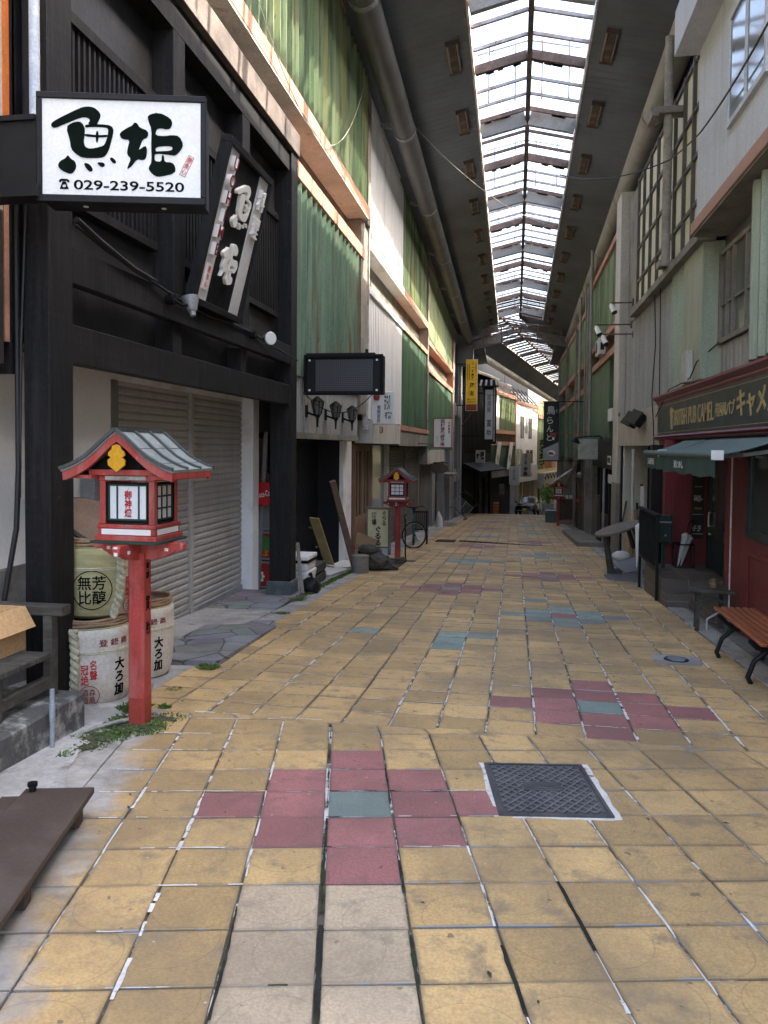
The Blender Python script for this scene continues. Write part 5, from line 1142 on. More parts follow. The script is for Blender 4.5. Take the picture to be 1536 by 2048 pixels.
t = thing('yellow_plank', 'yellowish plank with bent nails leaning in the dark doorway', 'plank', (-3.5, 14.2, gz(14.2)))
mb = MB(); mb.bar((-3.40, 14.25, -.70), (-3.55, 13.62, .26), .20, .03, up=(.3, 1, .2)); mb.build('plank', m_woodp, t, bevel=.004)
mb = MB()
for u in (.08, .4, .8): 
    p = Vector((-3.40, 14.25, -.70)).lerp(Vector((-3.55, 13.62, .26)), u)+Vector((-.11, 0, 0)); mb.bar(p, p+Vector((-.05, -.01, 0)), .025, .025)
mb.build('pegs', m_woodp, t)
t = thing('leaning_timber', 'long old timber beam leaning against the white pier', 'timber', (-3.1, 14.6, gz(14.6)))
mb = MB(); mb.bar((-2.90, 14.15, gz(14.2)+.02), (-3.20, 13.55, .93), .10, .11, up=(1, .5, 0)); mb.build('beam', m_beamw, t, bevel=.006)
mb = MB(); mb.add([(-3.45, 14.35, gz(14.3)+.03), (-3.05, 14.2, gz(14.2)+.03), (-2.95, 14.8, gz(14.8)+.03), (-3.3, 15.0, gz(15)+.10), (-3.2, 14.6, gz(14.6)+.12)], [(0, 1, 4), (1, 2, 4), (2, 3, 4), (3, 0, 4)]); mb.build('torn_sheet', m_signw, label='crumpled white plastic sheet at the foot of the yellow plank', cat='sheet')
t = thing('flat_carton', 'flat brown carton with red print leaning behind the standing sign', 'carton', (-3.2, 16.0, gz(16)))
mb = MB(); mb.add([(-3.45, 15.9, gz(16)+.02), (-2.95, 15.9, gz(16)+.02), (-2.85, 16.25, gz(16)+.40), (-3.55, 16.2, gz(16)+.62), (-3.45, 16.1, gz(16)+.02), (-2.95, 16.1, gz(16)+.02), (-2.85, 16.4, gz(16)+.40), (-3.55, 16.35, gz(16)+.62)], [(0, 1, 2, 3), (5, 4, 7, 6), (3, 2, 6, 7), (1, 5, 6, 2), (4, 0, 3, 7)]); mb.build('carton', M('dull carton', (.27, .18, .11), .85, .1, 3), t)
mb = MB(); mb.text('印刷', .3, .12, (-3.18, 15.98, gz(16)+.27), X_, (Z_*.8+Y_*.5).normalized(), .01); mb.build('print', m_inkm, t)
mb = MB(); mb.lathe([(0, 0), (.155, 0), (.15, .15), (.158, .32), (.12, .33), (0, .325)], (-2.68, 13.55, gz(13.5)), 14); mb.build('tree_stump', m_cem, label='short grey round stump at the kerb beside the driftwood', cat='stump', smooth=True)
mb = MB(); mb.ball((-2.62, 14.0, gz(14)+.40), .19, .15, .10, 10); mb.ball((-2.5, 14.1, gz(14)+.36), .12, .1, .07, 8)
mb.build('driftwood_lump', m_rock, label='dark knotted lump of wood resting on top of the stump', cat='driftwood')
mb = MB(); random.seed(13)
mb.tube([(-2.70, 14.0, gz(14)+.16), (-2.5, 14.1, gz(14)+.14), (-2.3, 14.2, gz(14)+.10), (-2.12, 14.35, gz(14.3)+.13), (-1.98, 14.4, gz(14.4)+.20)], [.15, .19, .15, .08, .03], 12)
mb.ball((-2.45, 14.0, gz(14)+.20), .22, .2, .13, 12); mb.tube([(-2.3, 14.2, gz(14)+.1), (-2.08, 14.05, gz(14)+.04)], [.07, .02], 8)
mb.v = [(x+random.uniform(-.03, .03), y+random.uniform(-.03, .03), max(gz(y)+.01, z+random.uniform(-.03, .03))) for x, y, z in mb.v]
mb.build('driftwood', m_rock, label='gnarled dark driftwood lying on the paving below the standing sign', cat='driftwood')
# standing sign
t = thing('standing_sign', 'cream standing street sign reading ぐりる酒場ぐるる in a grey frame', 'sign', (-3.0, 17.3, gz(17.3)))
f = MB(); f.box(-3.31, -3.25, 17.26, 17.36, -.85, .19); f.box(-2.79, -2.73, 17.26, 17.36, -.95, .19); f.box(-3.25, -2.79, 17.26, 17.36, .14, .19); f.box(-3.25, -2.79, 17.27, 17.35, -.93, -.90); f.box(-3.25, -2.79, 17.27, 17.35, -.73, -.70); f.build('frame', m_cem, t, bevel=.004)
mb = MB(); mb.box(-3.25, -2.79, 17.275, 17.345, -.70, .14); mb.build('panel', M('cream sign panel', (.76, .73, .48), .5, .06, 2, .02, dirt=(.45, .40, .2), dscale=2, dthr=.62), t)
mb = MB(); mb.box(-3.24, -2.80, 17.29, 17.33, -.90, -.73); mb.build('lower_box', m_signg, t)
mb = MB(); mb.text('ぐ\nり\nる', .095, .33, (-2.88, 17.273, -.06), X_, Z_, .004, .02); mb.text('酒\n場', .11, .30, (-3.11, 17.273, -.08), X_, Z_, .004, .02); mb.text('ぐ\nる\nる', .13, .44, (-3.02, 17.273, -.46), X_, Z_, .004, .025); mb.build('lettering', m_ink, t)
mb = MB(); mb.box(-3.08, -2.72, 15.3, 15.34, gz(15.3)+.01, gz(15.3)+.26); mb.build('floor_slab', m_black, label='small black board standing on edge under the cream sign', cat='board')
mb = MB(); mb.cyl((-2.21, 16.0, gz(16)), (-2.23, 16.05, .05), .016, n=8); mb.box(-2.32, -2.0, 15.9, 16.05, gz(16), gz(16)+.025); mb.tube([(-2.23, 16.05, .05), (-2.25, 16.1, .10), (-2.22, 16.1, .15)], .012, 6); mb.build('pole_stand', m_blackm, label='thin black pole on a flat base between lantern and bicycle', cat='pole')
# bicycle
def wheel(name, par, c, ax, r=.33):
    c = Vector(c); ax = Vector(ax).normalized(); u = ax.cross(Z_).normalized(); v = Z_
    mb = MB(); mb.tube([c+u*r*math.cos(a)+v*r*math.sin(a) for a in [k*2*math.pi/32 for k in range(33)]], .018, 7, cap=False); w = mb.build(name, m_rub, par, smooth=True)
    mb = MB(); mb.tube([c+u*(r-.028)*math.cos(a)+v*(r-.028)*math.sin(a) for a in [k*2*math.pi/32 for k in range(33)]], .009, 5, cap=False); mb.build('rim', m_steel, w)
    mb = MB()
    for k in range(16):
        a = k*2*math.pi/16; mb.bar(c+ax*(.02 if k % 2 else -.02), c+u*(r-.03)*math.cos(a)+v*(r-.03)*math.sin(a), .004)
    mb.build('spokes', m_steel, w)
    mb = MB(); mb.cyl(c-ax*.035, c+ax*.035, .022, n=10); mb.build('hub', m_blackm, w)
t = thing('bicycle', 'teal bicycle parked against the brown shutters behind the second lantern', 'bicycle', (-2.5, 19.9, gz(19.9)))
zb = gz(19.9)+.345
fw = Vector((-2.47, 19.45, zb+.02)); rw = Vector((-2.62, 20.45, zb-.02))
wheel('wheel', t, fw, (.55, -.83, 0)); wheel('wheel', t, rw, (.99, .15, 0))
hd = Vector((-2.49, 19.55, zb+.55)); st_ = Vector((-2.58, 20.2, zb+.42)); bb = Vector((-2.56, 19.98, zb-.05))
mb = MB()
for a, b in ((hd-Z_*.06, st_), (hd-Z_*.14, bb), (st_, bb), (st_, rw), (bb, rw), (hd, fw)): mb.tube([a, b], .018, 7)
mb.build('frame', m_bikef, t, smooth=True)
mb = MB(); mb.tube([hd+Vector((-.10, .24, .13)), hd+Vector((-.20, .05, .17)), hd+Vector((0, -.02, .16)), hd+Vector((.22, .08, .19)), hd+Vector((.24, .28, .16))], .013, 7); mb.tube([hd, hd+Vector((0, -.02, .16))], .014, 7); mb.build('handlebar', m_blackm, t, smooth=True)
mb = MB(); mb.ball(st_+Vector((0, .05, .20)), .07, .13, .035, 10); mb.tube([st_, st_+Z_*.19], .013, 7); mb.build('saddle', m_blackm, t, smooth=True)
mb = MB(); mb.tube([bb+Vector((.06, 0, 0)), bb+Vector((.08, .1, -.13))], .01, 6); mb.box(bb.x+.06, bb.x+.15, bb.y+.06, bb.y+.15, bb.z-.15, bb.z-.13); mb.tube([bb-Vector((.06, 0, 0)), bb+Vector((-.08, -.1, .13))], .01, 6); mb.build('crank', m_steel, t)
mb = MB(); mb.tube([rw+Vector((.05, -.05, .02)), Vector((-2.42, 20.2, gz(20.2)+.01))], .01, 6); mb.build('kickstand', m_steel, t)
t = thing('wire_rack', 'black slatted rack standing behind the bicycle', 'rack', (-2.5, 21.0, gz(21)))
mb = MB()
for k in range(7): mb.box(-2.68+k*.055, -2.655+k*.055, 20.95, 20.98, -.66, -.22)
mb.box(-2.70, -2.30, 20.94, 20.99, -.22, -.18); mb.box(-2.70, -2.30, 20.94, 20.99, -.70, -.66)
mb.build('slats', m_blackm, t)
mb = MB(); mb.box(-2.69, -2.66, 20.94, 21.2, gz(21), -.18); mb.box(-2.34, -2.31, 20.94, 21.2, gz(21), -.18); mb.build('stand', m_blackm, t)
# signs further along
t = thing('school_sign', 'white sign with maroon lettering 田村洋裁研習所 projecting from the green building', 'sign', (-2.2, 24, 1.5))
mb = MB(); mb.box(-2.49, -1.90, 24, 24.12, 1.53, 2.45); mb.build('box', m_signw, t, bevel=.01)
mb = MB()
for a, b, c_, d in ((-2.49, -1.90, 2.425, 2.452), (-2.49, -1.90, 1.528, 1.555), (-2.49, -2.465, 1.555, 2.425), (-1.925, -1.90, 1.555, 2.425)): mb.box(a, b, 23.985, 24.0, c_, d)
mb.build('border', m_inkm, t)
mb = MB(); mb.text('田\n村\n洋\n裁\n研\n習\n所', .135, .83, (-2.20, 23.998, 1.99), X_, Z_, .004, .035); mb.text('洋\n裁\n教\n室', .075, .36, (-2.0, 23.998, 2.16), X_, Z_, .004, .02); mb.text('白\n二\n〇', .06, .2, (-2.37, 23.998, 1.80), X_, Z_, .004); mb.build('lettering', m_inkm, t)
mb = MB(); mb.bar((-3.1, 24.06, 2.35), (-2.49, 24.06, 2.35), .03); mb.bar((-3.1, 24.06, 1.65), (-2.49, 24.06, 1.65), .03); mb.build('bracket', m_cem, t)
t = thing('oval_sign', 'dark oval wooden sign hanging over the doorway past the shutters', 'sign', (-2.77, 29, .6))
mb = MB(); mb.prism([(.34*math.cos(a), .19*math.sin(a)) for a in [k*2*math.pi/32 for k in range(32)]], (-2.77, 29, .76), X_, Z_, -.02, .03); mb.build('plaque', m_lid, t)
mb = MB(); mb.bar((-3.2, 29.02, .97), (-2.45, 29.02, .97), .03); mb.bar((-2.95, 29.02, .97), (-2.95, 29.02, .90), .015); mb.bar((-2.6, 29.02, .97), (-2.6, 29.02, .90), .015); mb.build('hanger', m_blackm, t)
t = thing('steel_cart', 'tangled steel cart frame tipped over beside the grey pier', 'cart', (-2.2, 33.2, gz(33)))
c0 = Vector((-2.2, 33.2, -1.0)); CT = Matrix.Translation(c0) @ Matrix.Rotation(R(-14), 4, 'Z') @ Matrix.Rotation(R(38), 4, 'Y')
mb = MB(CT)
for k in range(9): mb.bar((-.4, -.02, -.32+k*.08), (.4, -.02, -.32+k*.08), .014)
for x in (-.4, 0, .4): mb.bar((x, 0, -.36), (x, 0, .36), .03)
mb.build('grille', m_steel, t)
mb = MB(CT); mb.tube([(-.4, .0, .36), (-.42, .45, .55), (.42, .45, .55), (.4, 0, .36)], .018, 6); mb.tube([(-.4, 0, -.36), (-.4, .5, -.36), (.4, .5, -.36), (.4, 0, -.36)], .018, 6); mb.build('handle_frame', m_blackm, t)
t = thing('grey_plastic_sack', 'white sack and broom leaning against the brown shutter end', 'sack', (-2.95, 30.2, gz(30)))
mb = MB(); mb.tube([(-2.85, 30.2, gz(30)), (-2.86, 30.2, gz(30)+.35), (-2.9, 30.25, gz(30)+.62)], [.15, .13, .03], 10); mb.build('sack', m_signg, t, smooth=True)
mb = MB(); mb.bar((-2.9, 30.2, gz(30)+.4), (-3.0, 30.3, .2), .025); mb.build('broom_stick', m_woodp, t)
mb = MB(); mb.add([(-3.1, 31.0, gz(31)+.16), (-2.45, 30.8, gz(31)+.03), (-2.30, 32.8, gz(32.8)+.03), (-3.0, 33.0, gz(33)+.16)], [(0, 1, 2, 3)]); mb.add([(-3.1, 31.0, gz(31)+.13), (-2.45, 30.8, gz(31)+.0), (-2.30, 32.8, gz(32.8)), (-3.0, 33.0, gz(33)+.13)], [(3, 2, 1, 0)]); mb.build('ramp_plate', m_cem, label='flat grey boards ramped against the step before the tipped cart', cat='board')
# tall yellow sign on the post
t = thing('mahjong_sign', 'tall yellow sign reading リーチ麻雀 遊友 with a brown foot panel', 'sign', (-2.2, 40, 3.4))
mb = MB(); mb.box(-2.51, -1.92, 40, 40.15, 3.42, 6.03); mb.build('box', m_signw, t)
mb = MB(); mb.box(-2.49, -1.94, 39.985, 40.0, 3.76, 6.01); mb.build('yellow_panel', m_yell, t)
mb = MB(); mb.box(-2.49, -1.94, 39.985, 40.0, 3.44, 3.75); mb.build('brown_panel', M('brown panel', (.26, .075, .03), .6), t)
mb = MB(); mb.text('リ\nー\nチ\n麻\n雀', .13, .96, (-2.17, 39.983, 5.42), X_, Z_, .01, .02); mb.text('遊', .23, .25, (-2.19, 39.983, 4.72), X_, Z_, .01, .02); mb.text('友', .23, .25, (-2.19, 39.983, 4.31), X_, Z_, .01, .02)
mb.text('健\n康\n麻\n雀\n教\n室', .05, .8, (-2.32, 39.983, 5.4), X_, Z_, .01); mb.text('営\n業\n時\n間\n正\n午', .05, .8, (-2.42, 39.983, 5.35), X_, Z_, .01); mb.text('初\n心\n者', .05, .45, (-2.33, 39.983, 4.45), X_, Z_, .01); mb.text('貸卓いたします', .45, .07, (-2.21, 39.983, 4.0), X_, Z_, .01); mb.text('お気軽にどうぞ', .45, .06, (-2.21, 39.983, 3.86), X_, Z_, .01); mb.build('black_lettering', m_ink, t)
mb = MB(); mb.text('健\n康\nマ\nー\nジ\nャ\nン', .07, 1.3, (-2.0, 39.983, 5.2), X_, Z_, .01, .02); mb.text('☎231-0508', .45, .08, (-2.21, 39.983, 3.6), X_, Z_, .01); mb.build('red_lettering', m_inkr, t)
mb = MB(); mb.bar((-3.0, 40.08, 5.8), (-2.51, 40.08, 5.8), .05); mb.bar((-3.0, 40.08, 3.7), (-2.51, 40.08, 3.7), .05); mb.build('bracket', m_blackm, t)
# ================================================================= RIGHT: the pub
PX = 2.45
t = thing('pub', 'dark red pub front with a slate green fascia and tan gilt lettering', 'building', (3.2, 9, gz(9)))
mb = MB(); mb.box(PX, 2.7, -2.0, 9.60, -.75, 1.70); mb.box(2.92, 3.1, 9.6, 12.62, -.75, 1.70); mb.box(2.7, 3.1, 9.4, 9.6, -.75, 1.7); mb.box(2.30, 3.1, 12.62, 12.8, -.9, 1.70); mb.box(3.1, 8, -2.0, 13.6, -.8, 2.4); mb.build('wall', m_redp, t)
mb = MB(); mb.box(PX-.02, PX, 9.48, 9.61, -.6, 1.66); mb.build('corner_post', m_redp, t)
mb = MB()
for y0, y1 in ((6.6, 8.75),):
    mb.box(PX-.018, PX, y0, y1, .44, .49); mb.box(PX-.018, PX, y0, y1, -.32, -.28); mb.box(PX-.018, PX, y1-.05, y1, -.28, .44); mb.box(PX-.018, PX, y0, y0+.05, -.28, .44)
mb.build('panel_moulding', m_redp, t, bevel=.005)
for x in (2.42, 2.60): mb = MB(); mb.box(x, x+.07, 12.60, 12.62, -.22, 1.7); mb.build('wall_batten', m_redp, t)
mb = MB(); mb.box(PX-.012, PX-.001, 6.4, 8.62, .72, 1.52); w = mb.build('window', m_glass, t)
mb = MB(); mb.box(PX-.04, PX, 6.3, 8.74, .64, .72); mb.box(PX-.04, PX, 6.3, 8.74, 1.52, 1.6); mb.box(PX-.035, PX, 8.62, 8.72, .72, 1.52); mb.box(PX-.03, PX-.012, 7.6, 7.66, .72, 1.52); mb.build('frame', m_greendoor, w, bevel=.004)
mb = MB(); mb.box(PX-.05, 2.7, -1.9, 13.95, 1.78, 2.30); fa = mb.build('fascia', m_fascia, t)
mb = MB(); mb.prism([(0, 2.30), (-.05, 2.30), (-.07, 2.33), (-.07, 2.35), (-.14, 2.40), (-.14, 2.43), (.12, 2.47), (.12, 2.30)], (PX, 1.0, 0), X_, Z_, -13.02, 0); mb.build('cornice', m_redpl, t)
mb = MB(); mb.prism([(0, 1.70), (-.06, 1.70), (-.09, 1.72), (-.06, 1.735), (-.10, 1.755), (-.06, 1.78), (0, 1.78)], (PX, 1.0, 0), X_, Z_, -13.1, 0); mb.build('lower_moulding', m_redpl, t)
mb = MB(); mb.box(PX-.055, PX-.0505, 1.0, 13.90, 2.255, 2.262); mb.box(PX-.055, PX-.0505, 1.0, 13.90, 1.815, 1.822); mb.build('gilt_line', m_tan, fa)
mb = MB(); o = lambda y, z: (PX-.051, y, z)
mb.text('BRITISH PUB CAMEL', 2.40, .24, o(11.33, 2.03), NY, Z_, .006, .004); mb.text('英国風パブ', .85, .17, o(9.62, 2.03), NY, Z_, .006, .0); mb.text('キャメル', 1.40, .30, o(8.40, 2.05), NY, Z_, .008, .02)
mb.prism([(-.10, .13), (-.05, .17), (.02, .12), (.06, .15), (.10, .1), (.06, .05), (.04, -.17), (-.02, -.17), (-.04, .03), (-.1, .05)], o(12.68, 2.03), NY, Z_, 0, .02); mb.build('raised_lettering', m_tan, fa)
# recess : step platform, door, chalkboard, posters
mb = MB(); mb.box(2.02, 2.92, 11.10, 12.62, -.95, -.225); mb.box(2.005, 3.0, 10.79, 11.10, -.95, -.385); mb.box(2.30, 2.92, 9.6, 10.79, -.95, -.42); mb.build('door_steps', m_stept, t, bevel=.006)
mb = MB()
for k in (2.32, 2.62): mb.box(k-.005, k+.005, 11.1, 12.6, -.2255, -.2225)
mb.box(2.02, 2.9, 11.75, 11.76, -.2255, -.2222)
mb.build('tile_joint', m_cem, t)
mb = MB(); mb.box(2.885, 2.92, 11.30, 12.25, -.224, 1.52); dr = mb.build('door', m_greendoor, t)
mb = MB(); mb.box(2.878, 2.885, 11.42, 12.12, .42, 1.40); mb.build('door_glass', m_glass, dr)
mb = MB(); mb.box(2.872, 2.885, 11.42, 12.12, -.12, .25); mb.build('door_panel', m_greendoor, dr, bevel=.008)
mb = MB(); mb.tube([(2.87, 12.14, .62), (2.84, 12.14, .62), (2.84, 12.14, .42), (2.87, 12.14, .42)], .012, 7); mb.ball((2.86, 12.14, .30), .022, n=8); mb.build('handle', m_edge, dr)
mb = MB(); mb.box(2.87, 2.92, 12.25, 12.34, -.224, 1.6); mb.box(2.87, 2.92, 11.21, 11.30, -.224, 1.6); mb.build('door_frame', m_greendoor, t)
mb = MB(); mb.box(2.70, 2.88, 12.598, 12.618, .18, 1.40); cb = mb.build('chalkboard', m_chalk, t)
mb = MB(); mb.box(2.685, 2.70, 12.59, 12.62, .16, 1.42); mb.box(2.88, 2.895, 12.59, 12.62, .16, 1.42); mb.box(2.70, 2.88, 12.59, 12.62, 1.40, 1.42); mb.box(2.70, 2.88, 12.59, 12.62, .16, .18); mb.build('frame', m_redp, cb)
mb = MB(); mb.text('¥400~', .13, .10, (2.79, 12.597, .80), X_, Z_, .002); mb.text('1F·2F', .12, .09, (2.78, 12.597, .34), X_, Z_, .002); mb.box(2.71, 2.87, 12.595, 12.598, 1.15, 1.156); mb.box(2.71, 2.87, 12.595, 12.598, .55, .556); mb.box(2.71, 2.87, 12.595, 12.598, .25, .256); mb.build('chalk_lettering', m_inkw, cb)
mb = MB(); mb.text('Happy Hour', .13, .03, (2.79, 12.597, .99), X_, Z_, .002) if 0 else mb.box(2.735, 2.845, 12.595, 12.598, .97, .99); mb.box(2.735, 2.845, 12.595, 12.598, .63, .66); mb.box(2.735, 2.845, 12.595, 12.598, 1.22, 1.34, 1); mb.build('poster_blocks', [M('ochre chalk', (.22, .17, .05), .8), M('red poster', (.22, .05, .03), .7)], cb)
for i, (y0, y1, z0, z1) in enumerate(((10.75, 11.0, .42, .78), (10.78, 10.98, .20, .40), (10.42, 10.72, -.10, .42), (10.15, 10.4, .12, .40), (11.02, 11.1, 1.0, 1.1))):
    mb = MB(); mb.box(2.912, 2.919, y0, y1, z0, z1); p = mb.build('poster', m_paper, t)
    mb = MB()
    for k in range(5): mb.box(2.909, 2.912, y0+.03, y1-.03, z0+.03+(z1-z0-.06)*k/5, z0+.03+(z1-z0-.06)*(k+.45)/5)
    mb.build('print', m_inkr if i in (0, 1) else m_signg, p)
# railing
t = thing('step_railing', 'black iron railing on the tiled pub steps', 'railing', (2.0, 12.2, gz(12.2)))
mb = MB()
for y in (11.40, 12.92): mb.box(1.975, 2.012, y-.02, y+.02, gz(y)-.05, .60)
mb.build('post', m_blackm, t, bevel=.003)
mb = MB(); mb.box(1.955, 2.03, 11.36, 12.96, .60, .635); mb.bar((1.993, 11.42, -.13), (1.993, 12.90, -.13), .03, .04); mb.build('rail', m_blackm, t)
mb = MB()
for k in range(15): mb.bar((1.993, 11.42+.02+k*.1, -.11), (1.993, 11.42+.02+k*.1, .60), .020)
mb.build('bars', m_blackm, t)
mb = MB(); mb.box(2.0, 2.05, 12.98, 13.04, -.85, .95); mb.build('edge_guard', m_cream, label='narrow cream upright behind the pub railing', cat='post')
t = thing('letter_box', 'dark green letter box mounted beside the pub steps', 'letter box', (2.2, 12.0, .3))
mb = MB(); mb.box(2.10, 2.30, 11.95, 12.15, .17, .58); mb.build('box', m_greendoor, t, bevel=.02, seg=2)
mb = MB(); mb.box(2.115, 2.285, 11.93, 11.95, .47, .49); mb.build('slot', m_steel, t)
mb = MB(); mb.box(2.19, 2.21, 11.93, 11.95, .27, .30); mb.build('lock', m_steel, t)
mb = MB(); mb.bar((2.20, 12.1, -.224), (2.20, 12.1, .17), .05); mb.build('post', m_greendoor, t)
t = thing('umbrella_stand', 'wire umbrella stand against the red wall beside the pub door', 'stand', (2.5, 12.3, -.22))
mb = MB()
for z in (-.21, .12, .13): mb.tube([(2.40, 12.2, z), (2.66, 12.2, z), (2.66, 12.42, z), (2.40, 12.42, z), (2.40, 12.2, z)], .006, 5)
for x in (2.40, 2.66):
    for y in (12.2, 12.42): mb.bar((x, y, -.222), (x, y, .13), .012)
mb.build('wire_frame', m_blackm, t)
def umbrella(p0, p1, label, grp, m_c, hook=True):
    t = thing('umbrella', label, 'umbrella', p0, grp)
    a = Vector(p0); b = Vector(p1); mb = MB()
    mb.tube([a, a.lerp(b, .06), a.lerp(b, .3), a.lerp(b, .62), a.lerp(b, .72), a.lerp(b, .78)], [.006, .012, .03, .048, .06, .012], 9); mb.build('canopy', m_c, t, smooth=True)
    mb = MB(); d = (b-a).normalized(); s = Vector((1, 0, 0)); P = [a.lerp(b, .76), b]
    if hook: P += [b+d*.03+s*.015, b+d*.045+s*.045, b+d*.03+s*.075, b+s*.08]
    mb.tube(P, .009, 6); mb.build('handle', m_blackm, t, smooth=True)
umbrella((2.44, 12.25, -.21), (2.60, 12.3, .44), 'clear plastic umbrella leaning left in the pub umbrella stand', 'umbrellas in the stand', m_umb)
umbrella((2.50, 12.33, -.21), (2.66, 12.33, .40), 'clear plastic umbrella leaning right in the pub umbrella stand', 'umbrellas in the stand', m_umb)
umbrella((1.96, 13.0, -.35), (1.985, 12.98, .56), 'white furled umbrella hooked on the far end of the railing', 'umbrellas by the railing', m_styro)
# awnings
def awning(y0, y1, label, xf, txt):
    t = thing('awning', label, 'awning', (2.1, (y0+y1)/2, 1.4), 'green awnings under the pub sign'); xb, zf, zb_ = 2.40, 1.505, 1.68
    mb = MB(); n = 8; vs = []; fs = []
    for k in range(n+1):
        u = k/n; x = xf+(xb-xf)*u; z = zf+(zb_-zf)*u-.022*math.sin(math.pi*u)
        vs += [(x, y0, z), (x, y1, z), (x, y0, z-.006), (x, y1, z-.006)]
    for k in range(n):
        a = 4*k; fs += [(a, a+4, a+5, a+1), (a+2, a+3, a+7, a+6), (a, a+2, a+6, a+4), (a+1, a+5, a+7, a+3)]
    mb.add(vs, fs); mb.build('canopy', m_awn, t)
    mb = MB(); vs = []; n = 24; fs = []
    for k in range(n+1):
        y = y0+(y1-y0)*k/n; w = .006*math.sin(k*1.3); vs += [(xf-.012+w*.4, y, 1.50), (xf-.012+w, y, 1.29+.012*math.sin(k*.9)), (xf-.004+w*.4, y, 1.50), (xf-.004+w, y, 1.29+.012*math.sin(k*.9))]
    for k in range(n): a = 4*k; fs += [(a, a+4, a+5, a+1), (a+2, a+3, a+7, a+6), (a+1, a+5, a+7, a+3)]
    mb.add(vs, fs); mb.build('valance', m_awnd, t)
    mb = MB(); mb.text(txt, .50, .085, (xf-.020, (y0+y1)/2+(y1-y0)*.06, 1.385), NY, Z_, .003, .01); mb.build('lettering', m_signg, t)
    mb = MB(); mb.cyl((xf, y0, 1.50), (xf, y1, 1.50), .034, n=12); mb.build('front_bar', m_awn, t, smooth=True)
    mb = MB(); mb.box(xf-.05, xf+.06, y0-.012, y0, 1.455, 1.545); mb.build('end_cap', m_signw, t, bevel=.004)
    mb = MB()
    for y in (y0+.12, y1-.12): mb.bar((xf+.03, y, 1.485), (xf+.32, y+.25, 1.50), .035); mb.bar((xf+.32, y+.25, 1.50), (2.44, y, 1.56), .035)
    mb.box(2.36, 2.44, y0-.05, y1+.05, 1.62, 1.665); mb.build('folding_arm', m_steel, t)
awning(7.45, 10.25, 'nearer green canvas awning with a white end cap under the pub sign', 1.80, '酒とめし')
awning(10.45, 11.7, 'farther green canvas awning mostly hidden behind the first one', 1.86, '酒')
mb = MB(); mb.cyl((2.35, 9.05, 1.42), (2.35, 9.05, -.35), .0095, n=8); mb.tube([(2.35, 9.05, 1.42), (2.35, 9.05, 1.50), (2.42, 9.05, 1.52)], .012, 6); mb.tube([(2.35, 9.05, -.20), (2.22, 9.1, -.28), (2.14, 9.12, -.34), (2.14, 9.12, -.48)], .012, 6); mb.build('awning_crank', m_edge, label='thin pale awning crank hanging in front of the red wall corner', cat='crank', smooth=True)
# bench, stools
t = thing('street_bench', 'park bench with varnished red brown slats and black iron legs before the pub', 'bench', (2.07, 7.1, gz(7.1)))
zt = gz(7.1)+.43
mb = MB()
for k in range(6): mb.box(1.89+k*.064, 1.89+k*.064+.047, 6.35, 7.80, zt-.028, zt)
mb.build('seat', m_bench, t, bevel=.006)
for y in (6.62, 7.60):
    mb = MB(); g = gz(y)+.015
    mb.tube([(1.90, y, g), (1.875, y, g+.05), (1.92, y, g+.18), (2.02, y, g+.27), (2.10, y, g+.27), (2.22, y, g+.18), (2.29, y, g+.05), (2.27, y, g)], .021, 8)
    mb.tube([(1.885, y, zt-.045), (1.94, y, zt-.10), (2.03, y, g+.275)], .02, 8); mb.tube([(2.26, y, zt-.045), (2.2, y, zt-.10), (2.10, y, g+.275)], .02, 8); mb.bar((1.875, y, zt-.045), (2.275, y, zt-.045), .035, .03); mb.build('leg', m_blackm, t, smooth=True)
t = thing('iron_stool', 'round black iron stool standing at the near end of the bench', 'stool', (2.12, 6.15, gz(6.1)))
zt2 = gz(6.1)+.50
mb = MB(); mb.lathe([(0, 0), (.17, 0), (.18, -.015), (.17, -.04), (0, -.04)], (2.10, 6.12, zt2), 24); mb.build('seat', m_black, t, smooth=True)
for a in (.6, 2.2, 3.75, 5.3):
    mb = MB(); c, s = math.cos(a), math.sin(a); mb.tube([(2.10+.15*c, 6.12+.15*s, zt2-.03), (2.10+.17*c, 6.12+.17*s, zt2-.25), (2.10+.15*c, 6.12+.15*s, gz(6.12+.15*s)+.01)], .024, 8); mb.build('leg', m_blackm, t)
t = thing('rustic_stool', 'weathered half round wooden stool in front of the tiled pub steps', 'stool', (2.15, 9.15, gz(9.1)))
zt3 = .01
mb = MB(); mb.prism([(.24*math.cos(a), .22*math.sin(a)) for a in [math.pi*.5+k*math.pi/12 for k in range(13)]]+[(.20, -.22), (.20, .22)], (2.18, 9.15, zt3), X_, Y_, -.035, 0); mb.build('seat', m_oldw, t, bevel=.005)
for x, y in ((2.02, 9.05), (2.06, 9.3), (2.32, 9.05), (2.33, 9.28)):
    mb = MB(); mb.bar((x, y, gz(y)), (x*.9+2.18*.1, y*.9+9.15*.1, zt3-.03), .04, .04); mb.build('leg', m_oldw, t)
mb = MB(); mb.tube([(2.0, 9.05, -.16), (2.15, 9.02, -.08), (2.32, 9.05, -.14)], .018, 6); mb.build('stretcher', m_oldw, t)
t = thing('ashtray_can', 'small tin can ashtray standing on the rustic stool', 'can', (2.20, 9.12, .011))
mb = MB(); mb.lathe([(0, .004), (.046, .004), (.046, .10), (.050, .102), (.050, .106), (.042, .106), (.042, .02), (0, .02)], (2.20, 9.12, .011), 20); mb.build('can', M('brass tin', (.20, .15, .08), .4, .2, 5, .05, metal=.5), t, smooth=True)
mb = MB(); mb.lathe([(.0465, .05), (.0485, .053), (.0465, .056)], (2.20, 9.12, .011), 20); mb.build('rib', m_steel, t)
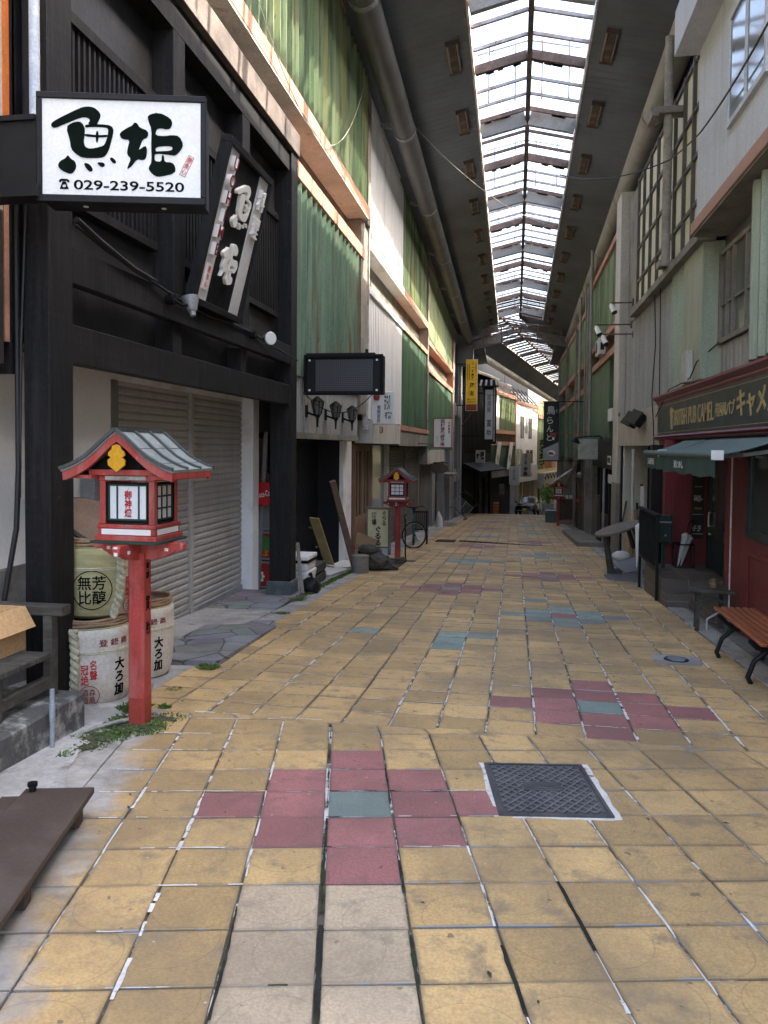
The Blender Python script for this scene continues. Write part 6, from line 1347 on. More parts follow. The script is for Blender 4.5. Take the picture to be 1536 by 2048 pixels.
# upper storeys above the pub
t = thing('gallery_building', 'building above the pub with pale upper cladding, green ribs and a gridded gallery', 'building', (3, 11, 2.5))
mb = MB(); mb.box(2.75, 8, -2.0, 13.0, 2.48, 4.4); mb.box(2.62, 8, -2.0, 19.4, 4.47, 7.4); mb.box(3.1, 8, -2.0, 19.3, 7.4, 9.6); mb.box(3.1, 8, -2, 6.0, 9.6, 10.6); mb.build('wall', m_cem, t)  # last box is unseen extra height, added to block the sun
mb = MB(); mb.box(2.30, 2.62, 1.0, 10.85, 4.56, 7.25); mb.build('upper_cladding', m_bwall, t)
mb = MB(); mb.ribs(1.0, 10.85, 4.56, 7.2, 2.305, .165, .004, -1, sharp=.06); mb.build('upper_ribs', m_bwall, t)
mb = MB(); mb.box(2.27, 2.62, -1.9, 11.05, 4.40, 4.555); mb.build('beam', M('faded pink beam', (.38, .215, .16), .75, .1, 1.6, .2, 40), t, bevel=.006)
mb = MB(); mb.box(2.29, 2.75, 1.0, 11.0, 4.37, 4.399); mb.box(2.36, 2.6, 11.05, 17.3, 4.34, 4.46); mb.build('soffit', m_cem, t)
mb = MB(); mb.box(2.0, 2.62, 1.0, 10.95, 6.72, 7.3); mb.build('eave_box', m_bwall, t)
mb = MB(); mb.box(2.27, 2.292, 7.95, 9.2, 5.15, 6.25); w = mb.build('window', m_glassl, t)
mb = MB()
for a, b, c, d in ((7.9, 9.26, 6.25, 6.31), (7.9, 9.26, 5.09, 5.15), (7.9, 7.95, 5.15, 6.25), (9.2, 9.26, 5.15, 6.25), (8.55, 8.6, 5.15, 6.25)): mb.box(2.255, 2.30, a, b, c, d)
mb.build('frame', m_bwall, w)
# gallery panels
gy = [10.9, 11.7, 12.35, 13.0, 13.75, 14.5, 15.3, 16.1, 16.9, 17.6]; gzs = [4.5, 5.15, 5.85, 6.55, 7.3]
for i in range(len(gy)-1):
    mb = MB()
    for k in range(len(gzs)-1): mb.box(2.585, 2.605, gy[i]+.03, gy[i+1]-.03, gzs[k]+.03, gzs[k+1]-.03)
    mb.build('gallery_panel', m_gallp, t)
mb = MB()
for y in gy: mb.box(2.53, 2.62, y-.03, y+.03, 4.47, 7.35)
for z in gzs: mb.box(2.545, 2.615, 10.9, 17.6, z-.03, z+.03)
mb.build('gallery_grid', M('brown grey steel grid', (.085, .075, .062), .7, .25, 3, .15), t)
# lower facade : window bay and green ribs
mb = MB(); mb.ribs(1.0, 9.0, 2.50, 4.36, 2.50, .30, .09, -1); mb.build('green_ribs', m_paleg, t)
mb = MB(); mb.box(2.46, 2.75, 11.15, 12.35, 2.50, 4.36); mb.build('green_pier', m_paleg, t, bevel=.01)
mb = MB(); mb.ribs(12.38, 13.4, 2.50, 4.34, 2.52, .17, .06, -1); mb.build('green_ribs', m_paleg, t)
mb = MB(); mb.ribs(9.02, 11.15, 2.48, 2.95, 2.72, .20, .012, -1); mb.build('bay_cladding', m_grib, t)
mb = MB(); mb.box(2.70, 2.745, 9.2, 11.1, 3.02, 4.12); w = mb.build('window', m_glassl, t)
mb = MB()
for a, b, c, d in ((9.1, 11.15, 4.12, 4.18), (9.1, 11.15, 2.96, 3.02), (9.14, 9.2, 3.02, 4.12), (11.05, 11.12, 3.02, 4.12), (9.85, 9.91, 3.02, 4.12), (10.42, 10.47, 3.02, 4.12), (10.72, 10.76, 3.02, 4.12)): mb.box(2.66, 2.70, a, b, c, d)
mb.box(2.67, 2.69, 9.2, 11.05, 3.45, 3.48); mb.build('frame', m_cem, w)
mb = MB(); mb.cyl((2.34, 13.2, 4.46), (2.34, 13.2, 8.1), .07, n=14); mb.box(2.22, 2.46, 13.05, 13.35, 4.46, 4.56); mb.build('column', m_colc, label='round concrete arcade column standing on the ledge before the gridded gallery', cat='column', smooth=True)
mb = MB(); mb.box(2.05, 2.62, 13.05, 13.30, 6.86, 6.96); mb.box(2.05, 2.15, 12.95, 13.4, 6.78, 6.86); mb.build('crossarm', m_cem, label='dark crossarm plate clamped round the concrete column', cat='bracket')
mb = MB(); mb.box(2.36, 2.46, 11.18, 11.52, 2.62, 2.95) if 0 else mb.box(2.36, 2.46, 11.6, 11.95, 2.50, 2.95); mb.build('junction_box', m_cream, label='cream electrical box on the cornice over the pub sign', cat='electrical box', bevel=.012)
# grey ribbed building with the passage
t = thing('ribbed_building', 'grey ribbed building with an open passage beyond the pub', 'building', (3, 16.5, gz(16.5)))
mb = MB(); mb.box(2.56, 8, 13.42, 19.3, 2.36, 4.33); mb.box(3.7, 8, 13.6, 19.3, -1.2, 2.36); mb.build('wall', m_cem, t)
mb = MB(); mb.ribs(13.42, 18.9, 2.33, 4.33, 2.55, .20, .045, -1); mb.build('ribbed_cladding', m_grib, t)
mb = MB(); mb.box(2.44, 2.9, 13.96, 19.4, 1.62, 2.325); mb.build('lintel', M('beige lintel', (.36, .335, .285), .85, .1, 1.2, .2, 40, dirt=(.24, .22, .19), dscale=1.4, dthr=.62), t)
mb = MB(); mb.box(2.50, 3.02, 18.7, 18.9, -1.1, 1.62); mb.build('passage_wall', m_cream, t)
mb = MB(); mb.box(3.02, 3.7, 18.6, 18.7, -1.1, 1.62); mb.box(3.62, 3.69, 13.8, 18.6, -1.1, 1.62); mb.build('passage_door', m_darkin, t)
mb = MB(); mb.box(2.46, 2.52, 18.9, 19.05, -1.1, 1.62); mb.build('passage_frame', m_blackm, t)
mb = MB(); mb.box(2.2, 3.7, 13.2, 13.42, -.9, 1.62); mb.build('side_wall', m_darkin, t)
# cream pillar
t = thing('cream_pillar', 'tall cracked cream pillar with a grey foot between the ribbed and green buildings', 'pillar', (2.6, 19.8, gz(19.8)))
mb = MB(); mb.box(2.42, 2.80, 19.42, 20.3, .72, 7.65); mb.build('shaft', m_cream, t, bevel=.01)
mb = MB(); mb.box(2.41, 2.80, 19.40, 20.3, -1.2, .72); mb.build('foot', m_cem, t, bevel=.01)
# things in front of the passage
t = thing('tilted_table', 'round weathered wooden table tilted over on the paving by the passage', 'table', (1.95, 15, gz(15)))
TT = Matrix.Translation((1.90, 15.0, .085)) @ Matrix.Rotation(R(-19), 4, 'Y') @ Matrix.Rotation(R(3), 4, 'X')
mb = MB(TT); mb.lathe([(0, 0), (.42, 0), (.43, -.02), (.42, -.045), (0, -.045)], (0, 0, 0), 36); mb.build('tabletop', m_tablew, t)
for a, e in (((1.68, 14.9, -.02), (1.80, 14.75, gz(14.8)+.03)), ((2.15, 14.95, .15), (2.36, 14.9, -.30)), ((2.1, 15.3, .15), (2.28, 15.5, -.35)), ((1.70, 15.2, -.02), (1.82, 15.4, gz(15.4)))):
    mb = MB(); mb.bar(a, e, .06, .06); mb.build('leg', m_oldw, t)
mb = MB(); mb.box(1.72, 1.95, 14.6, 14.9, gz(14.7), gz(14.7)+.10); mb.build('foot_block', m_oldw, t)
mb = MB(); mb.add([(2.05, 14.9, gz(15)+.04), (2.62, 14.9, gz(15)+.16), (2.62, 16.9, gz(17)+.20), (2.05, 16.9, gz(17)+.04), (2.05, 14.9, gz(15)+.0), (2.62, 14.9, gz(15)+.0), (2.62, 16.9, gz(17)), (2.05, 16.9, gz(17))], [(0, 1, 2, 3), (4, 5, 1, 0), (5, 6, 2, 1), (6, 7, 3, 2), (7, 4, 0, 3)]); mb.build('ramp_plate', m_chk, label='blue grey chequer plate ramp leading into the passage behind the table', cat='ramp')
mb = MB(); mb.box(1.62, 2.2, 13.6, 14.45, gz(14), gz(14)+.03); mb.T = None; mb.build('floor_plate', m_chk, label='chequer plate lying flat on the paving beside the railing', cat='plate')
t = thing('burlap_bundle', 'burlap wrapped bundle with two bottle necks leaning on the cream passage wall', 'bundle', (2.65, 18.2, gz(18.2)))
mb = MB(); mb.tube([(2.62, 18.2, gz(18.2)), (2.63, 18.22, -.5), (2.66, 18.25, -.1), (2.68, 18.3, .18)], [.15, .14, .13, .09], 12); random.seed(8); mb.v = [(x+random.uniform(-.015, .015), y+random.uniform(-.015, .015), z) for x, y, z in mb.v]; mb.build('wrap', M('burlap', (.33, .22, .12), .9, .25, 6, .5, 50), t)
mb = MB()
for x in (2.64, 2.74): mb.cyl((x, 18.28, .15), (x, 18.28, .34), .025, n=8)
mb.build('neck', m_blackm, t)
mb = MB(); mb.bar((2.82, 18.4, gz(18)), (2.88, 18.6, .75), .05); mb.bar((2.40, 18.3, -.3), (2.55, 18.6, .35), .03); mb.build('stick', m_oldw, label='dark sticks leaning behind the burlap bundle', cat='sticks')
mb = MB(); mb.ball((2.38, 18.0, gz(18)+.08), .22, .2, .13, 12); mb.v = [(x, y, max(z, gz(18)+.005)) for x, y, z in mb.v]; mb.build('sandbag', m_signg, label='pale sandbag lying at the foot of the cream passage wall', cat='sandbag', smooth=True)
mb = MB(); mb.tube([(2.25, 15.6, 1.55), (2.25, 15.6, .6), (2.26, 15.5, -.2)], .028, 8); mb.build('conduit', m_cream, label='pale banded pipe hanging at the near edge of the passage', cat='pipe', smooth=True)
t = thing('floodlights', 'pair of black floodlights fixed on the beige lintel', 'floodlight', (2.35, 15.9, 2.1))
for y in (15.55, 16.25):
    mb = MB(Matrix.Translation((2.30, y, 2.12)) @ Matrix.Rotation(R(35), 4, 'Y') @ Matrix.Rotation(R(20), 4, 'Z')); mb.box(-.07, .07, -.19, .19, -.13, .13); mb.box(-.09, -.07, -.21, .21, -.15, .15); mb.build('head', m_blackm, t, bevel=.01)
mb = MB(); mb.box(2.34, 2.44, 15.7, 16.1, 2.10, 2.18); mb.build('bracket', m_blackm, t)
mb = MB(); mb.box(1.72, 2.40, 21.75, 28.5, -1.6, gz(21.9)+.13); mb.v = [(x, y, z if z < -1.5 else gz(y)+.13) for x, y, z in mb.v]; mb.build('concrete_step', m_cem, label='long low concrete step in front of the black shop on the right', cat='step', bevel=.01)
# arm spotlights
def armspot(x0, x1, y, z, label):
    t = thing('arm_spotlight', label, 'spotlight', (x0, y, z), 'white spotlights on long arms')
    mb = MB(); mb.bar((x1, y, z), (x0, y, z), .028); mb.box(x1-.01, x1+.02, y-.07, y+.07, z-.07, z+.07); mb.build('arm', m_rust, t)
    d = Vector((.35, -.25, -.9)).normalized(); p = Vector((x0, y, z-.02)); mb = MB(); mb.tube([p, p+d*.05, p+d*.17, p+d*.21], [.025, .05, .055, .065], 14); mb.build('lamp_head', m_signw, t, smooth=True)
    mb = MB(); mb.tube([p+d*.208, p+d*.25], [.066, .055], 14); mb.build('lens', m_blackm, t)
armspot(2.05, 2.52, 18.0, 4.78, 'topmost white spotlight on a rusty arm by the ribbed building')
armspot(1.74, 2.50, 18.0, 4.30, 'middle white spotlight on the longest rusty arm')
armspot(1.86, 2.52, 17.8, 4.06, 'lowest white spotlight on an arm by the ribbed building')
# ---- right louvred buildings further along
t = thing('louvred_building', 'green louvred building behind the cream pillar on the right', 'building', (3, 24.5, gz(24)))
mb = MB(); mb.box(2.85, 8, 19.41, 28.3, -1.8, 7.3); mb.box(3.3, 8, 19.3, 28.3, 7.3, 9.2); mb.build('wall', m_cem, t)
mb = MB(); mb.box(2.5, 2.85, 20.35, 28.2, 6.95, 7.12); mb.build('beam', m_pinkd, t)
mb = MB(); mb.ribs(20.4, 28.1, 4.86, 6.95, 2.62, .23, .05, -1); mb.build('louvre_panel', m_greenp, t)
mb = MB(); mb.box(2.5, 2.85, 20.35, 28.2, 4.70, 4.86); mb.build('beam', m_pinkd, t)
mb = MB(); mb.box(2.5, 2.85, 20.35, 28.2, 4.05, 4.23); mb.build('beam', m_pinkd, t)
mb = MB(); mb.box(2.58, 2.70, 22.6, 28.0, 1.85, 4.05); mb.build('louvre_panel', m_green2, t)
mb = MB(); mb.box(2.72, 2.84, 20.5, 22.3, 1.9, 4.0); w = mb.build('window', m_glass, t)
mb = MB(); mb.box(2.68, 2.72, 21.3, 21.4, 1.9, 4.0); mb.box(2.68, 2.72, 20.4, 22.4, 2.6, 2.68); mb.build('frame', m_wood, w)
mb = MB(); mb.box(2.46, 2.85, 28.2, 28.55, -1.5, 7.2); mb.build('pilaster', m_cem, t)
mb = MB(); mb.box(2.50, 2.85, 20.4, 26.2, 1.0, 1.84); fa = mb.build('black_fascia', m_blackm, t)
mb = MB(); mb.box(2.485, 2.50, 21.2, 21.95, 1.12, 1.36); mb.box(2.52, 2.56, 21.1, 22.0, .62, .85); pl = mb.build('name_plate', m_signg, fa)
mb = MB(); mb.text('ITOYA', .55, .14, (2.483, 21.55, 1.24), NY, Z_, .004); mb.build('lettering', m_ink, pl)
mb = MB()
for y in (20.6, 21.6, 22.5, 23.6, 24.6, 25.6): mb.box(2.60, 2.70, y-.05, y+.05, -1.5, 1.0)
mb.build('door_frame', m_blackm, t)
mb = MB(); mb.box(2.70, 2.80, 20.4, 28.2, -1.5, 1.0); mb.build('shop_glass', m_glass, t)
mb = MB(); mb.box(2.56, 2.66, 23.0, 23.9, -1.35, -.35); mb.build('door_panel', m_booth, t)
mb = MB(); mb.box(2.55, 2.68, 24.9, 25.3, -1.4, .1); mb.build('door_panel', m_booth, t)
mb = MB(); mb.cyl((2.50, 22.75, -1.3), (2.50, 22.75, 1.0), .035, n=10); mb.build('steel_post', m_steel, t)
t = thing('louvred_building', 'farthest green building on the right behind the black banner', 'building', (3, 36, gz(36)))
mb = MB(); mb.box(2.75, 8, 28.56, 46, -2.6, 7.2); mb.box(3.3, 8, 28.3, 48, 7.2, 9.0); mb.build('wall', m_cem, t)
for y0, y1 in ((28.6, 33.2), (33.6, 39.0), (39.3, 46)):
    mb = MB(); mb.box(2.48, 2.75, y0, y1, 4.55, 4.75); mb.box(2.48, 2.75, y0, y1, 3.55, 3.78); mb.box(2.48, 2.75, y0, y1, 6.4, 6.6); mb.build('beam', m_pinkd, t)
    mb = MB(); mb.ribs(y0+.05, y1, 4.75, 6.4, 2.56, .28, .04, -1); mb.build('louvre_panel', m_greenp, t)
    mb = MB(); mb.ribs(y0+.05, y1, 1.1, 3.55, 2.56, .28, .03, -1); mb.build('louvre_panel', m_green2, t)
    mb = MB(); mb.box(2.42, 2.75, y1, y1+.28, -2.4, 6.7); mb.build('pilaster', m_cem, t)
mb = MB()
for k, y in enumerate((28.8, 29.6, 30.5, 31.3, 32.2, 33.2)): mb.box(2.52, 2.75, y, y+.35, -1.9, 1.1)
mb.build('timber_front', m_booth, t)
mb = MB(); mb.box(2.56, 2.60, 31.6, 32.1, -.75, -.1); mb.build('notice_board', m_signg, t)
mb = MB(); mb.ball((2.53, 31.9, -.55), .09, .09, .09, 8); mb.build('fire_bell', m_inkr, t)
mb = MB(); mb.cyl((2.40, 26.4, .9), (2.40, 26.4, 8.0), .05, n=10); mb.cyl((2.36, 30.2, 1.5), (2.36, 30.2, 7.2), .05, n=10); mb.cyl((2.44, 28.9, 1.5), (2.44, 28.9, 7.4), .03, n=8)
mb.build('drain_pipes', m_pipe, label='grey vertical drain pipes on the right green buildings', cat='pipes', smooth=True)
t = thing('air_conditioner', 'white air conditioner unit on the right green building balcony', 'air conditioner', (2.4, 23.4, 4.24))
mb = MB(); mb.box(2.30, 2.50, 22.9, 23.8, 4.235, 4.69); mb.build('case', m_signg, t, bevel=.02)
mb = MB(); mb.prism([(.16*math.cos(a), .16*math.sin(a)) for a in [k*math.pi/10 for k in range(20)]], (2.299, 23.45, 4.46), NY, Z_, 0, .01); mb.box(2.35, 2.45, 22.885, 22.9, 4.35, 4.55); mb.build('fan_grille', m_blackm, t)
mb = MB(); mb.box(2.47, 2.53, 21.2, 21.9, 2.28, 2.62); mb.build('meter_cover', m_signw, label='small white cover plate on the brown wall by the cream pillar', cat='cover', bevel=.01)
t = thing('blank_box_sign', 'weathered blank white box sign hung under a black bracket', 'sign', (2.2, 24.6, 1.2))
mb = MB(); mb.box(1.93, 2.50, 24.55, 24.95, 1.22, 1.84); mb.build('box', M('peeling white sign', (.42, .42, .39), .6, .1, 3, .05, dirt=(.20, .19, .16), dscale=2.5, dthr=.55), t, bevel=.01)
mb = MB(); mb.tube([(2.55, 23.6, 1.80), (2.45, 23.6, 1.92), (2.0, 23.8, 1.90), (1.75, 23.9, 1.86)], .03, 7); mb.tube([(1.80, 23.9, 1.86), (1.76, 23.92, 1.74)], [.06, .17], 12); mb.build('lamp_bracket', m_blackm, t)
# red arm with lamp
t = thing('red_arm_lamp', 'long thin red arm with a small red lamp head over the street', 'lamp', (1.9, 27, 1.9))
mb = MB(); mb.bar((2.5, 27, 2.08), (1.30, 27, 2.06), .02); mb.bar((2.5, 27, 1.95), (2.4, 27, 2.08), .02); mb.build('arm', m_verd, t)
mb = MB(); mb.box(1.18, 1.36, 26.92, 27.08, 1.92, 2.06); mb.build('head', m_verd, t, bevel=.02)
mb = MB(); mb.box(1.25, 1.31, 26.95, 27.05, 1.83, 1.92); mb.build('bulb', m_signw, t)
# banner
t = thing('hanging_banner', 'long black hanging banner reading 鳥らんど with a pale diagonal corner', 'banner', (1.3, 30, 1.1))
mb = MB(); mb.box(1.05, 1.62, 30, 30.015, 1.09, 3.28); mb.build('cloth', m_banner, t)
mb = MB(); mb.prism([(1.055, 1.10), (1.615, 1.10), (1.615, 1.78), (1.055, 1.52)], (0, 29.998, 0), X_, Z_, 0, .006); mb.build('pale_corner', m_greyb, t)
mb = MB(); mb.text('鳥', .30, .32, (1.32, 29.998, 2.98), X_, Z_, .005, .01); mb.text('ら', .22, .26, (1.29, 29.998, 2.60), X_, Z_, .005, .01); mb.text('ん', .24, .24, (1.29, 29.998, 2.28), X_, Z_, .005, .01); mb.text('ど', .22, .26, (1.29, 29.998, 1.96), X_, Z_, .005, .01); mb.text('焼\n鳥', .05, .14, (1.53, 29.998, 2.95), X_, Z_, .005); mb.build('lettering', m_signg, t)
mb = MB(); mb.ball((1.36, 29.99, 1.36), .14, .006, .11, 14); mb.build('dish_print', m_inkw, t)
mb = MB()
for k in range(7): mb.ball((1.28+.05*(k % 4), 29.982, 1.33+.05*(k//4)), .035, .006, .03, 8)
mb.build('food_print', m_inkm, t)
mb = MB(); mb.bar((1.02, 30.01, 3.295), (2.56, 30.01, 3.295), .035); mb.bar((1.02, 30.01, 1.075), (2.56, 30.01, 1.075), .03); mb.build('rods', m_blackm, t)
# booth, boxes
t = thing('brown_booth', 'dark brown counter booth with a tilted grey roof panel on the right', 'booth', (2.5, 37.5, gz(37.5)))
mb = MB(); mb.box(2.02, 2.8, 37.2, 38.2, gz(37.2)-.1, -.86); mb.build('counter', m_booth, t)
mb = MB(); mb.box(1.98, 2.85, 37.15, 38.25, -.86, -.80); mb.build('counter_top', m_lid, t)
mb = MB()
for x, y in ((2.1, 38.1), (2.75, 38.1), (2.75, 37.3), (2.1, 37.3)): mb.bar((x, y, -.8), (x, y, .30), .05)
mb.build('post', m_steel, t)
mb = MB(); mb.bar((1.85, 37.7, -.02), (2.75, 37.7, .62), .9, .05, up=(0, 0, 1)); mb.build('roof_panel', m_steel, t)
mb = MB()
for k in range(3): mb.box(2.15+k*.2, 2.3+k*.2, 37.3, 37.4, -.80, -.64)
mb.build('leaflet_boxes', m_signg, t)
t = thing('plastic_bin', 'dark teal plastic storage box standing at the street corner', 'box', (1.72, 37.3, gz(37.3)))
mb = MB(); mb.box(1.46, 2.0, 37.0, 37.7, gz(37.3)-.02, -1.42); mb.build('tub', m_tealbox, t, bevel=.02)
mb = MB(); mb.box(1.43, 2.0, 36.97, 37.73, -1.42, -1.36); mb.build('lid', m_tealbox, t, bevel=.015)
t = thing('red_brick_ramp', 'low reddish brick ramp beside the brown booth', 'ramp', (2.4, 36.5, gz(36.5)))
mb = MB(); mb.add([(2.03, 35.8, gz(35.8)+.02), (2.9, 35.8, gz(35.8)+.06), (2.9, 37.15, gz(37)+.2), (2.03, 37.15, gz(37)+.12), (2.03, 35.8, gz(35.8)-.05), (2.9, 35.8, gz(35.8)-.05), (2.9, 37.15, gz(37)-.05), (2.03, 37.15, gz(37)-.05)], [(0, 1, 2, 3), (4, 5, 1, 0), (5, 6, 2, 1), (7, 4, 0, 3)]); mb.build('bricks', M('dull brick', (.17, .09, .075), .85, .3, 9, .3), t)
t = thing('timber_prop', 'grey timber plank slanting under the box sign on the right', 'plank', (2.3, 30.5, .3))
mb = MB(); mb.bar((1.96, 31.0, .15), (2.50, 30.2, 1.35), .16, .05); mb.build('plank', m_cem, t, bevel=.01)
mb = MB(); mb.box(2.40, 2.56, 30.1, 30.3, 1.28, 1.42); mb.build('wall_bracket', m_blackm, t)
t = thing('glass_ball_lamp', 'clear globe lamp hanging before the brown timber front', 'lamp', (2.3, 27.8, .6))
mb = MB(); mb.ball((2.24, 27.8, .62), .12, n=14); mb.build('globe', m_glassl, t, smooth=True)
mb = MB(); mb.tube([(2.24, 27.8, .74), (2.24, 27.8, 1.2), (2.5, 27.8, 1.25)], .012, 6); mb.build('stem', m_blackm, t)

# ================================================================= arcade roof
def zr(y, h): return CAMZ+h-.052*y
RX0, RX1 = -2.42, 2.68         # gutters
SX0, SX1, RG = -.905, 1.255, .175     # skylight edges, ridge
Y0, Y1 = 5.5, 39.2
t = thing('arcade_roof', 'long dark arcade roof with an open skylight frame along its middle', 'arcade roof', (.15, 20, 8.5))
def slopebox(mb, x0, x1, h0, h1, y0, y1, th, mi=0):
    vs = []
    for y in (y0, y1):
        for x, h in ((x0, h0), (x1, h1)): vs += [(x, y, zr(y, h)), (x, y, zr(y, h)+th)]
    # order: y0:(x0 lo, x0 hi, x1 lo, x1 hi), y1: ...
    mb.add(vs, [(0, 2, 3, 1), (4, 5, 7, 6), (0, 4, 6, 2), (1, 3, 7, 5), (0, 1, 5, 4), (2, 6, 7, 3)], mi)
for xa, xb, ha, hb, nm in ((RX0-.1, SX0-.02, 7.83, 8.18, 'l'), (SX1+.02, RX1+.1, 8.18, 7.83, 'r')):
    mb = MB(); n = int((Y1+2-Y0)/.22)
    vs = []; fs = []
    for k in range(n+1):                       # ribbed ceiling boards running across
        for q, dz in ((0, 0), (.15, 0), (.16, .006), (.21, .006)):
            y = Y0+k*.22+q; vs += [(xa, y, zr(y, ha)+dz), (xb, y, zr(y, hb)+dz)]
    m = len(vs)//2
    for k in range(m-1): fs.append((2*k, 2*k+2, 2*k+3, 2*k+1))
    mb.add(vs, fs); slopebox(mb, xa, xb, ha+.05, hb+.05, Y0, Y1+1.9, .05); mb.build('ceiling', m_ceil, t)
for x, s in ((SX0, -1), (SX1, 1)):
    mb = MB(); slopebox(mb, x-.02, x+.02, 8.16, 8.16, Y0, Y1 if s < 0 else Y1-.4, .16); mb.build('skylight_edge', m_edge, t)
mb = MB(); slopebox(mb, RG-.05, RG+.05, 8.36, 8.36, Y0, Y1, .14); mb.build('ridge_beam', m_rust, t)
def gable(y, dz, w, h, mat, name, par=t, jag=0):
    mb = MB()
    for x in (SX0+.02, SX1-.02): mb.bar((x, y, zr(y, 8.20)+dz), (RG-.05 if x < RG else RG+.05, y, zr(y, 8.44)+dz), w, h)
    if jag:
        random.seed(int(y*7))
        for x in (SX0+.04, SX1-.04):
            e = RG-.05 if x < RG else RG+.05
            for k in range(5):
                u = random.uniform(0, .8); v = u+random.uniform(.1, .2); a = Vector((x, y+.03, zr(y, 8.2)+dz)).lerp(Vector((e, y+.03, zr(y, 8.44)+dz)), u); b = Vector((x, y+.03, zr(y, 8.2)+dz)).lerp(Vector((e, y+.03, zr(y, 8.44)+dz)), min(v, 1)); mb.bar(a-Z_*h*.6, b-Z_*h*.55, .012, random.uniform(.03, .07))
    return mb.build(name, mat, par)
y = 18.25-4.75*4
PER = 4.75
g0 = 18.25
k = -3
while g0+k*PER < Y1-1:
    g = g0+k*PER
    if g > Y0+.3: gable(g, .0, .12, .36, m_girder, 'girder'); gable(g-.18, .12, .05, .09, m_rust, 'rusted_flashing', jag=1)
    for d in (.75, 1.5):
        if Y0 < g+d < Y1: gable(g+d, .04, .06, .06, m_rail if k % 2 else m_rust, 'purlin')
    if Y0 < g+2.3 < Y1: gable(g+2.22, .03, .10, .17, m_rust, 'double_beam', jag=1); gable(g+2.34, .14, .16, .06, m_girder, 'double_beam')
    for d in (3.1, 3.75):
        if Y0 < g+d < Y1: gable(g+d, .05, .055, .055, m_rail, 'purlin')
    # catwalk railing above the bay
    yr = g+3.45
    if Y0 < yr < Y1:
        mb = MB()
        for zz in (.62, 1.02):
            for x, e in ((SX0, RG), (SX1, RG)): mb.bar((x, yr, zr(yr, 8.18)+zz), (e, yr, zr(yr, 8.42)+zz), .026)
        for i in range(4):
            x = SX0+.25+i*(SX1-SX0-.5)/3; mb.bar((x, yr, zr(yr, 8.2)), (x, yr, zr(yr, 8.42)+1.0), .034)
        mb.build('catwalk_rail', m_rail, t)
    if k >= 3:
        mb = MB()
        for q in range(7):
            yy = g+2.6+q*.22
            if yy < Y1:
                for x, e in ((SX0, RG), (SX1, RG)): mb.bar((x, yy, zr(yy, 8.26)), (e, yy, zr(yy, 8.50)), .12, .02)
        if mb.v: mb.build('brown_slats', m_poly, t)
    k += 1
# gutters (big grey tubes), with joints and straps
for x in (RX0, RX1):
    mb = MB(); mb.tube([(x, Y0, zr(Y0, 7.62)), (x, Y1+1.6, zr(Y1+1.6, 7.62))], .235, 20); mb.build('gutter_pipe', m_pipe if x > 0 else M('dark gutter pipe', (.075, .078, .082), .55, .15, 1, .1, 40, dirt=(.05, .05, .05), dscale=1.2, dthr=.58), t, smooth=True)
    mb = MB()
    for q in range(9):
        yy = Y0+2+q*4.6; mb.tube([(x, yy-.05, zr(yy-.05, 7.62)), (x, yy+.05, zr(yy+.05, 7.62))], .25, 20); mb.bar((x, yy, zr(yy, 7.62)), (x+(.5 if x > 0 else -.5), yy, zr(yy, 7.75)), .08)
    mb.build('pipe_strap', m_girder, t)
mb = MB(); slopebox(mb, RX0-1.6, RX0-.08, 8.1, 7.95, Y0, Y1+3, .06); slopebox(mb, RX1+.08, RX1+1.2, 7.95, 8.1, Y0, Y1+3, .06); mb.build('sky_gap_backing', m_ceil, t)  # added dark backing that closes the sky gaps outside the gutters
# end of the roof : slatted skirt and the haunched end girder
mb = MB()
for q in range(13):
    u = q/12; yy = 39.3+u*1.5; hh_ = 8.10-.52*u
    for a, b, da, db in ((-1.7, RG, -.16, .10), (RG, 2.25, .10, -.16)): mb.bar((a, yy, zr(yy, hh_+da)), (b, yy, zr(yy, hh_+db)), .07, .025)
mb.build('brown_slats', m_poly, t)
mb = MB()
for x in (-1.7, -.75, RG, 1.05, 2.2): mb.bar((x, 39.3, zr(39.3, 8.05-(.14 if abs(x-RG) > 1 else 0))), (x, 40.85, zr(40.85, 7.55-(.14 if abs(x-RG) > 1 else 0))), .05)
mb.build('skirt_rib', m_rail, t)
end = [(-2.3, 6.62), (-1.8, 6.73), (-.67, 6.99), (-.67, 7.36), (.35, 7.56), (1.28, 7.36), (1.28, 6.97), (2.4, 6.75), (2.7, 6.68), (2.7, 7.22), (1.31, 7.44), (.35, 7.66), (-.67, 7.44), (-2.3, 7.05)]
mb = MB(); mb.prism(end, (0, 41, 0), X_, Z_, -.15, .15); mb.build('end_girder', m_girder, t)
mb = MB(); 
for a, b in (((-2.3, 7.07), (.35, 7.70)), ((.35, 7.70), (2.7, 7.24))): mb.bar((a[0], 40.9, a[1]), (b[0], 40.9, b[1]), .12, .09)
mb.build('end_flashing', m_rust, t)
mb = MB(); mb.box(-3.0, -2.2, 40.7, 41.3, 5.8, 7.3); mb.box(-3.3, -2.95, 40.8, 41.2, -2.2, 7.3); mb.build('end_post', m_girder, t)
mb = MB(); slopebox(mb, -4.3, -1.7, 7.3, 7.6, 41.16, 48, .06); slopebox(mb, 2.0, 4, 7.5, 7.3, 41.16, 48, .06); mb.build('ceiling', m_ceil, t)
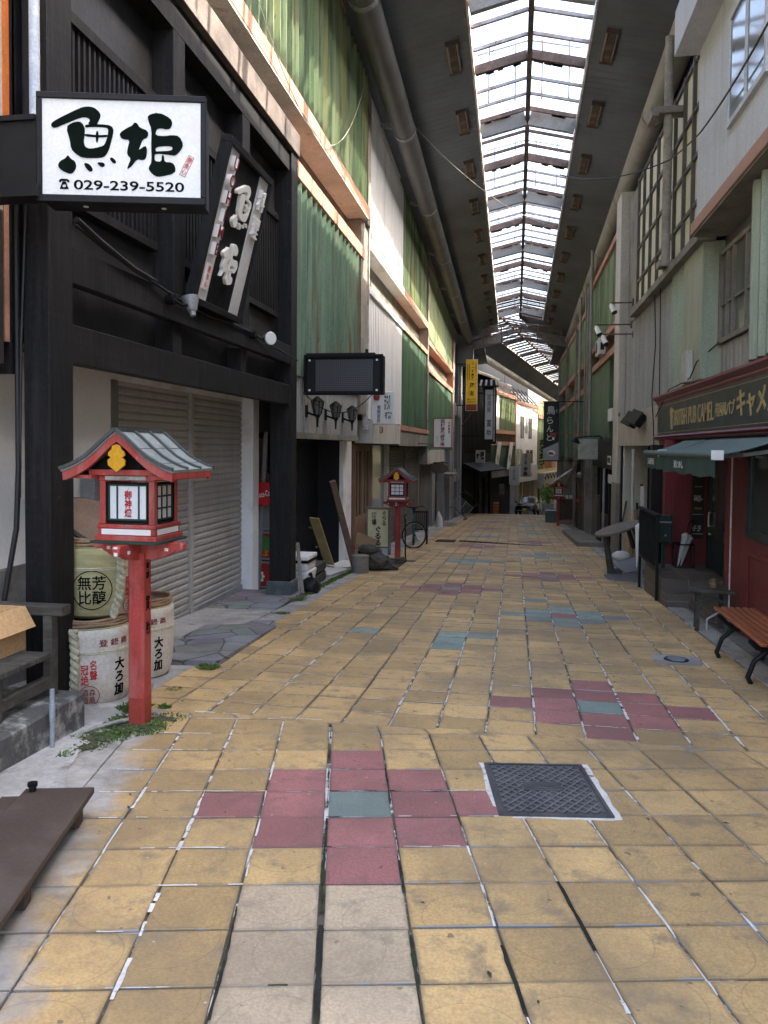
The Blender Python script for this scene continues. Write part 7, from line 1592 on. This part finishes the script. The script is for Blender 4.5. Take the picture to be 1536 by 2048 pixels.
# rusty lamps on the ceiling
def ceillamp():
    t = thing('ceiling_lamp', 'rusty two tube lamp on the dark arcade ceiling', 'ceiling lamp', (0, 0, 0), 'rusty tube lamps along the arcade ceiling')
    mb = MB(); mb.prism([(-.10, 0), (.10, 0), (.06, -.06), (-.06, -.06)], (0, 0, 0), X_, Z_, -.50, .50); mb.build('housing', m_rustl, t)
    mb = MB()
    for x in (-.09, .09): mb.cyl((x, -.48, -.04), (x, .48, -.04), .022, n=8)
    mb.build('tube', M('dirty lamp tube', (.14, .10, .07), .5, .3, 8, .05), t)
    for yy in (-.52, .50): mb = MB(); mb.box(-.12, .12, yy, yy+.02, -.085, 0); mb.build('end_cap', m_rust, t)
    return t
proto = ceillamp(); first = True
for side, x in (('left', -1.24), ('right', 1.60)):
    n = 0; yy = 14.9
    while yy < 38.6:
        h = 7.83+.35*((x-(RX0-.1))/(SX0-RX0+.08)) if x < 0 else 7.83+.35*((RX1+.1-x)/(RX1-SX1+.08))
        if first: c = proto; first = False
        else: c = dup(proto)
        c.location = (x, yy, zr(yy, h)-.003); c.rotation_euler.x = math.atan(-.052); c.rotation_euler.y = (-.21 if x < 0 else .21)
        n += 1
        c['label'] = ('%s rusty tube lamp from the street mouth on the %s half of the arcade ceiling' % (['nearest', 'second', 'third', 'fourth', 'fifth', 'sixth', 'seventh', 'eighth', 'ninth', 'tenth', 'eleventh', 'twelfth', 'thirteenth'][n-1], side))
        yy += 2.6
# ================================================================= the second stretch, bending right by 12 degrees
O2 = Vector((-2.9, 45, 0)); al = R(12)
FT = Matrix.Translation(O2) @ Matrix.Rotation(-al, 4, 'Z')      # local: x = out into the street, y = along
def W2(x, y, z): return FT @ Vector((x, y, z))
def part2(fn, name, mat, par, **k): mb = MB(FT); fn(mb); return mb.build(name, mat, par, **k)
# roof of the second stretch
t = thing('arcade_roof', 'second arcade roof bending away to the right beyond the first one', 'arcade roof', W2(2.5, 12, 7))
def zz2(y, z0): return z0-.045*y
def sb2(mb, x0, x1, z0, z1, y0, y1, th):
    vs = []
    for y in (y0, y1):
        for x, z in ((x0, z0), (x1, z1)): vs += [(x, y, zz2(y, z)), (x, y, zz2(y, z)+th)]
    mb.add(vs, [(0, 2, 3, 1), (4, 5, 7, 6), (0, 4, 6, 2), (1, 3, 7, 5), (0, 1, 5, 4), (2, 6, 7, 3)])
part2(lambda m: (sb2(m, .3, 1.38, 7.35, 8.12, -2.5, 46, .08), sb2(m, 3.95, 6.2, 8.12, 7.4, -5, 46, .08)), 'ceiling', m_ceil, t)
part2(lambda m: (sb2(m, 1.36, 1.42, 8.0, 8.0, -2.0, 46, .16), sb2(m, 3.9, 3.96, 8.0, 8.0, -4, 46, .16)), 'skylight_edge', m_edge, t)
part2(lambda m: sb2(m, 2.6, 2.72, 8.3, 8.3, -3, 46, .12), 'ridge_beam', m_rust, t)
def bars2(m):
    for k in range(58):
        y = -2+k*.80; w = .62 if k % 4 == 0 else (.34 if k % 2 else .48)
        for a, b, za, zb_ in ((1.4, 2.62, 8.12, 8.4), (2.7, 3.93, 8.4, 8.12)): m.bar((a, y, zz2(y, za)), (b, y, zz2(y, zb_)), w, .05)
part2(bars2, 'brown_slats', m_poly, t)
def bars3(m):
    for k in range(9):
        y = -1+k*4.6
        for a, b, za, zb_ in ((1.4, 2.62, 8.0, 8.28), (2.7, 3.93, 8.28, 8.0)): m.bar((a, y, zz2(y, za)), (b, y, zz2(y, zb_)), .12, .16)
    for x in (1.8, 2.2, 3.1, 3.5): m.bar((x, -2, zz2(-2, 8.33)), (x, 44, zz2(44, 8.33)), .03)
part2(bars3, 'rafter', m_rust, t)
part2(lambda m: m.tube([(.36, -2.5, zz2(-2.5, 7.12)), (.36, 44, zz2(44, 7.12))], .23, 14), 'gutter_pipe', m_pipe, t, smooth=True)
# black tiled-eave house
t = thing('black_timber_house', 'black timber house with a tiled canopy at the bend of the street', 'building', W2(0, 3.5, -2.6))
part2(lambda m: (m.box(-5, 0, -.2, 6.6, .55, 6.1), m.box(-5, -.6, -1.5, 6.6, 6.1, 7.6), m.box(-5, -.8, -.2, 6.6, -3.4, .55)), 'wall', m_black, t)
def bat(m):
    for k in range(22): m.box(0, .03, .1+k*.3, .16+k*.3, 1.2, 6.0)
part2(bat, 'battens', m_blackm, t)
part2(lambda m: m.prism([(-.1, .50), (1.0, .12), (1.05, .20), (-.1, .70)], (0, -.1, 0), X_, Z_, -6.7, 0), 'tiled_canopy', m_black, t)
part2(lambda m: [m.cyl((1.02, .05+k*.27, .16), (-.05, .05+k*.27, .60), .05, n=6) for k in range(25)], 'roof_tiles', m_black, t)
part2(lambda m: (m.box(-.85, -.78, .5, 2.4, -2.7, .3), m.box(-.85, -.78, 3.2, 6.0, -2.9, .3)), 'lattice_front', m_darkin, t)
for y in (0, 2.7, 6.3): part2(lambda m: m.box(-.1, .05, y, y+.18, -3.2, .5), 'post', m_black, t)
part2(lambda m: m.prism([(-.2, 6.1), (.5, 5.9), (.5, 6.0), (-.2, 6.35)], (0, -.1, 0), X_, Z_, -6.7, 0), 'eave', m_cem, t)
# plaque
t = thing('brush_plaque', 'square white plaque with two black brush characters on the black house', 'sign', W2(.4, 2.5, .7))
part2(lambda m: m.box(.05, .62, 2.50, 2.58, .64, 1.40), 'plaque', m_signw, t)
mb = MB(); p = W2(.46, 2.498, 1.08); q = FT.to_3x3() @ X_; mb.text('嬉', .25, .50, p, q, Z_, .01, .03); p = W2(.20, 2.498, 1.02); mb.text('野', .2, .30, p, q, Z_, .01, .03); mb.build('brush_lettering', m_ink, t)
# tall izakaya sign with a small tiled roof
t = thing('izakaya_sign', 'tall white lantern sign reading 居酒屋 寅助 under a small tiled roof', 'sign', (-1.4, 44, 2))
mb = MB(); mb.box(-1.76, -1.05, 44.02, 44.3, 1.75, 4.95); mb.build('case', m_blackm, t)
mb = MB(); mb.box(-1.67, -1.24, 44.0, 44.02, 2.02, 4.78); mb.build('face', m_signw, t)
mb = MB(); mb.box(-1.20, -1.12, 43.99, 44.02, 1.9, 4.9); mb.build('edge_strip', m_edge, t)
mb = MB(); mb.text('居\n酒\n屋', .22, .95, (-1.46, 43.998, 4.0), X_, Z_, .006, .0); mb.text('寅', .26, .42, (-1.45, 43.998, 2.92), X_, Z_, .006, .01); mb.text('助', .25, .32, (-1.46, 43.998, 2.40), X_, Z_, .006, .01); mb.build('lettering', m_ink, t)
mb = MB(); mb.prism([(-1.98, 4.98), (-.92, 4.98), (-1.02, 5.30), (-1.88, 5.30)], (0, 44.5, 0), X_, Z_, 0, .75); mb.build('little_roof', m_lid, t)
mb = MB()
for k in range(7): mb.bar((-1.93+k*.15, 43.70, 5.0), (-1.86+k*.13, 43.76, 5.31), .10, .03, up=(0, 1, 0), mi=k % 2)
mb.build('roof_tiles', [m_signw, m_blackm], t)
mb = MB(); mb.bar((-3.2, 44.2, 4.6), (-1.76, 44.2, 4.6), .06); mb.bar((-3.2, 44.2, 2.2), (-1.76, 44.2, 2.2), .06); mb.build('bracket', m_blackm, t)
# green building of the second stretch
t = thing('louvred_building', 'green louvred building facing the bend with two salmon balconies', 'building', W2(0, 10, -2.9))
part2(lambda m: (m.box(-6, -.35, 6.65, 14.1, -.4, 6.2), m.box(-6, -.6, 6.65, 14.1, -4, -.4)), 'wall', m_cem, t)
part2(lambda m: m.box(-6, -.9, 6.65, 14.2, 6.2, 7.4), 'dark_attic', m_black, t)
part2(lambda m: m.box(-.35, 0, 6.7, 14.0, 5.12, 5.38), 'beam', m_pink, t)
part2(lambda m: m.box(-.35, 0, 6.7, 14.0, 2.52, 2.78), 'beam', m_pink, t)
part2(lambda m: m.box(-.35, 0, 6.7, 14.0, 1.72, 1.98), 'beam', m_pink, t)
def r2(y0, y1, z0, z1):
    def f(m): m.ribs(y0, y1, z0, z1, -.09, .3, .04)
    return f
part2(r2(9.0, 14.0, 2.78, 5.12), 'louvre_panel', m_greenp, t)
part2(r2(6.7, 14.0, .05, 1.72), 'louvre_panel', m_green2, t)
part2(lambda m: m.box(-.3, -.05, 6.7, 9.0, 2.78, 5.1), 'side_wall', m_whitew, t)
part2(lambda m: m.box(-.05, -.03, 7.4, 8.1, 3.0, 4.4), 'window', m_glass, t)
part2(lambda m: (m.box(-.35, .02, 14.0, 14.28, -1, 5.6),), 'pilaster', m_pinkd, t)
part2(lambda m: m.box(-.6, .05, 6.7, 14.1, -.45, 0.0), 'shop_fascia', m_cem, t)
part2(lambda m: m.box(-.5, -.4, 6.7, 14.1, -4, -.45), 'shop_front', m_darkin, t)
def banner2(y0, lab, dz):
    t = thing('slanting_banner', lab, 'banner', W2(.5, y0, 0), 'slanting white banners on the green building')
    part2(lambda m: m.prism([(y0, .15+dz), (y0+1.0, .15+dz), (y0+2.0, 2.05+dz), (y0+.9, 2.05+dz)], (.15, 0, 0), Y_, Z_, 0, .02), 'cloth', m_signw, t)
    part2(lambda m: (m.ball((.18, y0+.95, .9+dz), .01, .34, .3, 10),), 'print', m_cream, t)
    part2(lambda m: m.bar((.16, y0+.8, 2.10+dz), (.16, y0+2.1, 2.10+dz), .04), 'rod', m_blackm, t)
banner2(6.9, 'slanting white banner nearer the tall izakaya sign', -.1); banner2(10.6, 'slanting white banner nearer the white building', -.1)
# white building
t = thing('white_building', 'white building with dark slit windows and a large printed panel below', 'building', W2(0, 18.5, -3.6))
part2(lambda m: (m.box(-6, -.02, 14.3, 23.0, -1.0, 4.83), m.box(-6, -1.4, 14.3, 23, -4.9, -1.0)), 'wall', m_whitew, t)
part2(lambda m: m.box(-6, -.9, 14.3, 23.2, 4.83, 7.0), 'dark_attic', m_black, t)
for k in range(6): part2(lambda m: m.box(-.9, -.86, 15+k*1.3, 16+k*1.3, 5.3, 5.95), 'attic_pane', m_glassl, t)
part2(lambda m: m.box(-.6, .04, 14.3, 23.1, 4.83, 5.10), 'beam', m_pink, t)
for y0, y1, z0, z1 in ((16.0, 17.1, 2.3, 3.98), (17.9, 18.4, 2.7, 3.9), (19.2, 20.3, 2.3, 3.94), (14.7, 16.6, .30, 1.45), (18.2, 20.9, .30, 1.40)):
    w = part2(lambda m: m.box(-.02, .01, y0, y1, z0, z1), 'window', m_glass, t)
    part2(lambda m: (m.box(.01, .03, y0-.06, y0, z0-.06, z1+.06), m.box(.01, .03, y1, y1+.06, z0-.06, z1+.06), m.box(.01, .03, (y0+y1)/2-.04, (y0+y1)/2+.04, z0, z1)), 'frame', m_whitew, w)
part2(lambda m: m.prism([(14.3, -1.05), (22.6, -1.10), (22.6, .15), (14.3, .30)], (.06, 0, 0), Y_, Z_, 0, .06), 'printed_panel', m_bwall, t)
part2(lambda m: [m.box(.12, .125, 16.8+k*1.3, 17.7+k*1.3, -.75, -.45) for k in range(3)], 'panel_print', m_pinkd, t)
for k in range(5): part2(lambda m: m.bar((-.8, 15+k*1.6, 6.2), (.1, 15.4+k*1.6, 5.1), .06), 'roof_strut', m_blackm, t)
part2(lambda m: (m.box(-1.38, -1.3, 14.5, 17.6, -4.6, -1.0), m.box(-1.38, -1.3, 18.4, 20.6, -4.6, -1.2)), 'shop_glass', m_glass, t)
for y in (14.4, 17.8, 21.0, 22.7): part2(lambda m: m.box(-.4, -.2, y, y+.25, -4.9, -1.0), 'post', m_cream, t)
# vertical sign on the white building
t = thing('goldfish_sign', 'narrow beige vertical sign reading 金魚 on the white building', 'sign', W2(.4, 15.5, -.5))
part2(lambda m: m.box(.25, 1.0, 15.0, 15.2, -.62, 1.15), 'panel', m_cream, t)
mb = MB(); q = FT.to_3x3() @ X_; mb.text('金\n魚', .38, .72, W2(.62, 14.99, -.2), q, Z_, .01, .02); mb.text('酒\nと\n肴', .22, .8, W2(.62, 14.99, .7), q, Z_, .01); mb.build('lettering', m_ink, t)
# hanging sign, box sign, small lanterns in front of the green building
t = thing('white_box_sign', 'white vertical box sign under the green building fascia', 'sign', W2(.7, 11.2, -1.3))
part2(lambda m: m.box(.25, .95, 11.0, 11.2, -1.05, .25), 'box', m_signw, t)
mb = MB(); mb.text('炭\n火\n焼', .2, .75, W2(.6, 10.99, -.35), q, Z_, .01); mb.build('lettering', m_inkm, t)
t = thing('dark_hanging_sign', 'dark rounded hanging sign with pale letters by the shop doors', 'sign', W2(.6, 8.0, -1.5))
part2(lambda m: m.box(.30, .70, 7.5, 7.65, -1.55, -.85), 'plaque', M('dim sign', (.10, .10, .10), .6), t, bevel=.08, seg=3)
mb = MB(); mb.text('おでん', .09, .5, W2(.5, 7.49, -1.2), q, Z_, .01) if 0 else mb.text('お\nで\nん', .14, .5, W2(.5, 7.49, -1.2), q, Z_, .01); mb.build('lettering', m_signg, t)
t = thing('white_floor_sign', 'tall pale illuminated floor sign beside the parked car', 'sign', W2(.9, 12, -3.2))
part2(lambda m: m.box(.10, .46, 12.0, 12.2, -3.2, -1.1), 'box', m_signg, t)
part2(lambda m: (m.box(.15, .41, 11.98, 12.0, -2.5, -1.6),), 'face', m_signw, t)
# far yellow building and what is beyond
t = thing('yellow_building', 'sunlit cream yellow building at the far end of the street', 'building', W2(0, 28, -4.5))
part2(lambda m: (m.box(-6, -.1, 23.2, 36, -5, 5.2),), 'wall', m_yelb, t)
part2(lambda m: m.box(-.5, .02, 23.2, 36, 4.1, 4.4), 'beam', m_pink, t)
part2(r2(23.3, 26.5, -.3, 4.0), 'louvre_panel', m_greenp, t)
part2(lambda m: (m.box(-.1, -.03, 27.5, 29.5, -.3, 2.6), m.box(-.1, -.03, 31, 33, -.3, 2.6)), 'shutter', m_pinkd, t)
part2(lambda m: (m.box(-.1, .6, 23.2, 34, -1.9, -.6),), 'shop_fascia', m_cream, t)
part2(lambda m: [m.ball((.62, 23.6+k*.8, -1.0+(.2 if k % 2 else 0)), .05, .22, .16, 6) for k in range(9)], 'bunting', m_ink, t)
part2(lambda m: (m.box(-.1, .1, 24, 27, -4.9, -1.9), m.box(-.1, .1, 29, 33, -4.9, -1.9)), 'shop_glass', m_glassl, t)
t = thing('orange_signboard', 'orange brown hanging signboard with dark lettering near the black banner', 'sign', W2(.8, 23.4, 1.0))
part2(lambda m: m.box(.4, 1.15, 23.4, 23.6, -.1, 2.5), 'panel', M('orange brown sign', (.50, .24, .10), .6), t)
mb = MB(); mb.text('ま\nる\nま\nつ', .5, 2.2, W2(.3, 23.39, 1.2), q, Z_, .01, .03); mb.build('lettering', m_ink, t)
t = thing('far_building', 'pale sunlit building closing the street in the distance', 'building', (14, 98, -4.5))
mb = MB(FT); mb.box(-4, 14, 46, 54, -6, 7); mb.build('wall', m_yelb, t)
mb = MB(FT)
for i in range(5):
    for j in range(3): mb.box(-2+i*3, -.6+i*3, 45.95, 46, -2+j*3, -.4+j*3)
mb.build('window', m_glass, t)
t = thing('right_corner_building', 'pale building on the right side of the bending street', 'building', W2(7, 22, -4))
mb = MB(FT); mb.box(5.6, 10, 1.4, 45, -6, 8.6); mb.build('wall', m_yelb, t)  # mostly hidden; moved in and raised to block sun at the bend
mb = MB(FT)
for k in range(8): mb.box(5.56, 5.6, 8+k*4.4, 10+k*4.4, 1, 3)
mb.build('window', m_glass, t)
# orange crate lantern, small things at the crest
t = thing('orange_lantern', 'bright orange paper lantern box standing at the crest of the street', 'lantern', (-.95, 50.5, gz(50.5)))
mb = MB(); mb.box(-1.33, -.95, 50.3, 50.7, gz(50.5)+.05, gz(50.5)+.78); mb.build('body', m_oran, t, bevel=.08, seg=2)
mb = MB()
for z in (.25, .5, .72): mb.box(-1.34, -.94, 50.29, 50.71, gz(50.5)+z*.85, gz(50.5)+z*.85+.04)
mb.box(-1.22, -1.05, 50.4, 50.6, gz(50.5)+.78, gz(50.5)+.88); mb.build('bands', m_rust, t)
def foliage(c, r, n, l, mat, par, name='foliage', sd=1):
    random.seed(sd); mb = MB(); c = Vector(c)
    for k in range(n):
        d = Vector((random.gauss(0, 1), random.gauss(0, 1), random.gauss(0, 1))).normalized(); p = c+Vector((d.x*r[0], d.y*r[1], d.z*r[2]))*random.uniform(.35, 1)**.7
        a = Vector((random.gauss(0, 1), random.gauss(0, 1), random.gauss(0, .6)-.3)).normalized()*l; s = a.cross(Vector((random.gauss(0, 1), random.gauss(0, 1), random.gauss(0, 1)))).normalized()*l*.22
        mb.add([p-a*.5, p+s, p+a*.5, p-s], [(0, 1, 2, 3)])
    return mb.build(name, mat, par)
t = thing('bamboo_plant', 'sunlit feathery bamboo plant standing in a tall pale pot', 'plant', (2.45, 58, gz(58)))
mb = MB(); mb.lathe([(0, 0), (.34, 0), (.42, .9), (.36, .9), (.34, .8), (0, .8)], (2.45, 58, gz(58)), 14); mb.build('pot', m_signg, t)
mb = MB(); random.seed(5)
for k in range(9): mb.tube([(2.45, 58, gz(58)+.8), (2.45+random.uniform(-.3, .3), 58+random.uniform(-.3, .3), gz(58)+1.9), (2.45+random.uniform(-.6, .6), 58+random.uniform(-.4, .4), gz(58)+random.uniform(1.8, 2.2))], .018, 5)
mb.build('stems', m_leafb, t)
foliage((2.45, 58, gz(58)+1.65), (.62, .55, .75), 420, .28, m_leafb, t, sd=6)
# parked car
car = thing('parked_car', 'black parked car with a yellow number plate facing the camera', 'car', (0, 0, 0))
sec = [(-1.80, [(.30, .62), (.62, .62), (.80, .60)]), ]
def loft(rows, mat, name, par, smooth=True, bevel=0):
    vs = []; fs = []; n = len(rows[0])
    for r in rows: vs += r
    for i in range(len(rows)-1):
        for k in range(n-1): fs.append((i*n+k, i*n+k+1, (i+1)*n+k+1, (i+1)*n+k))
    fs += [tuple(range(n-1, -1, -1)), tuple(range((len(rows)-1)*n, len(rows)*n))]
    mb = MB(); mb.add(vs, fs); return mb.build(name, mat, par, smooth=smooth, bevel=bevel)
def xs(y, prof): return [(-w, y, z) for w, z in prof]+[(w, y, z) for w, z in reversed(prof)]
body = loft([xs(-1.78, [(.55, .32), (.70, .42), (.70, .62), (.62, .74)]), xs(-1.70, [(.62, .26), (.79, .40), (.80, .68), (.70, .84)]), xs(-1.2, [(.66, .24), (.84, .42), (.84, .78), (.74, .96)]), xs(-.75, [(.66, .24), (.84, .42), (.845, .84), (.76, 1.02)]), xs(1.2, [(.66, .24), (.84, .42), (.845, .88), (.77, 1.04)]), xs(1.72, [(.62, .30), (.80, .45), (.80, .88), (.74, 1.02)]), xs(1.80, [(.55, .36), (.72, .5), (.72, .8), (.66, .95)])], m_car, 'body', car)
loft([xs(-.70, [(.72, 1.0), (.71, 1.03)]), xs(-.15, [(.70, 1.0), (.60, 1.56)]), xs(.4, [(.70, 1.0), (.61, 1.64)]), xs(1.3, [(.70, 1.0), (.60, 1.60)]), xs(1.75, [(.68, 1.0), (.62, 1.10)])], m_car, 'cabin', car)
mb = MB(); mb.add([(-.63, -.67, 1.06), (.63, -.67, 1.06), (.55, -.19, 1.53), (-.55, -.19, 1.53)], [(0, 1, 2, 3)]); mb.build('windscreen', m_glass, car)
for s in (-1, 1):
    mb = MB(); f = [(s*.725, -.42, 1.08), (s*.73, 1.45, 1.08), (s*.635, 1.2, 1.52), (s*.635, -.02, 1.52)]; mb.add(f, [(0, 1, 2, 3) if s > 0 else (3, 2, 1, 0)]); mb.build('side_window', m_glass, car)
    mb = MB(); mb.box(s*.62-.14, s*.62+.14, -1.76, -1.62, .66, .80); mb.build('headlight', m_signg, car, bevel=.03)
    mb = MB(); mb.box(s*.93-.09, s*.93+.09, -.55, -.42, 1.0, 1.14); mb.build('mirror', m_car, car, bevel=.03)
    for y in (-1.12, 1.15):
        mb = MB(); mb.tube([(s*.70, y, .31), (s*.86, y, .31)], .31, 20); w = mb.build('wheel', m_rub, car, smooth=True)
        mb = MB(); mb.tube([(s*.85, y, .31), (s*.868, y, .31)], [.20, .17], 12); mb.build('rim', m_steel, w)
mb = MB(); mb.box(-.45, .45, -1.80, -1.70, .55, .72); mb.build('grille', m_blackm, car, bevel=.02)
mb = MB(); mb.box(-.16, .16, -1.815, -1.79, .38, .54); mb.build('number_plate', m_yell, car)
mb = MB(); mb.box(-.62, .62, -1.80, -1.72, .30, .36); mb.build('bumper_strip', m_steel, car)
car.location = (.95, 56.5, gz(56.5)+.03); car.rotation_euler = (math.atan(-.09), 0, R(-9)); car.scale = (.83, .83, .83)

# ================================================================= overhead wires
def wire(pts, r, label, m=m_cable):
    P = [Vector(p) for p in pts]; Q = []
    for i in range(len(P)-1):
        for k in range(8): Q.append(P[i].lerp(P[i+1], k/8))
    Q.append(P[-1])
    mb = MB(); mb.tube(Q, r, 5); mb.build('wire', m, label=label, cat='wire')
def sag(a, b, s, n=14): 
    a = Vector(a); b = Vector(b); return [a.lerp(b, k/n)-Z_*s*4*(k/n)*(1-k/n) for k in range(n+1)]
wire(sag((-2.86, 7.6, 6.9), (-2.82, 10.6, 5.9), .25)+sag((-2.82, 10.6, 5.9), (-2.85, 14.4, 8.2), .55)[1:], .006, 'thin pale wire drooping across the green louvres', m_cableg)
wire(sag((-2.6, 16.2, 8.7), (1.0, 23.0, 7.9), .45), .006, 'thin wire crossing under the arcade skylight', m_cableg)
wire(sag((.73, 14.5, 6.46), (2.2, 12.3, 5.85), .16)+sag((2.2, 12.3, 5.85), (2.2, 10.28, 5.46), .02)[1:]+sag((2.2, 10.28, 5.46), (2.2, 7.4, 5.42), .06)[1:], .011, 'black wire running past the concrete column to the pale cladding')
wire([(2.42, 14.6, 4.3), (2.44, 14.55, 3.4), (2.42, 14.7, 2.5), (2.43, 14.5, 1.9), (2.40, 14.2, 1.3)], .010, 'black cable hanging down the grey ribbed cladding')
wire([(2.42, 14.05, 4.3), (2.44, 14.1, 3.2), (2.43, 14.0, 2.45)], .009, 'second black cable down the edge of the green ribs')
wire([(2.36, 13.9, 2.1), (2.40, 13.0, 2.50), (2.36, 12.0, 2.50), (2.40, 11.5, 2.55), (2.44, 11.3, 2.75), (2.68, 11.0, 3.0)], .009, 'black cable trailing over the pub cornice to the junction box')
wire(sag((2.45, 19.3, 2.4), (2.46, 22.8, 1.86), .35), .016, 'thick black cable drooping from the lintel past the cream pillar')
wire(sag((-2.9, 10.5, 2.3), (-2.0, 11.1, 2.35), .30), .008, 'black cable looped below the dotted lamp panel')
wire(sag((-2.85, 24, 1.3), (-2.2, 40, 3.3), .2), .012, 'black cable along the left shop canopies')
wire(sag((-2.5, 41, 4.6), (2.4, 38, 3.6), .15), .010, 'thin wire across the street below the second roof')
wire([(2.40, 30.5, 5.2), (2.36, 30.5, 3.0), (2.38, 30.4, 1.2), (2.42, 30.6, .4)], .05, 'bundle of black cables down the right green building')
wire(sag((-.6, 14.5, 8.75), (-.35, 13.2, 8.55), .25)+sag((-.35, 13.2, 8.55), (.15, 12.8, 9.0), .2)[1:], .006, 'thin looping wire under the nearest skylight bars', m_cableg)
